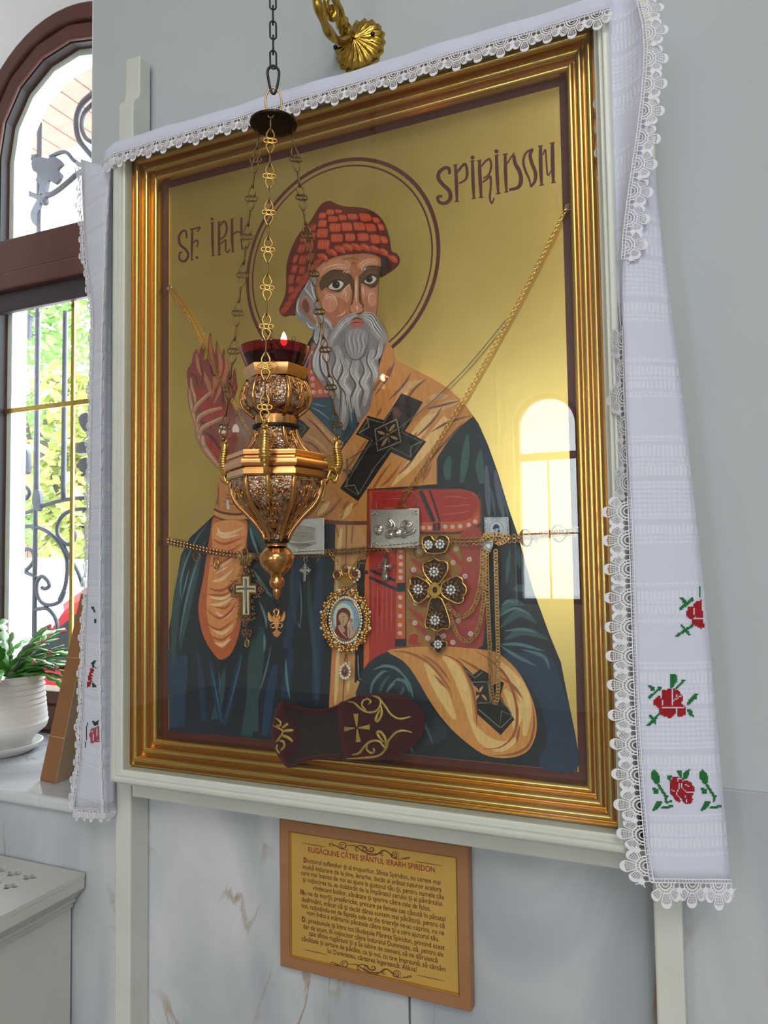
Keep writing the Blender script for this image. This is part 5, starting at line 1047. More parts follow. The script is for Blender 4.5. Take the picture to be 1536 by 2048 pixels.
# ================================================================== votive gifts behind the glass
mat('silver', (206, 200, 196), 0.28, metal=1.0, var=0.12, scale=120, bump=0.25, bscale=700)
mat('silver_smooth', (214, 208, 204), 0.22, metal=1.0, var=0.06, scale=60)
mat('silver_dark', (150, 144, 138), 0.32, metal=1.0, var=0.3, scale=200)
mat('gold_jewel', (222, 172, 92), 0.20, metal=1.0, var=0.15, scale=120)
mat('gold_old', (186, 142, 88), 0.30, metal=1.0, var=0.3, scale=200)
mat('gold_rose', (176, 132, 92), 0.3, metal=1.0, var=0.3, scale=200)
mat('filigree_ground', (70, 44, 34), 0.5, metal=0.6, var=0.3, scale=200)
mat('crystal', (236, 236, 240), 0.04, spec=0.9, coat=0.6); mat('pearl', (238, 226, 214), 0.2, coat=0.5)
mat('ruby', (96, 16, 34), 0.06, coat=0.8, spec=0.8); mat('emerald', (50, 84, 40), 0.06, coat=0.8); mat('topaz', (168, 140, 50), 0.08, coat=0.8)
mat('enamel_cream', (226, 212, 176), 0.25, coat=0.5); mat('black_enamel', (34, 30, 30), 0.25, coat=0.3)
mat('card_paper', (206, 214, 226), 0.6, var=0.03); mat('card_ink', (56, 66, 104), 0.6, var=0.05); mat('steel_pin', (190, 186, 182), 0.3, metal=1.0)
m = mat('enamel_paint', (255, 255, 255), 0.12, coat=0.7); nt, b = nodes('enamel_paint'); at = nt.nodes.new('ShaderNodeVertexColor'); at.layer_name = 'Col'; nt.links.new(at.outputs[0], b.inputs['Base Color'])
YJ = -.0600
def PJ(crop, u, v, off=0.0): X, Y = px(crop, [(u, v)])[0]; return P(X, Y, YJ - off)
def PJs(crop, pts, off=0.0): return [PJ(crop, u, v, off) for u, v in pts]
def plate(mb, crop, pts, off, th, smooth=0):
    q = cr(pts, smooth, True) if smooth else pts; return mb.prism(PJs(crop, q, off), (0, -th, 0))
def chainmesh(pts, step, r_, wd, name, m_, parent=None, twist=False):
    pts = [Vector(p) for p in pts]; d = [0]
    for a, b_ in zip(pts, pts[1:]): d.append(d[-1] + (b_ - a).length)
    n = max(2, int(d[-1] / step)); q = MB(); k = 0
    for i in range(n):
        t = (i + .5) * d[-1] / n
        while k < len(d) - 2 and d[k + 1] < t: k += 1
        f = (t - d[k]) / ((d[k + 1] - d[k]) or 1); c = pts[k].lerp(pts[k + 1], f); tg = (pts[k + 1] - pts[k]).normalized()
        nn = Vector((0, -1, 0)) if i % 2 == 0 or twist else tg.cross(Vector((0, -1, 0))).normalized()
        if i % 2: nn = (nn + Vector((0, -.55, 0)) + tg * (.3 if twist else 0)).normalized()
        sd = tg.cross(nn).normalized(); l = step * .72; ring = []
        for j in range(8):
            a = 2 * math.pi * j / 8; ring.append(c + tg * (l * math.cos(a)) + sd * (wd * math.sin(a)))
        q.tube(ring, r_, 4, closed=True, nrm=nn)
    o = q.obj(name, m_, parent, fix=False); return o
def line(crop, pts, off=0.0, n=6): return [P(X, Y, YJ - off) for X, Y in cr(px(crop, pts), n)]
def pin(crop, u, v):
    q = MB(); c = PJ(crop, u, v); c.y = -.0525; q.torus(c, .0042, .0012, (0, 1, 0), 14, 6); q.ball(c + Vector((0, -.001, 0)), .0018, 7, 5); return q
# chains
G = 'votive chains'
c1 = chainmesh(line('P', [(333, 1079), (380, 1090), (440, 1103), (500, 1109), (560, 1108), (620, 1104), (690, 1100), (760, 1094), (830, 1087), (880, 1079), (930, 1080), (1000, 1076), (1050, 1071), (1100, 1064), (1150, 1060)]), .0036, .00075, .0034, 'votive_chain', 'gold_rose'); tag(c1, 'long gold link chain strung level across the icon', 'chain'); c1['kind'] = 'thing'; del c1['kind']
c2 = chainmesh([p + Vector((0, -.001, -.0054)) for p in line('P', [(333, 1079), (380, 1090), (440, 1103), (500, 1109), (560, 1108), (620, 1104), (690, 1100), (760, 1094), (830, 1087), (880, 1079), (930, 1080), (1000, 1076), (1050, 1071), (1100, 1064), (1150, 1060)])], .0036, .00075, .0034, 'second_strand', 'gold_rose', c1)
pin('P', 333, 1079).obj('pin', 'steel_pin', c1); pin('P', 1151, 1059).obj('pin', 'steel_pin', c1)
c3 = chainmesh(line('P', [(335, 576), (380, 640), (440, 760), (480, 830), (505, 878)]), .0042, .0007, .0024, 'votive_chain', 'gold_jewel', twist=True); tag(c3, 'gold rope chain hanging slantwise at the left of the icon', 'chain'); pin('P', 334, 573).obj('pin', 'steel_pin', c3)
c4 = chainmesh(line('P', [(1134, 415), (1060, 560), (1000, 672), (930, 795), (890, 860), (850, 930), (815, 985), (792, 1020)]), .0042, .00075, .0026, 'votive_chain', 'gold_jewel', twist=True); tag(c4, 'gold rope chain hanging slantwise at the right of the icon', 'chain'); pin('P', 1135, 410).obj('pin', 'steel_pin', c4)
c5 = chainmesh(line('P', [(1012, 640), (940, 727), (890, 778), (850, 815), (790, 862), (730, 898), (698, 918)]), .0018, .0004, .0010, 'votive_chain', 'silver_dark'); tag(c5, 'very thin silver chain of the little crucifix', 'chain')
q = MB(); plate(q, 'B', [(1424, 1150), (1436, 1150), (1436, 1236), (1476, 1240), (1476, 1256), (1436, 1258), (1440, 1380), (1424, 1382), (1424, 1258), (1394, 1258), (1394, 1240), (1424, 1236)], 0, .0012); cx1 = q.obj('crucifix', 'silver_dark'); tag(cx1, 'tiny thin silver crucifix on a fine chain beside the lamp', 'crucifix')
q = MB(); q.tube(line('B', [(1398, 1242), (1430, 1256), (1472, 1244)], .002, 3), .0008, 5); q.tube(line('B', [(1430, 1240), (1428, 1300), (1432, 1350)], .002, 3), .0009, 5); q.obj('corpus', 'silver_dark', cx1)
# braided double chain
bc = chainmesh(line('E', [(1170, 450), (1165, 620), (1140, 800), (1090, 920), (1010, 972), (940, 930), (900, 880)], .002), .0046, .0010, .0028, 'votive_chain', 'gold_old', twist=True); tag(bc, 'thick braided gold chain looped from the triangular brooch', 'chain')
for pts in ([(1190, 470), (1190, 700), (1170, 920), (1130, 1090), (1060, 1160), (980, 1110), (920, 960)], [(1205, 480), (1210, 800), (1225, 1150), (1235, 1450), (1245, 1560), (1268, 1640), (1290, 1560), (1292, 1300), (1285, 1000), (1278, 700), (1272, 460)], [(1180, 350), (1260, 340), (1330, 350), (1380, 360)], [(1160, 400), (1210, 350), (1250, 370), (1300, 410), (1370, 370)]):
    chainmesh(line('E', pts, .003), .0046, .0010, .0028, 'strand', 'gold_old', bc, twist=True)
# silver plaques
def tama(name, pts, label, wd=.0016):
    q = MB(); plate(q, 'N', pts, 0, wd); o = bev(q.obj(name, 'silver'), .0006, 1); tag(o, label, 'votive plaque')
    q = MB(); k = PJs('N', pts, wd * .8); c = sum(k, Vector()) / 4; q.tube([p.lerp(c, .03) for p in k], .0010, 5, closed=True); q.obj('rim', 'silver_smooth', o); return o
t1 = tama('silver_plaque', [(70, 140), (455, 132), (460, 512), (75, 508)], 'silver votive plaque embossed with a house, half behind the lamp')
for nm, polys in (('house_relief', [[(200, 215), (360, 245), (365, 355), (200, 380)], [(80, 230), (198, 215), (198, 380), (80, 350)]]), ('roof_relief', [[(190, 200), (365, 235), (365, 250), (195, 222), (70, 240), (70, 222)]]), ('terrace_relief', [[(80, 380), (200, 400), (370, 375), (375, 395), (205, 458), (85, 400)]])):
    for i, p_ in enumerate(polys):
        q = MB(); plate(q, 'N', p_, .0016, .0014 + .0006 * (nm == 'roof_relief')); bev(q.obj(nm, 'silver_smooth', t1), .0004, 1)
for a in ([(215, 285), (280, 292), (280, 345), (215, 348)], [(110, 285), (175, 280), (175, 345), (110, 340)], [(310, 292), (345, 297), (345, 350), (310, 352)]):
    q = MB(); plate(q, 'N', a, .0029, .0004); k = PJs('N', a, .0034); q.tube(k, .0006, 4, closed=True); q.tube([(k[0] + k[1]) / 2, (k[2] + k[3]) / 2], .0005, 4); q.tube([(k[0] + k[3]) / 2, (k[1] + k[2]) / 2], .0005, 4); q.obj('window_relief', 'silver_smooth', t1)
for i in range(5):
    q = MB(); q.tube([PJ('N', 105 + 20 * i, 395 + 9 * i, .0032), PJ('N', 285 + 18 * i - 10 * i, 395 - 2 * i + 6 * i, .0032)], .0005, 4); q.obj('tile_row', 'silver_smooth', t1)
t2 = tama('silver_plaque', [(925, 42), (1428, 34), (1434, 440), (930, 440)], 'silver votive plaque embossed with a reclining infant')
q = MB()
def blob(u, v, ru, rv, h=.0035, rot=0): 
    c = PJ('N', u, v, .0016); q.ball(c, 1.0, 12, 8, (ru * .000186, h, rv * .000172))
for a in ((1008, 258, 46, 48, .004), (1010, 238, 50, 36, .004), (1130, 300, 50, 42, .0036), (1195, 285, 62, 46, .0042), (1265, 300, 42, 40, .0038), (1120, 325, 44, 22, .003), (1300, 215, 50, 30, .003)): blob(*a)
for pts, r_ in (([(1090, 230), (1150, 205), (1110, 150)], .0026), ([(1150, 250), (1180, 210), (1120, 140)], .0024), ([(1250, 290), (1310, 300), (1380, 262)], .0030), ([(1260, 260), (1330, 270), (1390, 245)], .0026), ([(1240, 230), (1280, 170), (1340, 190)], .0030), ([(1290, 230), (1330, 180), (1350, 210)], .0024)): q.tube(line('N', pts, .0032, 4), r_, 7)
q.obj('infant_relief', 'silver_smooth', t2)
for cu, cv, sx_, sy_ in ((960, 80, 1, 1), (1390, 75, -1, 1), (960, 410, 1, -1), (1400, 405, -1, -1)):
    q = MB(); q.tube([PJ('N', cu + sx_ * 34 * math.cos(i * .5) * (1 - i / 16), cv + sy_ * 26 * math.sin(i * .5) * (1 - i / 16), .002) for i in range(14)], .0009, 5); q.obj('corner_scroll', 'silver_smooth', t2)
# small silver crosses
q = MB(); plate(q, 'N', [(248, 600), (272, 600), (275, 652), (318, 654), (318, 682), (275, 684), (266, 782), (242, 782), (246, 684), (205, 684), (205, 654), (246, 652)], 0, .0018); k1 = bev(q.obj('cross_pendant', 'silver_smooth'), .0004, 1); tag(k1, 'silver ringed cross pendant below the house plaque', 'cross')
q = MB(); q.torus(PJ('N', 261, 668, .0012), .0068, .0009, (0, 1, 0), 20, 6); q.obj('ring', 'silver_smooth', k1); q = MB(); q.torus(PJ('N', 262, 560, .001), .0055, .0009, (1, 0, 0), 14, 5); q.torus(PJ('N', 262, 530, .001), .003, .0007, (0, 1, 0), 12, 5); q.obj('bail', 'silver_smooth', k1)
cr2 = [(1055, 545), (1078, 535), (1102, 545), (1105, 575), (1090, 605), (1120, 610), (1140, 595), (1155, 628), (1138, 660), (1118, 648), (1098, 650), (1105, 700), (1116, 740), (1100, 765), (1078, 776), (1056, 765), (1042, 740), (1052, 700), (1060, 650), (1038, 648), (1018, 660), (1002, 628), (1020, 595), (1040, 610), (1066, 605), (1052, 575)]
q = MB(); plate(q, 'N', cr2, 0, .0022, 2); k2 = bev(q.obj('cross_pendant', 'silver_dark'), .0005, 1); tag(k2, 'silver lobed crucifix pendant below the infant plaque', 'cross')
q = MB(); q.tube(PJs('N', [(1078, 570), (1078, 740)], .003), .0014, 6); q.tube(PJs('N', [(1025, 628), (1132, 628)], .003), .0012, 6); q.ball(PJ('N', 1078, 735, .002), .004, 8, 6, (1, .4, 1.2)); q.obj('corpus', 'silver_smooth', k2)
q = MB(); q.torus(PJ('N', 1078, 500, .001), .0062, .0010, (1, .4, 0), 14, 5); q.torus(PJ('N', 1075, 465, .001), .0032, .0008, (0, 1, 0), 12, 5); q.obj('bail', 'silver_dark', k2)
# pectoral cross (left)
pc = thing('pectoral_cross', PJ('J', 395, 1400), 'jewelled gold pectoral cross with white crucifix hanging over the painted sleeve', 'cross')
crossp = lambda a, cx, cy, t, l, b_: [(cx - a, cy - t), (cx + a, cy - t), (cx + a, cy - a * 1.05), (cx + l, cy - a * 1.05), (cx + l, cy + a * 1.05), (cx + a, cy + a * 1.05), (cx + a, cy + b_), (cx - a, cy + b_), (cx - a, cy + a * 1.05), (cx - l, cy + a * 1.05), (cx - l, cy - a * 1.05), (cx - a, cy - a * 1.05)]
q = MB(); plate(q, 'J', crossp(78, 400, 905, 220, 182, 425), .001, .0022); bev(q.obj('cross_base', 'gold_old', pc), .0005, 1)
q = MB(); plate(q, 'J', crossp(66, 400, 905, 208, 170, 412), .0031, .0005); q.obj('black_border', 'black_enamel', pc)
q = MB(); plate(q, 'J', crossp(58, 400, 905, 196, 158, 402), .0034, .0006); q.obj('gold_border', 'gold_jewel', pc)
q = MB(); plate(q, 'J', crossp(44, 400, 905, 186, 148, 390), .0038, .0006); q.obj('cream_enamel', 'enamel_cream', pc)
q = MB(); q.tube(line('J', [(390, 745), (395, 800), (395, 860), (392, 940), (396, 1040), (398, 1140), (404, 1280)], .0052, 2), .0020, 7); q.tube(line('J', [(262, 905), (330, 898), (395, 900), (460, 898), (530, 905)], .0052, 2), .0016, 7); q.ball(PJ('J', 378, 900, .0055), .0026, 8, 6); q.obj('corpus', 'silver_dark', pc)
for (u, v) in ((395, 625), (165, 905), (635, 905), (400, 1385)):
    q = MB(); q.ball(PJ('J', u, v, .0015), 1, 10, 7, (.0050, .0030, .0048)); s_ = q.obj('red_stone', 'ruby', pc); q = MB(); q.torus(PJ('J', u, v, .0018), .0056, .0010, (0, 1, 0), 18, 6); q.obj('setting', 'gold_old', s_)
q = MB()
for sg in (-1, 1):
    for (u, v, r0, a0, dr) in ((480, 640, 34, 2.4, 1), (520, 690, 24, .6, 1), (620, 800, 36, 1.2, 1), (560, 790, 26, 3.0, 1), (615, 1010, 36, -1.2, -1), (550, 1020, 28, -3.0, -1), (500, 1085, 28, 1, 1), (520, 1190, 34, 1.4, 1), (520, 1290, 28, 2, 1), (485, 1370, 32, -2, -1), (530, 1350, 20, .4, 1)):
        uu = 400 + sg * (u - 400); pts = []
        for i in range(13):
            a = a0 + dr * i * .42; rr = r0 * (1 - .62 * i / 12); pts.append(PJ('J', uu + sg * rr * math.cos(a), v + rr * math.sin(a), .0018))
        q.tube(pts, .0010, 5)
q.obj('filigree_border', 'gold_old', pc)
q = MB(); plate(q, 'J', [(318, 520), (275, 440), (262, 395), (285, 360), (330, 350), (345, 305), (385, 288), (430, 305), (445, 350), (490, 355), (520, 395), (500, 450), (462, 520), (470, 545), (310, 545)], .001, .0010); cn = q.obj('crown', 'gold_old', pc)
q = MB(); 
for pts in ([(320, 520), (265, 400), (290, 360), (340, 380), (385, 520)], [(460, 520), (520, 400), (490, 355), (440, 380), (395, 520)], [(350, 500), (345, 330), (385, 290), (430, 330), (420, 500)], [(310, 535), (470, 535)]): q.tube(line('J', pts, .0028, 4), .0011, 5)
q.obj('crown_rim', 'gold_old', cn)
for u, v, mm in ((300, 400, 'topaz'), (468, 395, 'topaz'), (380, 345, 'ruby')):
    q = MB(); q.ball(PJ('J', u, v, .002), 1, 10, 7, (.0042, .003, .0046)); q.obj('stone', mm, cn)
q = MB(); q.lathe(PJ('J', 398, 570, .001), [(.004, -.003), (.005, 0), (.004, .003)], 12); q.obj('neck', 'gold_old', pc)
q = MB(); q.torus(PJ('J', 382, 1450, .001), .0034, .0009, (0, 1, 0), 14, 5); q.torus(PJ('J', 405, 1530, .001), .0022, .0007, (0, 1, 0), 12, 5)
for sg in (-1, 1): q.torus(PJ('J', 412 + sg * 44, 1570, .001), .0036, .0010, (0, 1, 0), 14, 5); q.tube(line('J', [(412 + sg * 30, 1590), (412 + sg * 50, 1620), (412 + sg * 34, 1640)], .001, 3), .0010, 5)
q.obj('bow_drop', 'gold_old', pc); q = MB(); q.ball(PJ('J', 412, 1600, .0015), 1, 8, 6, (.004, .003, .0048)); q.obj('drop_stone', 'ruby', pc)
q = MB(); q.tube(line('J', [(408, 1640), (416, 1690)], .001), .0006, 5); q.torus(PJ('J', 416, 1740, .001), .0056, .0010, (0, 1, 0), 18, 6, sx=.8, sz=1.2); q.obj('drop_ring', 'gold_jewel', pc); q = MB(); q.ball(PJ('J', 416, 1740, .001), 1, 10, 7, (.0040, .002, .0062)); q.obj('green_drop', 'emerald', pc)
# oval medallion
md = thing('medallion', PJ('K', 520, 1900), 'oval enamel medallion of mother and child in a jewelled gold wreath', 'medallion')
def OV(a, ru, rv, off=0.0, cu=520, cv=1025): return PJ('K', cu + ru * math.cos(a), cv + rv * math.sin(a), off)
q = MB(); q.prism([OV(2 * math.pi * i / 48, 205, 300, .002) for i in range(48)], (0, -.002, 0)); ep = q.obj('enamel_back', 'gold_jewel', md)
q = MB(); q.tube([OV(2 * math.pi * i / 48, 207, 302, .004) for i in range(48)], .0018, 7, closed=True); q.obj('gold_rim', 'gold_jewel', md)
class En(Paint):
    LVL = 0
    def y(s): En.LVL += 1; return YJ - .0041 - En.LVL * 3e-5
q = En('K')
q.poly([(520 + 198 * math.cos(2 * math.pi * i / 36), 1025 + 293 * math.sin(2 * math.pi * i / 36)) for i in range(36)], (128, 168, 206), 0)
q.dot((490, 990), 150, (206, 214, 196), ry=215); q.poly([(385, 980), (410, 890), (470, 848), (540, 855), (590, 920), (585, 1000), (545, 1100), (560, 1200), (590, 1300), (520, 1312), (420, 1270), (360, 1190), (385, 1110)], (112, 44, 44), 3)
q.poly([(425, 1000), (440, 950), (490, 930), (545, 960), (560, 1010), (530, 1080), (490, 1115), (450, 1080)], (196, 156, 120), 3); q.poly([(410, 1110), (460, 1090), (500, 1140), (510, 1190), (470, 1200), (420, 1150)], (190, 150, 112), 3)
q.st([(420, 1030), (430, 960), (480, 920), (560, 960)], 16, (206, 170, 120)); q.st([(410, 1140), (470, 1210), (540, 1290)], 16, (214, 184, 130)); q.sts([[(470, 985), (490, 975), (510, 990)], [(490, 1010), (488, 1050), (480, 1060)], [(470, 1080), (490, 1085)]], 9, (90, 60, 50))
q.poly([(560, 1090), (600, 1060), (640, 1110), (660, 1200), (630, 1260), (560, 1290), (545, 1180)], (190, 160, 140), 3); q.dot((602, 1030), 26, (170, 124, 92), ry=36); q.sts([[(560, 1120), (580, 1200), (570, 1280)], [(620, 1110), (640, 1200)]], 12, (140, 100, 84)); q.sts([[(672, 1000), (675, 1030)], [(690, 1020), (690, 1050)], [(340, 990), (345, 1020)]], 8, (56, 66, 84))
q.obj('enamel_picture', 'enamel_paint', ep, color=True, fix=False)
bq = MB(); bq.ball((0, 0, 0), .0022, 7, 5); BEAD = bq.mesh('crystal', 'crystal')
for i in range(44): inst(BEAD, 'crystal', md, Matrix.Translation(OV(2 * math.pi * i / 44, 232, 334, .0036)))
fl_ = MB()
for i in range(5):
    a = 2 * math.pi * i / 5 + .3; fl_.ball((.0036 * math.cos(a), 0, .0036 * math.sin(a)), 1, 7, 5, (.0026, .0014, .0026))
fl_.ball((0, -.001, 0), .0016, 6, 5); FLW = fl_.mesh('gold_flower', 'gold_jewel')
for i in range(30):
    a = 2 * math.pi * (i + .5) / 30; rr = 1.0 + .06 * math.sin(i * 2.7); inst(FLW, 'gold_flower', md, Matrix.Translation(OV(a, 316 * rr, 415 * rr, .003)) @ Matrix.Rotation(i * .7, 4, 'Y') @ Matrix.Scale(1.15, 4))
pq = MB(); pq.ball((0, 0, 0), .0026, 8, 6); PEA = pq.mesh('wreath_pearl', 'pearl'); rq = MB(); rq.ball((0, 0, 0), .0026, 8, 6, (1.2, .8, 1.2)); RUB = rq.mesh('wreath_ruby', 'ruby')
for i in range(24):
    a = 2 * math.pi * i / 24; inst(PEA if i % 3 else RUB, 'wreath_stone', md, Matrix.Translation(OV(a, 368 if i % 2 else 285, 452 if i % 2 else 378, .0032)))
q = MB(); q.torus(OV(0, 0, 0, .001), .001, .0002, (0, 1, 0), 3, 3) if False else None
q.tube([OV(2 * math.pi * i / 48, 330, 420, .001) for i in range(48)], .0022, 6, closed=True, flat=.5); q.tube([OV(2 * math.pi * i / 48, 275, 368, .001) for i in range(48)], .0014, 6, closed=True, flat=.5); q.obj('wreath_band', 'gold_old', md)
cq = MB(); 
for (u, v, ru, rv) in ((395, 365, 52, 62), (515, 300, 55, 85), (655, 360, 80, 85)): cq.tube([PJ('K', u + ru * math.cos(2 * math.pi * i / 20), v + rv * math.sin(2 * math.pi * i / 20), .002) for i in range(20)], .0019, 6, closed=True)
plate(cq, 'K', [(350, 330), (400, 300), (460, 300), (515, 210), (575, 280), (640, 280), (730, 320), (720, 420), (640, 470), (600, 530), (480, 520), (400, 450), (350, 400)], .0002, .0008, 2)
plate(cq, 'K', [(440, 470), (640, 440), (640, 500), (600, 530), (480, 520)], .001, .002); cro = cq.obj('crown', 'gold_jewel', md)
for (u, v, r_) in ((395, 360, .0042), (512, 300, .0034), (650, 350, .0046), (535, 575, .0026), (490, 605, .003), (590, 610, .003), (470, 1435, .003), (575, 1435, .003), (520, 1475, .0026)):
    q = MB(); q.ball(PJ('K', u, v, .0028), r_, 9, 7, (1, .8, 1)); q.obj('ruby_stone', 'ruby', md)
for i in range(7): inst(BEAD, 'crystal', md, Matrix.Translation(PJ('K', 590 + 130 * math.cos(-1.6 + i * .45), 370 + 110 * math.sin(-1.6 + i * .45), .004)))
q = MB(); q.torus(PJ('K', 525, 1560, .001), .0040, .0009, (1, 0, 0), 12, 5); q.torus(PJ('K', 520, 1610, .001), .0030, .0009, (0, 1, 0), 12, 5); plate(q, 'K', [(515 + 70 * math.cos(2 * math.pi * i / 16), 1775 + 95 * math.sin(2 * math.pi * i / 16)) for i in range(16)], .0005, .0014); q.obj('drop_base', 'gold_old', md)
for i in range(13): inst(PEA, 'drop_pearl', md, Matrix.Translation(PJ('K', 512 + 72 * math.cos(2 * math.pi * i / 13), 1780 + 100 * math.sin(2 * math.pi * i / 13) - (20 if i == 10 else 0), .002)))
q = MB(); q.ball(PJ('K', 503, 1780, .002), 1, 10, 7, (.0042, .003, .0060)); q.obj('drop_ruby', 'ruby', md)
for pts in ([(275, 20), (340, 100), (420, 210)], [(820, 10), (740, 100), (640, 240)]): chainmesh(line('K', pts, .001), .0040, .0008, .0026, 'neck_chain', 'gold_jewel', md, twist=True)
# large filigree cross
fc_ = thing('filigree_cross', PJ('L', 580, 1940), 'large filigree gold cross with crystal rosettes hanging over the painted book', 'cross')
arms = {'top': ([(490, 880), (375, 740), (350, 600), (400, 545), (445, 550), (520, 505), (600, 545), (660, 540), (725, 590), (720, 700), (640, 830), (590, 885)], (515, 710)),
        'left': ([(430, 1060), (300, 1180), (215, 1150), (180, 1080), (130, 1000), (140, 930), (160, 890), (155, 810), (210, 770), (300, 800), (450, 900)], (275, 975)),
        'right': ([(640, 890), (800, 790), (880, 775), (950, 830), (950, 880), (1005, 950), (1000, 1030), (960, 1080), (960, 1150), (880, 1190), (780, 1150), (640, 1060)], (770, 985)),
        'bottom': ([(470, 1110), (420, 1300), (380, 1480), (400, 1560), (470, 1565), (560, 1610), (650, 1570), (720, 1580), (760, 1520), (740, 1400), (670, 1200), (610, 1105)], (530, 1445))}
def rosette(c, n, parent, crop, ru=50, sz=1.0):
    for i in range(n): inst(BEAD, 'crystal', parent, Matrix.Translation(PJ(crop, c[0] + ru * math.cos(2 * math.pi * i / n), c[1] + ru * math.sin(2 * math.pi * i / n), .0045)) @ Matrix.Scale(1.0 * sz, 4))
    inst(BEAD, 'crystal', parent, Matrix.Translation(PJ(crop, c[0], c[1], .0055)) @ Matrix.Scale(1.3 * sz, 4))
for nm, (pl, rc) in arms.items():
    s_ = cr(pl, 3, True); q = MB(); plate(q, 'L', s_, .0006, .0008); ab = q.obj('cross_arm', 'filigree_ground', fc_)
    q = MB(); q.tube([PJ('L', u, v, .0030) for u, v in s_], .0019, 7, closed=True); q.obj('gold_rim', 'gold_jewel', ab)
    q = MB(); cu, cv = sum(p[0] for p in pl) / len(pl), sum(p[1] for p in pl) / len(pl)
    for i in range(12):
        a = 2 * math.pi * i / 12; r0, r1 = 70, 125; pts = [(rc[0] + r0 * math.cos(a), rc[1] + r0 * math.sin(a)), (rc[0] + r1 * math.cos(a + .15), rc[1] + r1 * math.sin(a + .15))]
        if inside(pts[1], pl):
            q.tube(PJs('L', pts, .0026), .0013, 5); q.ball(PJ('L', *pts[1], .0028), .0020, 6, 5)
    for i in range(90):
        u, v = cu + random.uniform(-190, 190), cv + random.uniform(-240, 240)
        if inside((u, v), pl): q.ball(PJ('L', u, v, .0018), random.uniform(.0009, .0017), 6, 4)
    q.obj('filigree', 'gold_rose', ab); rosette(rc, 8, fc_, 'L', 58)
q = MB(); plate(q, 'L', [(530 + (105 + 12 * math.cos(4 * 2 * math.pi * i / 32)) * math.cos(2 * math.pi * i / 32), 990 + (115 + 12 * math.cos(4 * 2 * math.pi * i / 32)) * math.sin(2 * math.pi * i / 32)) for i in range(32)], .003, .0020); cc = bev(q.obj('centre_boss', 'gold_jewel', fc_), .0005, 1)
q = MB(); plate(q, 'L', [(530 + 34 * math.cos(2 * math.pi * i / 16), 985 + 48 * math.sin(2 * math.pi * i / 16)) for i in range(16)], .005, .0008); q.obj('face_relief', 'filigree_ground', cc)
for u, v in ((375, 800), (690, 1110), (395, 1130), (690, 830)):
    q = MB(); sx_ = 1 if u < 530 else -1; sy_ = 1 if v < 990 else -1
    for k in (-1, 0, 1): q.tube(PJs('L', [(u + k * 16, v - k * 6), (u + sx_ * 60, v + sy_ * 60)], .003), .0011, 5)
    q.obj('ray', 'gold_jewel', fc_)
hp = [(350, 200), (400, 160), (470, 165), (525, 240), (580, 160), (680, 160), (745, 230), (730, 320), (690, 400), (600, 430), (440, 430), (380, 390), (340, 290)]
q = MB(); s_ = cr(hp, 3, True); plate(q, 'L', s_, .0006, .0008); ab = q.obj('heart_top', 'filigree_ground', fc_); q = MB(); q.tube([PJ('L', u, v, .003) for u, v in s_], .0018, 7, closed=True); q.obj('gold_rim', 'gold_jewel', ab)
rosette((430, 300), 8, fc_, 'L', 52); rosette((605, 290), 8, fc_, 'L', 56)
dp = [(530, 1690), (580, 1665), (630, 1700), (640, 1760), (700, 1770), (715, 1820), (690, 1860), (640, 1870), (630, 1920), (580, 1945), (530, 1920), (520, 1870), (470, 1860), (450, 1810), (470, 1770), (520, 1760)]
q = MB(); s_ = cr(dp, 2, True); plate(q, 'L', s_, .0006, .0008); ab = q.obj('drop', 'filigree_ground', fc_); q = MB(); q.tube([PJ('L', u, v, .0026) for u, v in s_], .0013, 6, closed=True); q.obj('gold_rim', 'gold_old', ab); rosette((575, 1810), 8, fc_, 'L', 50, .9)
q = MB(); q.torus(PJ('L', 575, 1645, .002), .0030, .0009, (1, 0, 0), 12, 5); q.torus(PJ('L', 535, 478, .002), .0036, .0012, (1, 0, 0), 12, 5); q.obj('hinge', 'gold_old', fc_)
# wedding rings on the level chain
for crop, u, v, rr, rot, mm, lab in (('D', 250, 525, 40, 0, 'gold_rose', 'thin gold ring at the far left of the level chain'), ('D', 405, 578, 48, .5, 'gold_jewel', 'gold ring hanging over the painted orange sleeve'), ('L', 292, 405, 80, .2, 'gold_rose', 'thin gold ring touching the infant plaque corner'), ('O', 715, 358, 95, .7, 'gold_old', 'broad gold ring on the gold ground, right of the brooch'), ('O', 1135, 300, 92, .5, 'silver_smooth', 'silver ring near the right end of the level chain')):
    q = MB(); R0 = rr / T[crop][2] * .00088; c = PJ(crop, u, v, .004); n_ = Vector((math.sin(rot), math.cos(rot), .1)); q.lathe(c, [(R0 * .92, -.0016), (R0, -.0016), (R0 * 1.02, 0), (R0, .0016), (R0 * .92, .0016)], 28, axis=n_.to_track_quat('Z', 'Y').to_matrix(), cap=False); o = q.obj('wedding_ring', mm); tag(o, lab, 'ring', 'rings on the level chain')
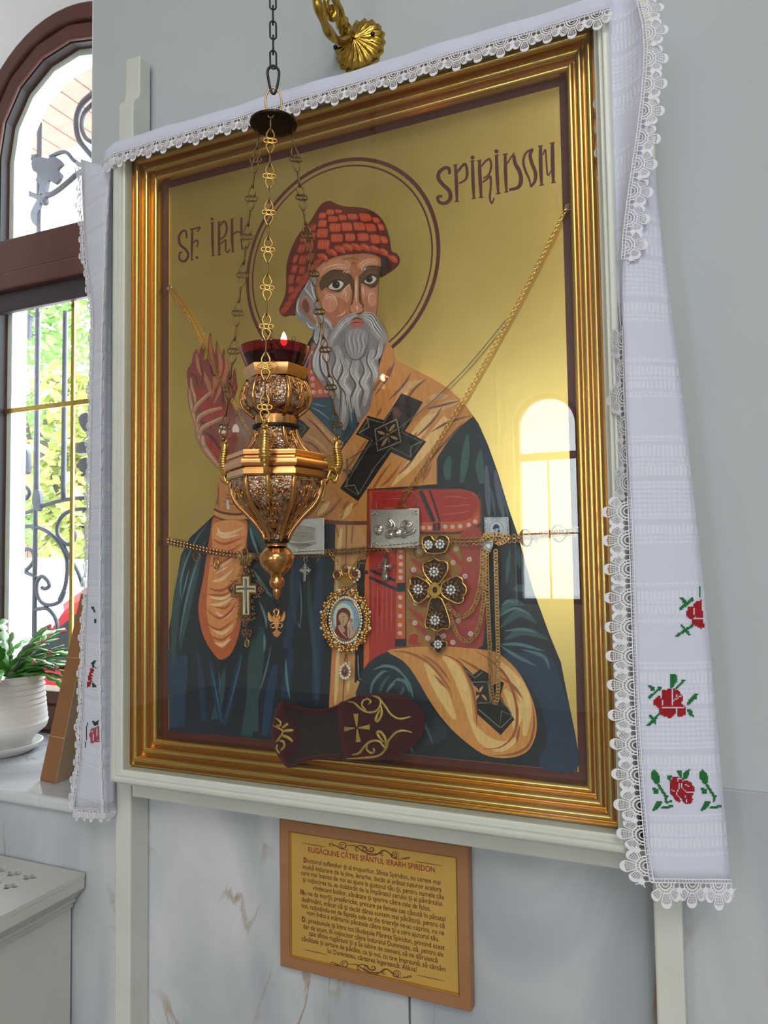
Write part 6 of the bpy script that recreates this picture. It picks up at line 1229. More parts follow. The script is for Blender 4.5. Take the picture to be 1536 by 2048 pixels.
# ring of thin wire on the book and card, brooch
q = MB(); q.torus(PJ('Q', 575, 1240, .001), .0135, .0006, (0, 1, .2), 24, 5); o = q.obj('wire_ring', 'gold_rose'); tag(o, 'very thin gold hoop lying over the painted red pages', 'ring')
q = MB(); plate(q, 'O', [(186, 96), (492, 92), (505, 330), (190, 330)], -.002, .0008); cd_ = q.obj('prayer_card', 'card_paper'); tag(cd_, 'small white card with a blue saint drawing and Greek letters', 'card')
def flat(mb, crop, pts, wd, off, n=4):
    hw = wd / T[crop][2] / 2; q_ = cr(px(crop, pts), n); k = len(q_); A_, B_ = [], []
    for i, p in enumerate(q_):
        a = q_[max(0, i - 1)]; b_ = q_[min(k - 1, i + 1)]; dx, dy = b_[0] - a[0], b_[1] - a[1]; d = math.hypot(dx, dy) or 1
        A_.append(P(p[0] - dy / d * hw, p[1] + dx / d * hw, YJ - off)); B_.append(P(p[0] + dy / d * hw, p[1] - dx / d * hw, YJ - off))
    mb.add(A_ + B_, [(i, i + 1, k + i + 1, k + i) for i in range(k - 1)])
def textmesh(s_, bold=0.0):
    cu = bpy.data.curves.new('txt', 'FONT'); cu.body = s_; cu.size = 1.0; cu.offset = bold; cu.resolution_u = 3; to = bpy.data.objects.new('txt', cu); C.objects.link(to)
    dg = bpy.context.evaluated_depsgraph_get(); me = bpy.data.meshes.new_from_object(to.evaluated_get(dg)); bpy.data.objects.remove(to); bpy.data.curves.remove(cu); return me
def text(name, s_, A_, B_, up, hgt, m_, parent, bold=.012, out=(0, -1, 0)):
    """flat lettering from point A_ to B_ along the baseline; hgt = size of a capital M"""
    me = textmesh(s_, bold); xs_ = [v.co.x for v in me.vertices]; x0, x1 = min(xs_), max(xs_); u = (B_ - A_) / (x1 - x0); upv = Vector(up).normalized() * hgt / .73
    for v in me.vertices: v.co = A_ + u * (v.co.x - x0) + upv * v.co.y
    me.materials.clear(); me.materials.append(M[m_]); o = bpy.data.objects.new(name, me); C.objects.link(o); o.parent = parent
    o.matrix_parent_inverse = Matrix.Translation(-parent_loc(parent)); return o
q = MB(); flat(q, 'O', [(228, 330), (228, 135), (455, 132), (460, 330)], 4, -.0011, 1)
ring_ = [(335 + 90 * math.cos(2 * math.pi * i / 24), 240 + 95 * math.sin(2 * math.pi * i / 24)) for i in range(25)]; flat(q, 'O', ring_, 5, -.0011, 1); q.obj('printed_border', 'card_ink', cd_)
q = MB()
for pl in ([(290, 230), (310, 190), (340, 178), (370, 200), (384, 245), (350, 235), (300, 250)], [(300, 252), (330, 250), (340, 262), (310, 262)], [(300, 280), (312, 275), (318, 310), (330, 330), (305, 330)], [(350, 255), (384, 250), (378, 320), (360, 330)]): q.add(PJs('O', pl, -.0011), [tuple(range(len(pl)))])
q.obj('printed_saint', 'card_ink', cd_)
text('printed_letters', 'ΑΓΙΟΥ', PJ('O', 265, 124, -.0011), PJ('O', 402, 120, -.0011), (0, 0, 1), .0030, 'card_ink', cd_); text('printed_letters', 'ΣΠΥΡΙΔΩΝ', PJ('O', 465, 140, -.0011), PJ('O', 478, 320, -.0011), (1, 0, 0), .0026, 'card_ink', cd_); text('printed_letters', 'ΚΕΡΚΥΡΑ', PJ('O', 212, 320, -.0011), PJ('O', 208, 145, -.0011), (-1, 0, 0), .0026, 'card_ink', cd_)
q = MB()
for u, v in ((205, 114), (466, 113)): plate(q, 'O', [(u + 8 * math.cos(i), v + 8 * math.sin(i)) for i in (0, 1, 2, 3, 4, 5)], -.0011, .0002)
q.obj('printed_dots', 'card_ink', cd_)
q = MB(); plate(q, 'O', [(130, 420), (200, 395), (310, 378), (300, 470), (262, 560), (245, 545), (180, 500)], .006, .002, 0); br = bev(q.obj('brooch', 'silver_dark'), .0008, 2); tag(br, 'triangular silver brooch with a white stone gathering the braided chain', 'brooch')
q = MB(); q.tube(PJs('O', [(160, 425), (290, 398), (285, 465), (255, 535), (185, 485)], .0085), .0010, 5, closed=True); q.obj('rim', 'silver_smooth', br); q = MB(); plate(q, 'O', [(205, 450), (250, 428), (265, 470), (240, 495)], .008, .0016); q.obj('stone', 'crystal', br)
# velvet slipper leaning on the lower gold rail
m = mat('velvet', (58, 14, 24), 0.9, sheen=1.0, var=0.3, scale=40, bump=0.2, bscale=600); nodes('velvet')[1].inputs['Sheen Tint'].default_value = (*lin((150, 60, 80)), 1)
mat('velvet_lining', (30, 10, 14), 0.9, sheen=0.4, var=0.2, scale=60); mat('gold_thread', (204, 172, 96), 0.42, metal=0.75, var=0.2, scale=300, bump=0.3, bscale=900)
sp = thing('velvet_slipper', P(705, 1530, -.088), 'dark red velvet slipper with gold embroidered cross leaning on the lower frame rail', 'slipper')
def PG(u, v, y): X, Y = px('G', [(u, v)])[0]; return P(X, Y, y)
outl = cr([(170, 215), (200, 210), (300, 255), (400, 280), (520, 285), (630, 240), (760, 178), (900, 148), (1010, 138), (1150, 165), (1260, 230), (1320, 300), (1335, 400), (1300, 500), (1230, 580), (1120, 650), (980, 685), (860, 690), (700, 682), (640, 665), (500, 668), (400, 685), (300, 715), (240, 752), (190, 715), (140, 640), (105, 560), (95, 450), (110, 370), (130, 290)], 3, True)
q = MB(); q.prism([PG(u, v, -.081) for u, v in outl], (0, -.0025, 0)); bev(q.obj('sole', 'velvet_lining', sp), .001, 1)
vamp = cr([(632, 235), (700, 205), (760, 178), (900, 148), (1010, 138), (1150, 165), (1260, 230), (1320, 300), (1335, 400), (1300, 500), (1230, 580), (1120, 650), (980, 685), (860, 690), (700, 682), (672, 640), (655, 560), (640, 450), (632, 340)], 3, True)
def VY(u, v):
    d = min(dseg((u, v), a, b_) for a, b_ in zip(vamp, vamp[1:] + vamp[:1])); e_ = min(1, d / 230); return -.0835 - .0128 * math.sqrt(1 - (1 - e_) ** 2)
def dome(poly, cu, cv, yf, n=9):
    rows_ = []
    for i in range(n):
        f = (i / (n - 1)) ** 1.2; rows_.append([PG(cu + (u - cu) * (1 - f * .985), cv + (v - cv) * (1 - f * .985), yf(cu + (u - cu) * (1 - f * .985), cv + (v - cv) * (1 - f * .985))) for u, v in poly + poly[:1]])
    return rows_
q = MB(); q.grid(dome(vamp, 960, 420, VY, 12)); q.obj('vamp', 'velvet', sp)
heel = cr([(170, 212), (200, 210), (215, 300), (300, 400), (320, 480), (300, 600), (245, 680), (240, 752), (190, 715), (140, 640), (105, 560), (95, 450), (110, 370), (130, 290)], 3, True)
def HY(u, v): d = min(dseg((u, v), a, b_) for a, b_ in zip(heel, heel[1:] + heel[:1])); return -.0835 - .010 * math.sqrt(1 - (1 - min(1, d / 90)) ** 2)
q = MB(); q.grid(dome(heel, 180, 480, HY, 8)); q.obj('heel_counter', 'velvet', sp)
q = MB(); q.tube([PG(u, v, -.0845) for u, v in cr([(215, 235), (300, 265), (400, 288), (520, 292), (630, 255)], 4)], .0030, 6); q.obj('upper_edge', 'velvet', sp); q = MB(); q.tube([PG(u, v, -.0845) for u, v in cr([(300, 705), (400, 678), (500, 660), (650, 655)], 4)], .0030, 6); q.obj('lower_edge', 'velvet', sp)
for pl in ([(755, 312), (798, 312), (788, 420), (780, 420)], [(888, 398), (890, 444), (795, 432), (795, 422)], [(775, 542), (816, 542), (790, 435), (782, 435)], [(680, 418), (682, 458), (770, 432), (770, 424)]):
    q = MB(); q.prism([PG(u, v, VY(u, v) - .0004) for u, v in pl], (0, -.0010, 0)); bev(q.obj('gold_cross_arm', 'gold_thread', sp), .0004, 1)
for pts, w_ in (([(708, 216), (760, 225), (810, 270), (870, 302), (940, 290), (975, 230), (960, 185), (900, 165)], 9), ([(860, 285), (825, 250), (832, 210), (870, 195), (895, 215), (875, 240)], 8), ([(905, 165), (960, 190), (1010, 250), (1060, 320), (1130, 355), (1220, 335)], 9), ([(975, 240), (985, 310), (960, 365), (940, 372), (938, 345), (970, 280)], 11),
                ([(742, 645), (800, 630), (850, 570), (900, 535), (960, 535), (1000, 580), (1020, 600)], 9), ([(870, 560), (862, 600), (900, 632), (925, 610), (910, 590)], 8), ([(700, 676), (850, 668), (960, 650), (1020, 590), (1040, 530), (1100, 465), (1160, 450), (1230, 465)], 9), ([(1010, 580), (1015, 520), (980, 465), (950, 462), (955, 490), (1000, 545)], 11)):
    q = MB(); s_ = cr(pts, 5); q.tube([PG(u, v, VY(u, v) - .0004) for u, v in s_], [.00024 * w_ * min(1, .4 + 4 * min(i, len(s_) - 1 - i) / len(s_)) for i in range(len(s_))], 6, flat=.6, nrm=(0, 1, 0)); q.obj('gold_scroll', 'gold_thread', sp)
for pts, w_ in (([(120, 345), (165, 380), (160, 410), (130, 405)], 9), ([(105, 410), (150, 430), (185, 460), (155, 510), (125, 545)], 9), ([(178, 432), (210, 405), (230, 395)], 11), ([(185, 455), (230, 448), (272, 448)], 13), ([(180, 490), (225, 505), (268, 540)], 13), ([(150, 530), (190, 540), (195, 580), (165, 610)], 10), ([(140, 560), (135, 600), (158, 635)], 8)):
    q = MB(); s_ = cr(pts, 4); q.tube([PG(u, v, HY(u, v) - .0005) for u, v in s_], [.00024 * w_ * min(1, .4 + 4 * min(i, len(s_) - 1 - i) / len(s_)) for i in range(len(s_))], 6, flat=.6, nrm=(0, 1, 0)); q.obj('gold_leaf_stitch', 'gold_thread', sp)
# ================================================================== framed prayer below the icon
mat('plaque_wood', (158, 112, 76), 0.42, var=0.10, scale=6, stretch=(1, 1, 8), coat=0.1)
mat('plaque_lip', (200, 160, 90), 0.3, metal=0.8, var=0.1)
mat('plaque_paper', (206, 166, 86), 0.38, metal=0.25, var=0.08, scale=7)
mat('ink_brown', (92, 44, 34), 0.6, var=0.06, scale=90); mat('ink_red', (140, 30, 34), 0.6, var=0.06, scale=90)
YQ = -.0205
cs_ = [P(557.5, 1635.5, YQ), P(935, 1696, YQ), P(943, 2024, YQ), P(561, 1933, YQ)]
x0_, x1_ = (cs_[0].x + cs_[3].x) / 2, (cs_[1].x + cs_[2].x) / 2; z1_, z0_q = (cs_[0].z + cs_[1].z) / 2, (cs_[2].z + cs_[3].z) / 2
pq_ = thing('framed_prayer', ((x0_ + x1_) / 2, -.01, z0_q), 'small brown framed prayer text on gold paper fixed to the marble', 'framed text')
rails([(0, -.0005), (0, -.0195), (.0015, -.0208), (.018, -.0208), (.0188, -.0195), (.0188, -.0005)], (x0_, x1_, z0_q, z1_), pq_, 'frame_rail', 'plaque_wood')
rails([(.0188, -.0015), (.0188, -.0188), (.0195, -.0195), (.0205, -.0188), (.0205, -.0015)], (x0_, x1_, z0_q, z1_), pq_, 'gold_lip', 'plaque_lip')
q = MB(); q.box((x0_ + .017, -.0150, z0_q + .017), (x1_ - .017, -.0010, z1_ - .017)); pap = q.obj('text_sheet', 'plaque_paper', pq_)
YT = -.0153
def PV(u, v, y=YT): X, Y = px('V', [(u, v)])[0]; return P(X, Y, y)
LN = [((280, 308), (1205, 458), 'RUGĂCIUNE CĂTRE SFÂNTUL IERARH SPIRIDON', 1), ((248, 382), (1248, 548), 'Doctorul sufletelor şi al trupurilor, Sfinte Spiridon, nu cerem mai', 0), ((240, 430), (1255, 600), 'multă îndurare de la tine, Ierarhe, decât ai arătat tuturor acelora', 0),
 ((228, 473), (1273, 655), 'care mai înainte de noi au ajuns la ajutorul tău şi, pentru numele tău', 0), ((240, 522), (1260, 703), 'şi mijlocirea ta, au dobândit de la Împăratul cerului şi al pămîntului', 0), ((313, 583), (1175, 740), 'vindecare bolilor, sănătate şi sporire către cele de folos.', 0),
 ((225, 615), (1283, 815), 'Nu ne da morţii, preafericite, precum pe femeia cea căzută în păcatul', 0), ((232, 668), (1277, 866), 'desfrînării, măcar că şi decât dânsa suntem mai păcătoşi, pentru că', 0), ((232, 713), (1275, 918), 'noi, ruşinându-ne de faptele cele ce din tinereţe ne-au cuprins, nu ne', 0),
 ((267, 765), (1238, 962), 'vom îndoi a mărturisi păcatele către tine şi a cere ajutorul tău.', 0), ((235, 815), (1277, 1025), 'O, preabunule şi întru tot lăudatule Părinte Spiridon, primind acest', 0), ((243, 865), (1268, 1075), 'dar de acum, fii mijlocitor către Înduratul Dumnezeu, că, pentru ale', 0),
 ((285, 918), (1225, 1118), 'tale sfinte rugăciuni şi a Sa iubire de oameni, să ne dăruiască', 0), ((232, 955), (1285, 1183), 'sănătate şi iertare de păcăte, ca şi noi, cu tine împreună, să cântăm', 0), ((420, 1045), (1072, 1185), 'lui Dumnezeu, cântarea îngerească: Aliluia!', 0)]
for a, b_, s_, hd in LN:
    A_, B_ = PV(*a), PV(*b_); red = s_[0] in 'DNO' and not hd
    text('text_line', s_, A_, B_, (0, 0, 1), .0092 if hd else .0082, 'ink_red' if hd else 'ink_brown', pap, bold=.010)
    if red:
        w_ = (B_ - A_) * ({'D': .018, 'N': .020, 'O': .019}[s_[0]]); text('red_initial', s_[0], A_ + Vector((-.0004, -.0003, -.0004)), A_ + w_ + Vector((0, -.0003, -.0004)), (0, 0, 1), .0098, 'ink_red', pap, bold=.02)
def flour(pts, wd, name='flourish', n=6):
    hw = wd / T['V'][2] / 2; q_ = cr(px('V', pts), n); k = len(q_); A_, B_ = [], []; mb_ = MB()
    for i, p in enumerate(q_):
        a = q_[max(0, i - 1)]; b_ = q_[min(k - 1, i + 1)]; dx, dy = b_[0] - a[0], b_[1] - a[1]; d = math.hypot(dx, dy) or 1; f = .35 + .65 * math.sin(math.pi * i / (k - 1))
        A_.append(P(p[0] - dy / d * hw * f, p[1] + dx / d * hw * f, YT)); B_.append(P(p[0] + dy / d * hw * f, p[1] - dx / d * hw * f, YT))
    mb_.add(A_ + B_, [(i, i + 1, k + i + 1, k + i) for i in range(k - 1)]); mb_.obj(name, 'ink_brown', pap, fix=False)
def spiral(cu, cv, r0, r1, a0, turns, sg=1, sk=.16): return [(cu + (r0 + (r1 - r0) * i / 16) * math.cos(a0 + sg * turns * 2 * math.pi * i / 16), cv + (r0 + (r1 - r0) * i / 16) * math.sin(a0 + sg * turns * 2 * math.pi * i / 16) + sk * (r0 * math.cos(a0))) for i in range(17)]
for dx, dy, up in ((0, 0, 1), (12, 868, -1)):
    F_ = lambda pts: [(u + dx, v + dy) for u, v in pts]
    flour(F_([(232, 242), (320, 256), (408, 271)]) if up > 0 else [(238, 1018), (330, 1038), (420, 1058)], 5); flour(F_([(1058, 376), (1160, 392), (1265, 410)]) if up > 0 else [(1075, 1208), (1180, 1230), (1280, 1252)], 5)
    flour(F_([(500, 262), (440, 262), (440, 245), (480, 262), (540, 290), (575, 285)]), 6); flour(F_(spiral(533, 265, 32, 8, 2.2, 1.6)), 7)
    flour(F_([(560, 260), (620, 262), (660, 290), (700, 310), (730, 320), (800, 320), (830, 300)]), 9); flour(F_([(620, 296), (640, 300), (625, 280), (650, 262), (690, 270), (720, 300), (760, 296), (750, 272)]), 7)
    flour(F_(spiral(695, 280, 22, 6, .4, 1.3)), 6); flour(F_(spiral(740, 292, 24, 6, 3.4, 1.3, -1)), 6); flour(F_([(700, 325), (770, 330), (830, 295), (880, 320), (930, 355)]), 8)
    flour(F_(spiral(912, 330, 32, 8, .8, 1.6, -1)), 7); flour(F_([(870, 315), (900, 350), (960, 360), (1010, 345), (1020, 352), (985, 358), (960, 345)]), 6); flour(F_(spiral(820, 322, 14, 4, 0, 1)), 6)

# ================================================================== brass wall sconce
mat('sconce_brass', (196, 160, 74), 0.22, metal=1.0, var=0.25, scale=60)
sc0 = P(712, 82, -.012); sco = thing('wall_sconce', (sc0.x, 0, sc0.z), 'brass wall sconce with fluted rosette above the icon', 'sconce')
q = MB(); R_ = .047; nn_ = 72; rows_ = []
for i, (f, h) in enumerate([(.04, .026), (.2, .025), (.34, .020), (.5, .017), (.7, .014), (.85, .009), (.96, .004), (1.0, -.006)]):
    row = []
    for j in range(nn_ + 1):
        a = 2 * math.pi * j / nn_; fl2 = .0030 * math.sin(18 * a + 3.0 * f) * min(1, f * 1.6); rr = R_ * f * (1 + .035 * math.sin(18 * a + 3 * f) * (f > .9)); row.append(Vector((sc0.x + rr * math.cos(a), .0065 - h * .9 - fl2 - .002, sc0.z + rr * math.sin(a))))
    rows_.append(row)
q.grid(rows_); q.obj('rosette', 'sconce_brass', sco)
def PW(u, v, y): X, Y = px('W', [(u, v)])[0]; return P(X, Y, y)
q = MB(); q.lathe(PW(770, 560, -.018), [(.003, -.016), (.009, -.013), (.0105, 0), (.008, .010), (.011, .014), (.012, .020)], 18, axis=Matrix.Rotation(math.radians(-90), 3, 'X') @ Matrix.Rotation(math.pi, 3, 'X')); q.obj('boss', 'sconce_brass', sco)
q = MB(); q.tube([PW(*p[:2], p[2]) for p in cr([(740, 580, -.028), (650, 630, -.045), (540, 600, -.070), (430, 470, -.095), (370, 340, -.11), (300, 150, -.125), (250, -20, -.135), (190, -220, -.15)], 5)], [.0075 + .0012 * math.sin(i * .55) for i in range(36)], 10); q.obj('lower_arm', 'sconce_brass', sco)
q = MB(); q.tube([PW(*p[:2], p[2]) for p in cr([(720, 540, -.028), (680, 460, -.040), (650, 360, -.05), (630, 200, -.065), (570, 60, -.08), (520, -40, -.09), (420, -200, -.11)], 5)], [.0075, .008, .0085, .009, .0095, .011, .0125, .013, .012, .009, .007, .0065] + [.0062] * 30 , 10) if False else q.tube([PW(*p[:2], p[2]) for p in cr([(720, 540, -.028), (680, 460, -.040), (650, 360, -.05), (630, 200, -.065), (570, 60, -.08), (520, -40, -.09), (420, -200, -.11)], 5)], [.0062 + (.0055 if 8 <= i <= 12 else 0) for i in range(31)], 10); q.obj('upper_arm', 'sconce_brass', sco)
q = MB(); q.tube([PW(*p[:2], p[2]) for p in cr([(440, 260, -.10), (420, 150, -.10), (400, 40, -.10), (420, -60, -.10)], 4)], .0052, 8); q.tube([PW(*p[:2], p[2]) for p in cr([(430, 200, -.10), (470, 270, -.10), (530, 270, -.10), (545, 200, -.10), (510, 130, -.10), (470, 160, -.10), (490, 220, -.10)], 4)], .0058, 8); q.obj('scroll', 'sconce_brass', sco)
for u, v in ((545, 725), (1115, 520)):
    q = MB(); q.tube([PW(u, v, .004), PW(u, v, -.014)], [.0025, .0028], 8); q.ball(PW(u, v, -.016), .0042, 8, 6); q.obj('screw', 'dark_steel', sco)
q = MB(); zt = PW(190, -220, -.15).z; e0 = PW(190, -220, -.15); q.lathe(e0, [(.004, 0), (.022, .004), (.026, .010), (.014, .012), (.012, .07), (.003, .074)], 20); q.obj('candle_cup', 'sconce_brass', sco)
q = MB(); e1 = PW(420, -200, -.11); q.lathe(e1, [(.004, 0), (.012, .004), (.014, .010), (.006, .014)], 16); q.obj('finial', 'sconce_brass', sco)

# ================================================================== things on and under the sill
mat('pot_glaze', (216, 216, 214), 0.45, var=0.05, scale=12); mat('soil', (52, 40, 32), 0.95, var=0.4, scale=120, bump=0.6, bscale=200)
mat('cactus_leaf', (84, 150, 62), 0.32, var=0.35, scale=30, coat=0.2); mat('cactus_leaf_pale', (120, 152, 108), 0.32, var=0.25, scale=30, coat=0.3); mat('cactus_bud', (196, 96, 104), 0.45, var=0.2, scale=60)
mat('cardboard', (142, 98, 62), 0.75, var=0.08, scale=5, stretch=(1, 1, .4)); mat('cardboard_face', (196, 170, 140), 0.55, var=0.12, scale=5)
pc0 = Vector((-1.645, .195, .970)); pot = thing('plant_pot', pc0, 'white ribbed ceramic pot standing in a saucer on the window sill', 'flower pot')
q = MB(); q.lathe(pc0, [(.05, .003), (.078, .002), (.088, .010), (.100, .020), (.102, .024), (.098, .025), (.085, .016), (.05, .012)], 40); q.obj('saucer', 'pot_glaze', pot, auto=40)
pr_ = [(.06, .016), (.074, .018), (.080, .030), (.088, .040), (.108, .056), (.1115, .064)]
zz = .064
for k in range(9): pr_ += [(.1120 - .0022 * k * .4, zz + .004), (.1135 - .0016 * k, zz + .009), (.1118 - .0016 * k, zz + .0135)]; zz += .0135
pr_ += [(.1010, .190), (.0975, .192), (.094, .188), (.094, .165), (.001, .165)]
q = MB(); q.lathe(pc0, pr_, 48); q.obj('body', 'pot_glaze', pot, auto=35)
q = MB(); q.lathe(pc0, [(.001, .168), (.05, .171), (.0935, .167)], 24, cap=False); q.obj('soil', 'soil', pot)
pl = thing('potted_cactus', pc0 + Vector((0, 0, .17)), 'green leaf cactus with pale pink buds growing in the white pot', 'plant')
def seg(mb, a, b_, w_, side, th=.0022):
    a = Vector(a); b_ = Vector(b_); t = (b_ - a); n_ = t.cross(side).normalized(); rows2 = []
    for f, wf in ((0, .16), (.16, .62), (.4, .96), (.62, 1.0), (.8, .86), (.94, .58), (1.0, .22)):
        c = a + t * f; ww = side * (w_ * wf); rows2.append([c - ww, c - ww * .5 + n_ * th * .6, c + n_ * th, c + ww * .5 + n_ * th * .6, c + ww, c + ww * .5 - n_ * th * .6, c - n_ * th, c - ww * .5 - n_ * th * .6, c - ww])
    mb.grid(rows2)
rs_ = random.Random(11)
for i in range(96):
    az = rs_.uniform(-math.pi, math.pi); el = rs_.uniform(.55, 1.45); p = pc0 + Vector((.055 * math.cos(az) * rs_.random(), .055 * math.sin(az) * rs_.random(), .168)); d = Vector((math.cos(az) * math.cos(el), math.sin(az) * math.cos(el), math.sin(el)))
    q = MB(); ns = rs_.randint(4, 6); ln = rs_.uniform(.034, .044)
    for k in range(ns):
        e_ = p + d * ln; sd = d.cross(Vector((rs_.uniform(-.4, .4), rs_.uniform(-.4, .4), 1))).normalized(); seg(q, p, e_, rs_.uniform(.010, .014), sd); p = e_ - d * .003; d = (d + Vector((math.cos(az) * .14, math.sin(az) * .14, -.20))).normalized()
    q.obj('leaf_stem', 'cactus_leaf' if i % 4 else 'cactus_leaf_pale', pl)
    if i % 3 == 0: q = MB(); seg(q, p, p + d * .016, .0045, d.cross(Vector((0, 0, 1))).normalized(), .004); q.obj('flower_bud', 'cactus_bud', pl)
# brown cardboard case leaning on the niche side
bb = [PZ(75, 1560, .9705), PZ(112, 1570, .9705)]; tl = P(152, 1190, bb[0].y + .004); 
b0, b1 = Vector((-1.352, .058, .9706)), Vector((-1.297, .050, .9706)); up_ = (Vector((-1.250, .070, 1.372)) - b0); up1 = Vector((-1.205, .062, 1.374)) - b1; bk = Vector((-.055, .33, 0))
q = MB(); vs = [b0, b1, b1 + bk, b0 + bk, b0 + up_, b1 + up1, b1 + up1 + bk, b0 + up_ + bk]; q.add(vs, [(0, 1, 5, 4), (3, 7, 6, 2), (0, 4, 7, 3), (4, 5, 6, 7), (0, 3, 2, 1)])
bc_ = bev(q.obj('cardboard_case', 'cardboard'), .002, 2); tag(bc_, 'flat brown cardboard case leaning at the right side of the window niche', 'box')
q = MB(); n2 = (b1 + bk - b1).cross(up1).normalized() * .003; n2 = n2 if n2.x > 0 else -n2; q.add([b1 + n2 * .2, b1 + bk + n2 * .2, b1 + up1 + bk + n2 * .2, b1 + up1 + n2 * .2, b1, b1 + bk, b1 + up1 + bk, b1 + up1], [(0, 1, 2, 3), (0, 4, 5, 1), (1, 5, 6, 2), (2, 6, 7, 3), (3, 7, 4, 0)]); q.obj('pale_face', 'cardboard_face', bc_)
for f in (.24, .66):
    q = MB(); q.box((0, 0, 0), (1, 1, 1)); a = b0.lerp(b0 + up_, f); b2 = b1.lerp(b1 + up1, f); q = MB(); q.tube([a + Vector((0, -.0003, 0)), b2 + Vector((0, -.0003, 0))], .0009, 5); q.obj('tape_edge', 'cardboard_face', bc_)
# radiator cover with pierced top
mat('radiator_paint', (204, 204, 200), 0.45, var=0.03, scale=8, coat=0.1)
rc_ = thing('radiator_cover', (-1.6, -.2, 0), 'white radiator cover with clover shaped holes below the window', 'radiator cover')
XRr, YB0, YF0, ZR = -1.1555, -.006, -.42, .830
q = MB(); q.box((-2.2, YF0 + .03, .02), (-1.1905, YB0 - .001, .760)); ob = q.obj('body', 'radiator_paint', rc_)
q = MB(); mp_ = [(0, .760), (.004, .760), (.006, .768), (.011, .772), (.011, .778), (.015, .781), (.022, .790), (.030, .797), (.034, .802), (.0345, .812), (.034, .8215), (0, .8215)]
pts_ = [(-1.1905 + a, z) for a, z in mp_]; q.prism([(x, YF0, z) for x, z in pts_], (0, YB0 - YF0, 0)); q.obj('side_moulding', 'radiator_paint', rc_, auto=35)
q = MB(); q.prism([(-2.2, YF0 + .03 - a, z) for a, z in mp_], (2.2 - 1.1905 + .03, 0, 0)); q.obj('front_moulding', 'radiator_paint', rc_, auto=35)
q = MB(); q.box((-2.2, YF0, .8215), (XRr, YB0, ZR)); tp = q.obj('top_panel', 'radiator_paint', rc_)
cut = MB()
for i in range(9):
    for j in range(7):
        cx2, cy2 = -1.2432 - i * .0428, -.0582 - j * .0435; ring2 = []
        for k in range(40):
            a = 2 * math.pi * k / 40; rr = .0096 + .0062 * abs(math.cos(2 * a)) ** 1.0; ring2.append((cx2 + rr * math.cos(a), cy2 + rr * math.sin(a), .815))
        cut.prism(ring2, (0, 0, .03))
co = cut.obj('cutter', 'radiator_paint'); bo_ = tp.modifiers.new('holes', 'BOOLEAN'); bo_.operation = 'DIFFERENCE'; bo_.object = co; bo_.solver = 'EXACT'
dg = bpy.context.evaluated_depsgraph_get(); nm_ = bpy.data.meshes.new_from_object(tp.evaluated_get(dg)); tp.modifiers.clear(); tp.data = nm_; bpy.data.objects.remove(co)
# body is closed under the grille: dark sheet painted as the shade inside
mat('inside_shade', (40, 40, 42), 0.9, var=0.1); q = MB(); q.box((-2.19, YF0 + .04, .7602), (-1.195, YB0 - .01, .7612)); q.obj('inner_shade_sheet', 'inside_shade', rc_)
# ================================================================== outside the niche window
mat('wrought_iron', (74, 78, 88), 0.5, metal=0.5, var=0.2, scale=40)
mat('soffit_wood', (214, 176, 158), 0.6, var=0.16, scale=6, stretch=(1, 6, 1)); mat('bark', (96, 84, 72), 0.9, var=0.3, scale=20, bump=0.4)
for k, c in enumerate([(150, 190, 110), (150, 186, 90), (130, 170, 120), (186, 196, 112)]):
    m = mat('foliage_%d' % k, c, 0.6, var=0.3, scale=3)
mat('asphalt', (150, 148, 144), 0.9, var=0.1, scale=4); mat('fence_wood', (132, 98, 78), 0.8, var=0.2, scale=8); mat('house_wall', (196, 196, 176), 0.85, var=0.06, scale=2)
mat('car_white', (236, 238, 240), 0.2, coat=0.6); mat('car_red', (196, 26, 34), 0.22, coat=0.6); mat('car_glass', (40, 48, 54), 0.05, coat=0.5); mat('tyre', (30, 30, 32), 0.8); mat('chrome', (200, 200, 204), 0.2, metal=1.0)
mb = MB(); mb.box((-14, YW + .2, -.3), (4, 16, 0.0)); struct(mb.obj('ground', 'asphalt'), 'paved yard outside the window')
YG = .62
gr = thing('window_grille', (NX, YG, 1.0), 'wrought iron window grille with scrolls and leaves outside the arched window', 'grille')
def PGr(crop, pts, n=5): return [P(X, Y, YG) for X, Y in cr(px(crop, pts), n)]
T['a'] = (0, 560, 3.2); T['b'] = (0, 1150, 4.18)
def iron(crop, pts, r_, name='scroll', n=5): q = MB(); q.tube(PGr(crop, pts, n), r_, 7); return q.obj(name, 'wrought_iron', gr)
for pts in ([(243, 205), (238, 700), (235, 1400)], [(418, 200), (412, 700), (405, 1410)]): iron('a', pts, .0085, 'upright_bar')
q = MB(); q.tube([(NX - .24 - .12, YG, 1.0), (NX - .36, YG, 2.9)], .008, 7); q.obj('upright_bar', 'wrought_iron', gr); q = MB(); q.tube([(NX + .30, YG, 1.0), (NX + .30, YG, 2.9)], .008, 7); q.obj('upright_bar', 'wrought_iron', gr)
for pts in ([(170, 1390), (150, 1380), (140, 1350), (165, 1325), (190, 1360), (160, 1400), (115, 1360), (105, 1440), (140, 1490), (220, 1470), (330, 1425), (460, 1400), (560, 1392)], [(105, 1620), (150, 1580), (230, 1580), (320, 1620), (390, 1700), (430, 1800), (420, 1950), (380, 2048)], [(560, 1465), (470, 1470), (400, 1510), (370, 1570), (375, 1640), (430, 1690), (470, 1670), (480, 1620), (450, 1600)], [(375, 1640), (440, 1760), (500, 1870), (530, 1960)], [(150, 1790), (140, 1750), (170, 1720), (210, 1740), (215, 1800), (160, 1860), (110, 1860)], [(110, 1850), (160, 1870), (235, 1900)]): iron('a', pts, .0068)
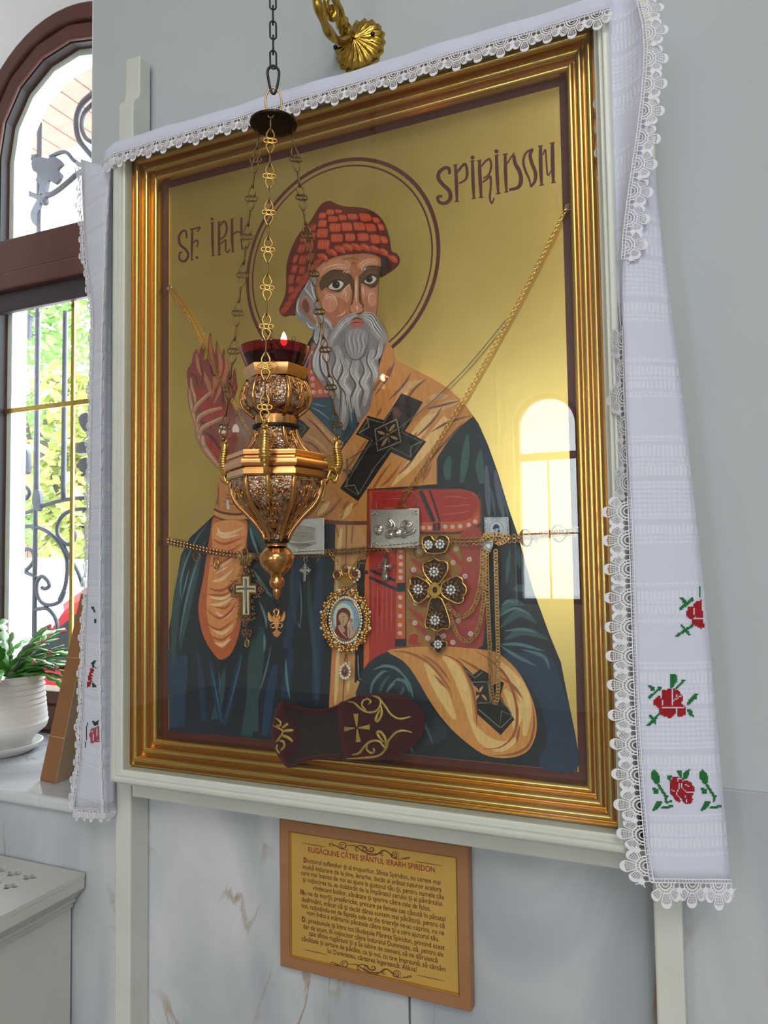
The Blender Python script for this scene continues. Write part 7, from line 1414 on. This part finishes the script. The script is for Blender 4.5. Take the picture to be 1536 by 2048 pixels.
for pts in ([(350, 100), (370, 115), (410, 95), (400, 50), (350, 10), (310, 60), (310, 150), (350, 230), (420, 250), (500, 220), (540, 130)], [(290, 290), (390, 280), (460, 350), (480, 440), (460, 510)], [(420, 445), (380, 445), (340, 470), (345, 520)]): iron('b', pts, .0068)
for pts, r_ in (([(560, 560), (490, 625), (458, 720), (470, 830), (515, 895), (560, 945)], .009), ([(560, 620), (505, 680), (490, 760), (512, 825), (560, 860)], .007), ([(230, 938), (160, 955), (132, 1010), (128, 1080), (150, 1140), (200, 1172), (260, 1182), (335, 1150), (420, 1082), (470, 1040), (560, 1000)], .009), ([(300, 942), (390, 912), (440, 960), (500, 1000), (560, 1020)], .007), ([(128, 1040), (98, 1140), (92, 1250), (112, 1340), (165, 1460)], .009), ([(128, 1080), (60, 1060), (30, 1150)], .007)): iron('Y', pts, r_)
q = MB(); q.ball(P(90, 403, YG), .014, 10, 7); q.obj('rosette_bead', 'wrought_iron', gr)
for crop, pl in (('Y', [(190, 960), (235, 940), (285, 948), (330, 938), (372, 980), (342, 1015), (366, 1050), (330, 1102), (292, 1078), (280, 1110), (266, 1190), (248, 1160), (228, 1172), (236, 1110), (212, 1082), (226, 1042), (194, 1020)]), ('Y', [(232, 1180), (246, 1190), (222, 1285), (218, 1352), (190, 1330), (184, 1270)]), ('a', [(140, 215), (195, 220), (190, 260), (180, 380), (155, 300)]), ('a', [(112, 985), (150, 1060), (178, 1110), (180, 1230), (115, 1225), (105, 1100)]), ('a', [(460, 1050), (500, 1040), (560, 1040), (560, 1100), (500, 1110), (470, 1090)]), ('a', [(500, 1170), (530, 1140), (560, 1150), (560, 1290), (540, 1240), (510, 1220)]), ('a', [(205, 1430), (215, 1350), (250, 1350), (258, 1450), (235, 1480)]), ('a', [(500, 880), (560, 850), (560, 960), (530, 960)])):
    q = MB(); q.prism([P(X, Y, YG - .008) for X, Y in cr(px(crop, pl), 3, True)], (0, .012, 0)); q.obj('iron_leaf', 'wrought_iron', gr)
q = MB(); q.tube([(NX - .37, YG, 1.0), (NX + .32, YG, 1.0)], .009, 7); q.obj('lower_rail', 'wrought_iron', gr); q = MB(); q.tube([(NX - .37, YG, 2.34), (NX + .32, YG, 2.34)], .009, 7); q.obj('upper_rail', 'wrought_iron', gr)
for zz2 in (1.0, 2.34):
    for xx in (NX - .37, NX + .32): q = MB(); q.tube([(xx, YG, zz2), (xx, YW + .12, zz2)], .008, 7); q.obj('wall_anchor', 'wrought_iron', gr)
# porch roof boards above
YS = PZ(100, 305, 3.62).y
so_ = MB(); so_.box((-8.0, .56, 3.63), (-1.2, YS, 3.67)); sof = struct(so_.obj('porch_roof', 'soffit_wood'), 'pink brown boarded porch roof outside the window')
for i in range(52):
    q = MB(); q.box((-7.9 + i * .13, .58, 3.61), (-7.9 + i * .13 + .122, YS, 3.63)); bev(q.obj('plank', 'soffit_wood', sof), .004, 1)
# trees beyond
def tree(loc, h, rad, k, label, n=2600):
    t = thing('tree', loc, label, 'tree', 'trees outside the window'); r = random.Random(k * 7 + 3); q = MB(); q.tube([Vector(loc), Vector(loc) + Vector((.05, .1, h * .5)), Vector(loc) + Vector((-.1, 0, h * .8))], [.14, .10, .05], 8)
    for i in range(6):
        a = i * 1.05; q.tube([Vector(loc) + Vector((0, 0, h * .45)), Vector(loc) + Vector((math.cos(a) * rad * .7, math.sin(a) * rad * .7, h * .75))], [.06, .02], 6)
    q.obj('trunk', 'bark', t); q = MB(); cl = [(r.uniform(-rad, rad) * .8, r.uniform(-rad, rad) * .8, h * r.uniform(.35, 1.0)) for _ in range(34)]
    for i in range(n):
        c = cl[r.randrange(len(cl))]; p = Vector(loc) + Vector((c[0] + r.gauss(0, rad * .17), c[1] + r.gauss(0, rad * .17), c[2] + r.gauss(0, rad * .15))); u = Vector((r.uniform(-1, 1), r.uniform(-1, 1), r.uniform(-.6, .6))).normalized(); v = u.orthogonal().normalized(); s2 = r.uniform(.05, .11)
        q.add([p - u * s2, p + v * s2 * .55, p + u * s2, p - v * s2 * .55], [(0, 1, 2, 3)])
    o = q.obj('crown', 'foliage_%d' % (k % 4), t, fix=False); o['kind'] = 'stuff'
tree((-9.7, 7.5, 0), 5.4, 1.6, 0, 'tall bright green leafy tree beyond the window, left of the glazing bar', 4600); tree((-13.9, 10.55, 0), 4.4, .5, 2, 'dull green tree further back beyond the window', 3200); tree((-6.95, 5.65, 0), 3.6, .7, 3, 'yellow green tree beyond the right pane of the window', 3000)
# fence and house
fe = thing('board_fence', (-9, 9.6, 0), 'brown board fence across the yard', 'fence')
for i in range(46): q = MB(); q.box((-16 + i * .3, 9.6, 0), (-16 + i * .3 + .28, 9.63, 2.0)); q.obj('board', 'fence_wood', fe)
q = MB(); q.box((-16, 9.64, .6), (-2.2, 9.68, .7)); q.obj('rail', 'fence_wood', fe)
hs_ = thing('house', (-14, 13, 0), 'pale house behind the trees and the fence', 'house'); q = MB(); q.box((-17, 12, 0), (-8, 15.5, 3.0)); q.obj('walls', 'house_wall', hs_); q = MB(); q.prism([(-17.3, 11.7, 3.0), (-17.3, 15.8, 3.0), (-17.3, 13.75, 4.1)], (9.6, 0, 0)); q.obj('roof', 'fence_wood', hs_)
for i in range(3): q = MB(); q.box((-15.6 + i * 2.6, 11.97, 1.0), (-14.4 + i * 2.6, 12.0, 2.2)); q.obj('house_window', 'car_glass', hs_)
def car(loc, rz, body, label):
    t = thing('car', (0, 0, 0), label, 'car', 'cars parked outside the window'); Mx = Matrix.Translation(loc) @ Matrix.Rotation(rz, 4, 'Z'); f = lambda p: Mx @ Vector(p)
    side = [(-2.05, .28), (-2.1, .62), (-1.95, .82), (-1.1, .95), (-.55, 1.38), (.7, 1.42), (1.45, 1.02), (2.0, .92), (2.08, .6), (2.02, .28)]
    q = MB(); q.prism([f((x, -.82, z)) for x, z in cr(side, 3, True)], Mx.to_3x3() @ Vector((0, 1.64, 0))); bev(q.obj('body', body, t), .05, 2)
    for sy in (-.832, .812):
        for w_ in ([(-1.0, .98), (-.52, 1.30), (.05, 1.33), (.05, .98)], [(.12, .98), (.12, 1.33), (.66, 1.34), (1.2, 1.02)]): q = MB(); q.prism([f((x, sy, z)) for x, z in w_], Mx.to_3x3() @ Vector((0, .02, 0))); q.obj('side_window', 'car_glass', t)
        for wx in (-1.3, 1.3): q = MB(); q.torus(f((wx, sy * 1.0, .31)), .23, .085, Mx.to_3x3() @ Vector((0, 1, 0)), 20, 8); q.obj('tyre', 'tyre', t); q = MB(); q.ball(f((wx, sy * .99, .31)), 1, 12, 8, (.15, .06, .15)); q.obj('hub_cap', 'chrome', t)
    q = MB(); q.prism([f((-1.14, -.66, .97)), f((-.60, -.62, 1.36)), f((-.60, .62, 1.36)), f((-1.14, .66, .97))], Mx.to_3x3() @ Vector((-.02, 0, .02))); q.obj('windscreen', 'car_glass', t)
    for sy in (-.6, .6): q = MB(); q.ball(f((-2.04, sy, .66)), 1, 10, 7, (.08, .16, .09)); q.obj('headlamp', 'chrome', t)
car((-6.2, 3.6, 0), .1, 'car_white', 'white parked car outside the window behind the plant'); car((-1.95, 2.2, 0), .05, 'car_red', 'red parked car outside the window near the cardboard case')
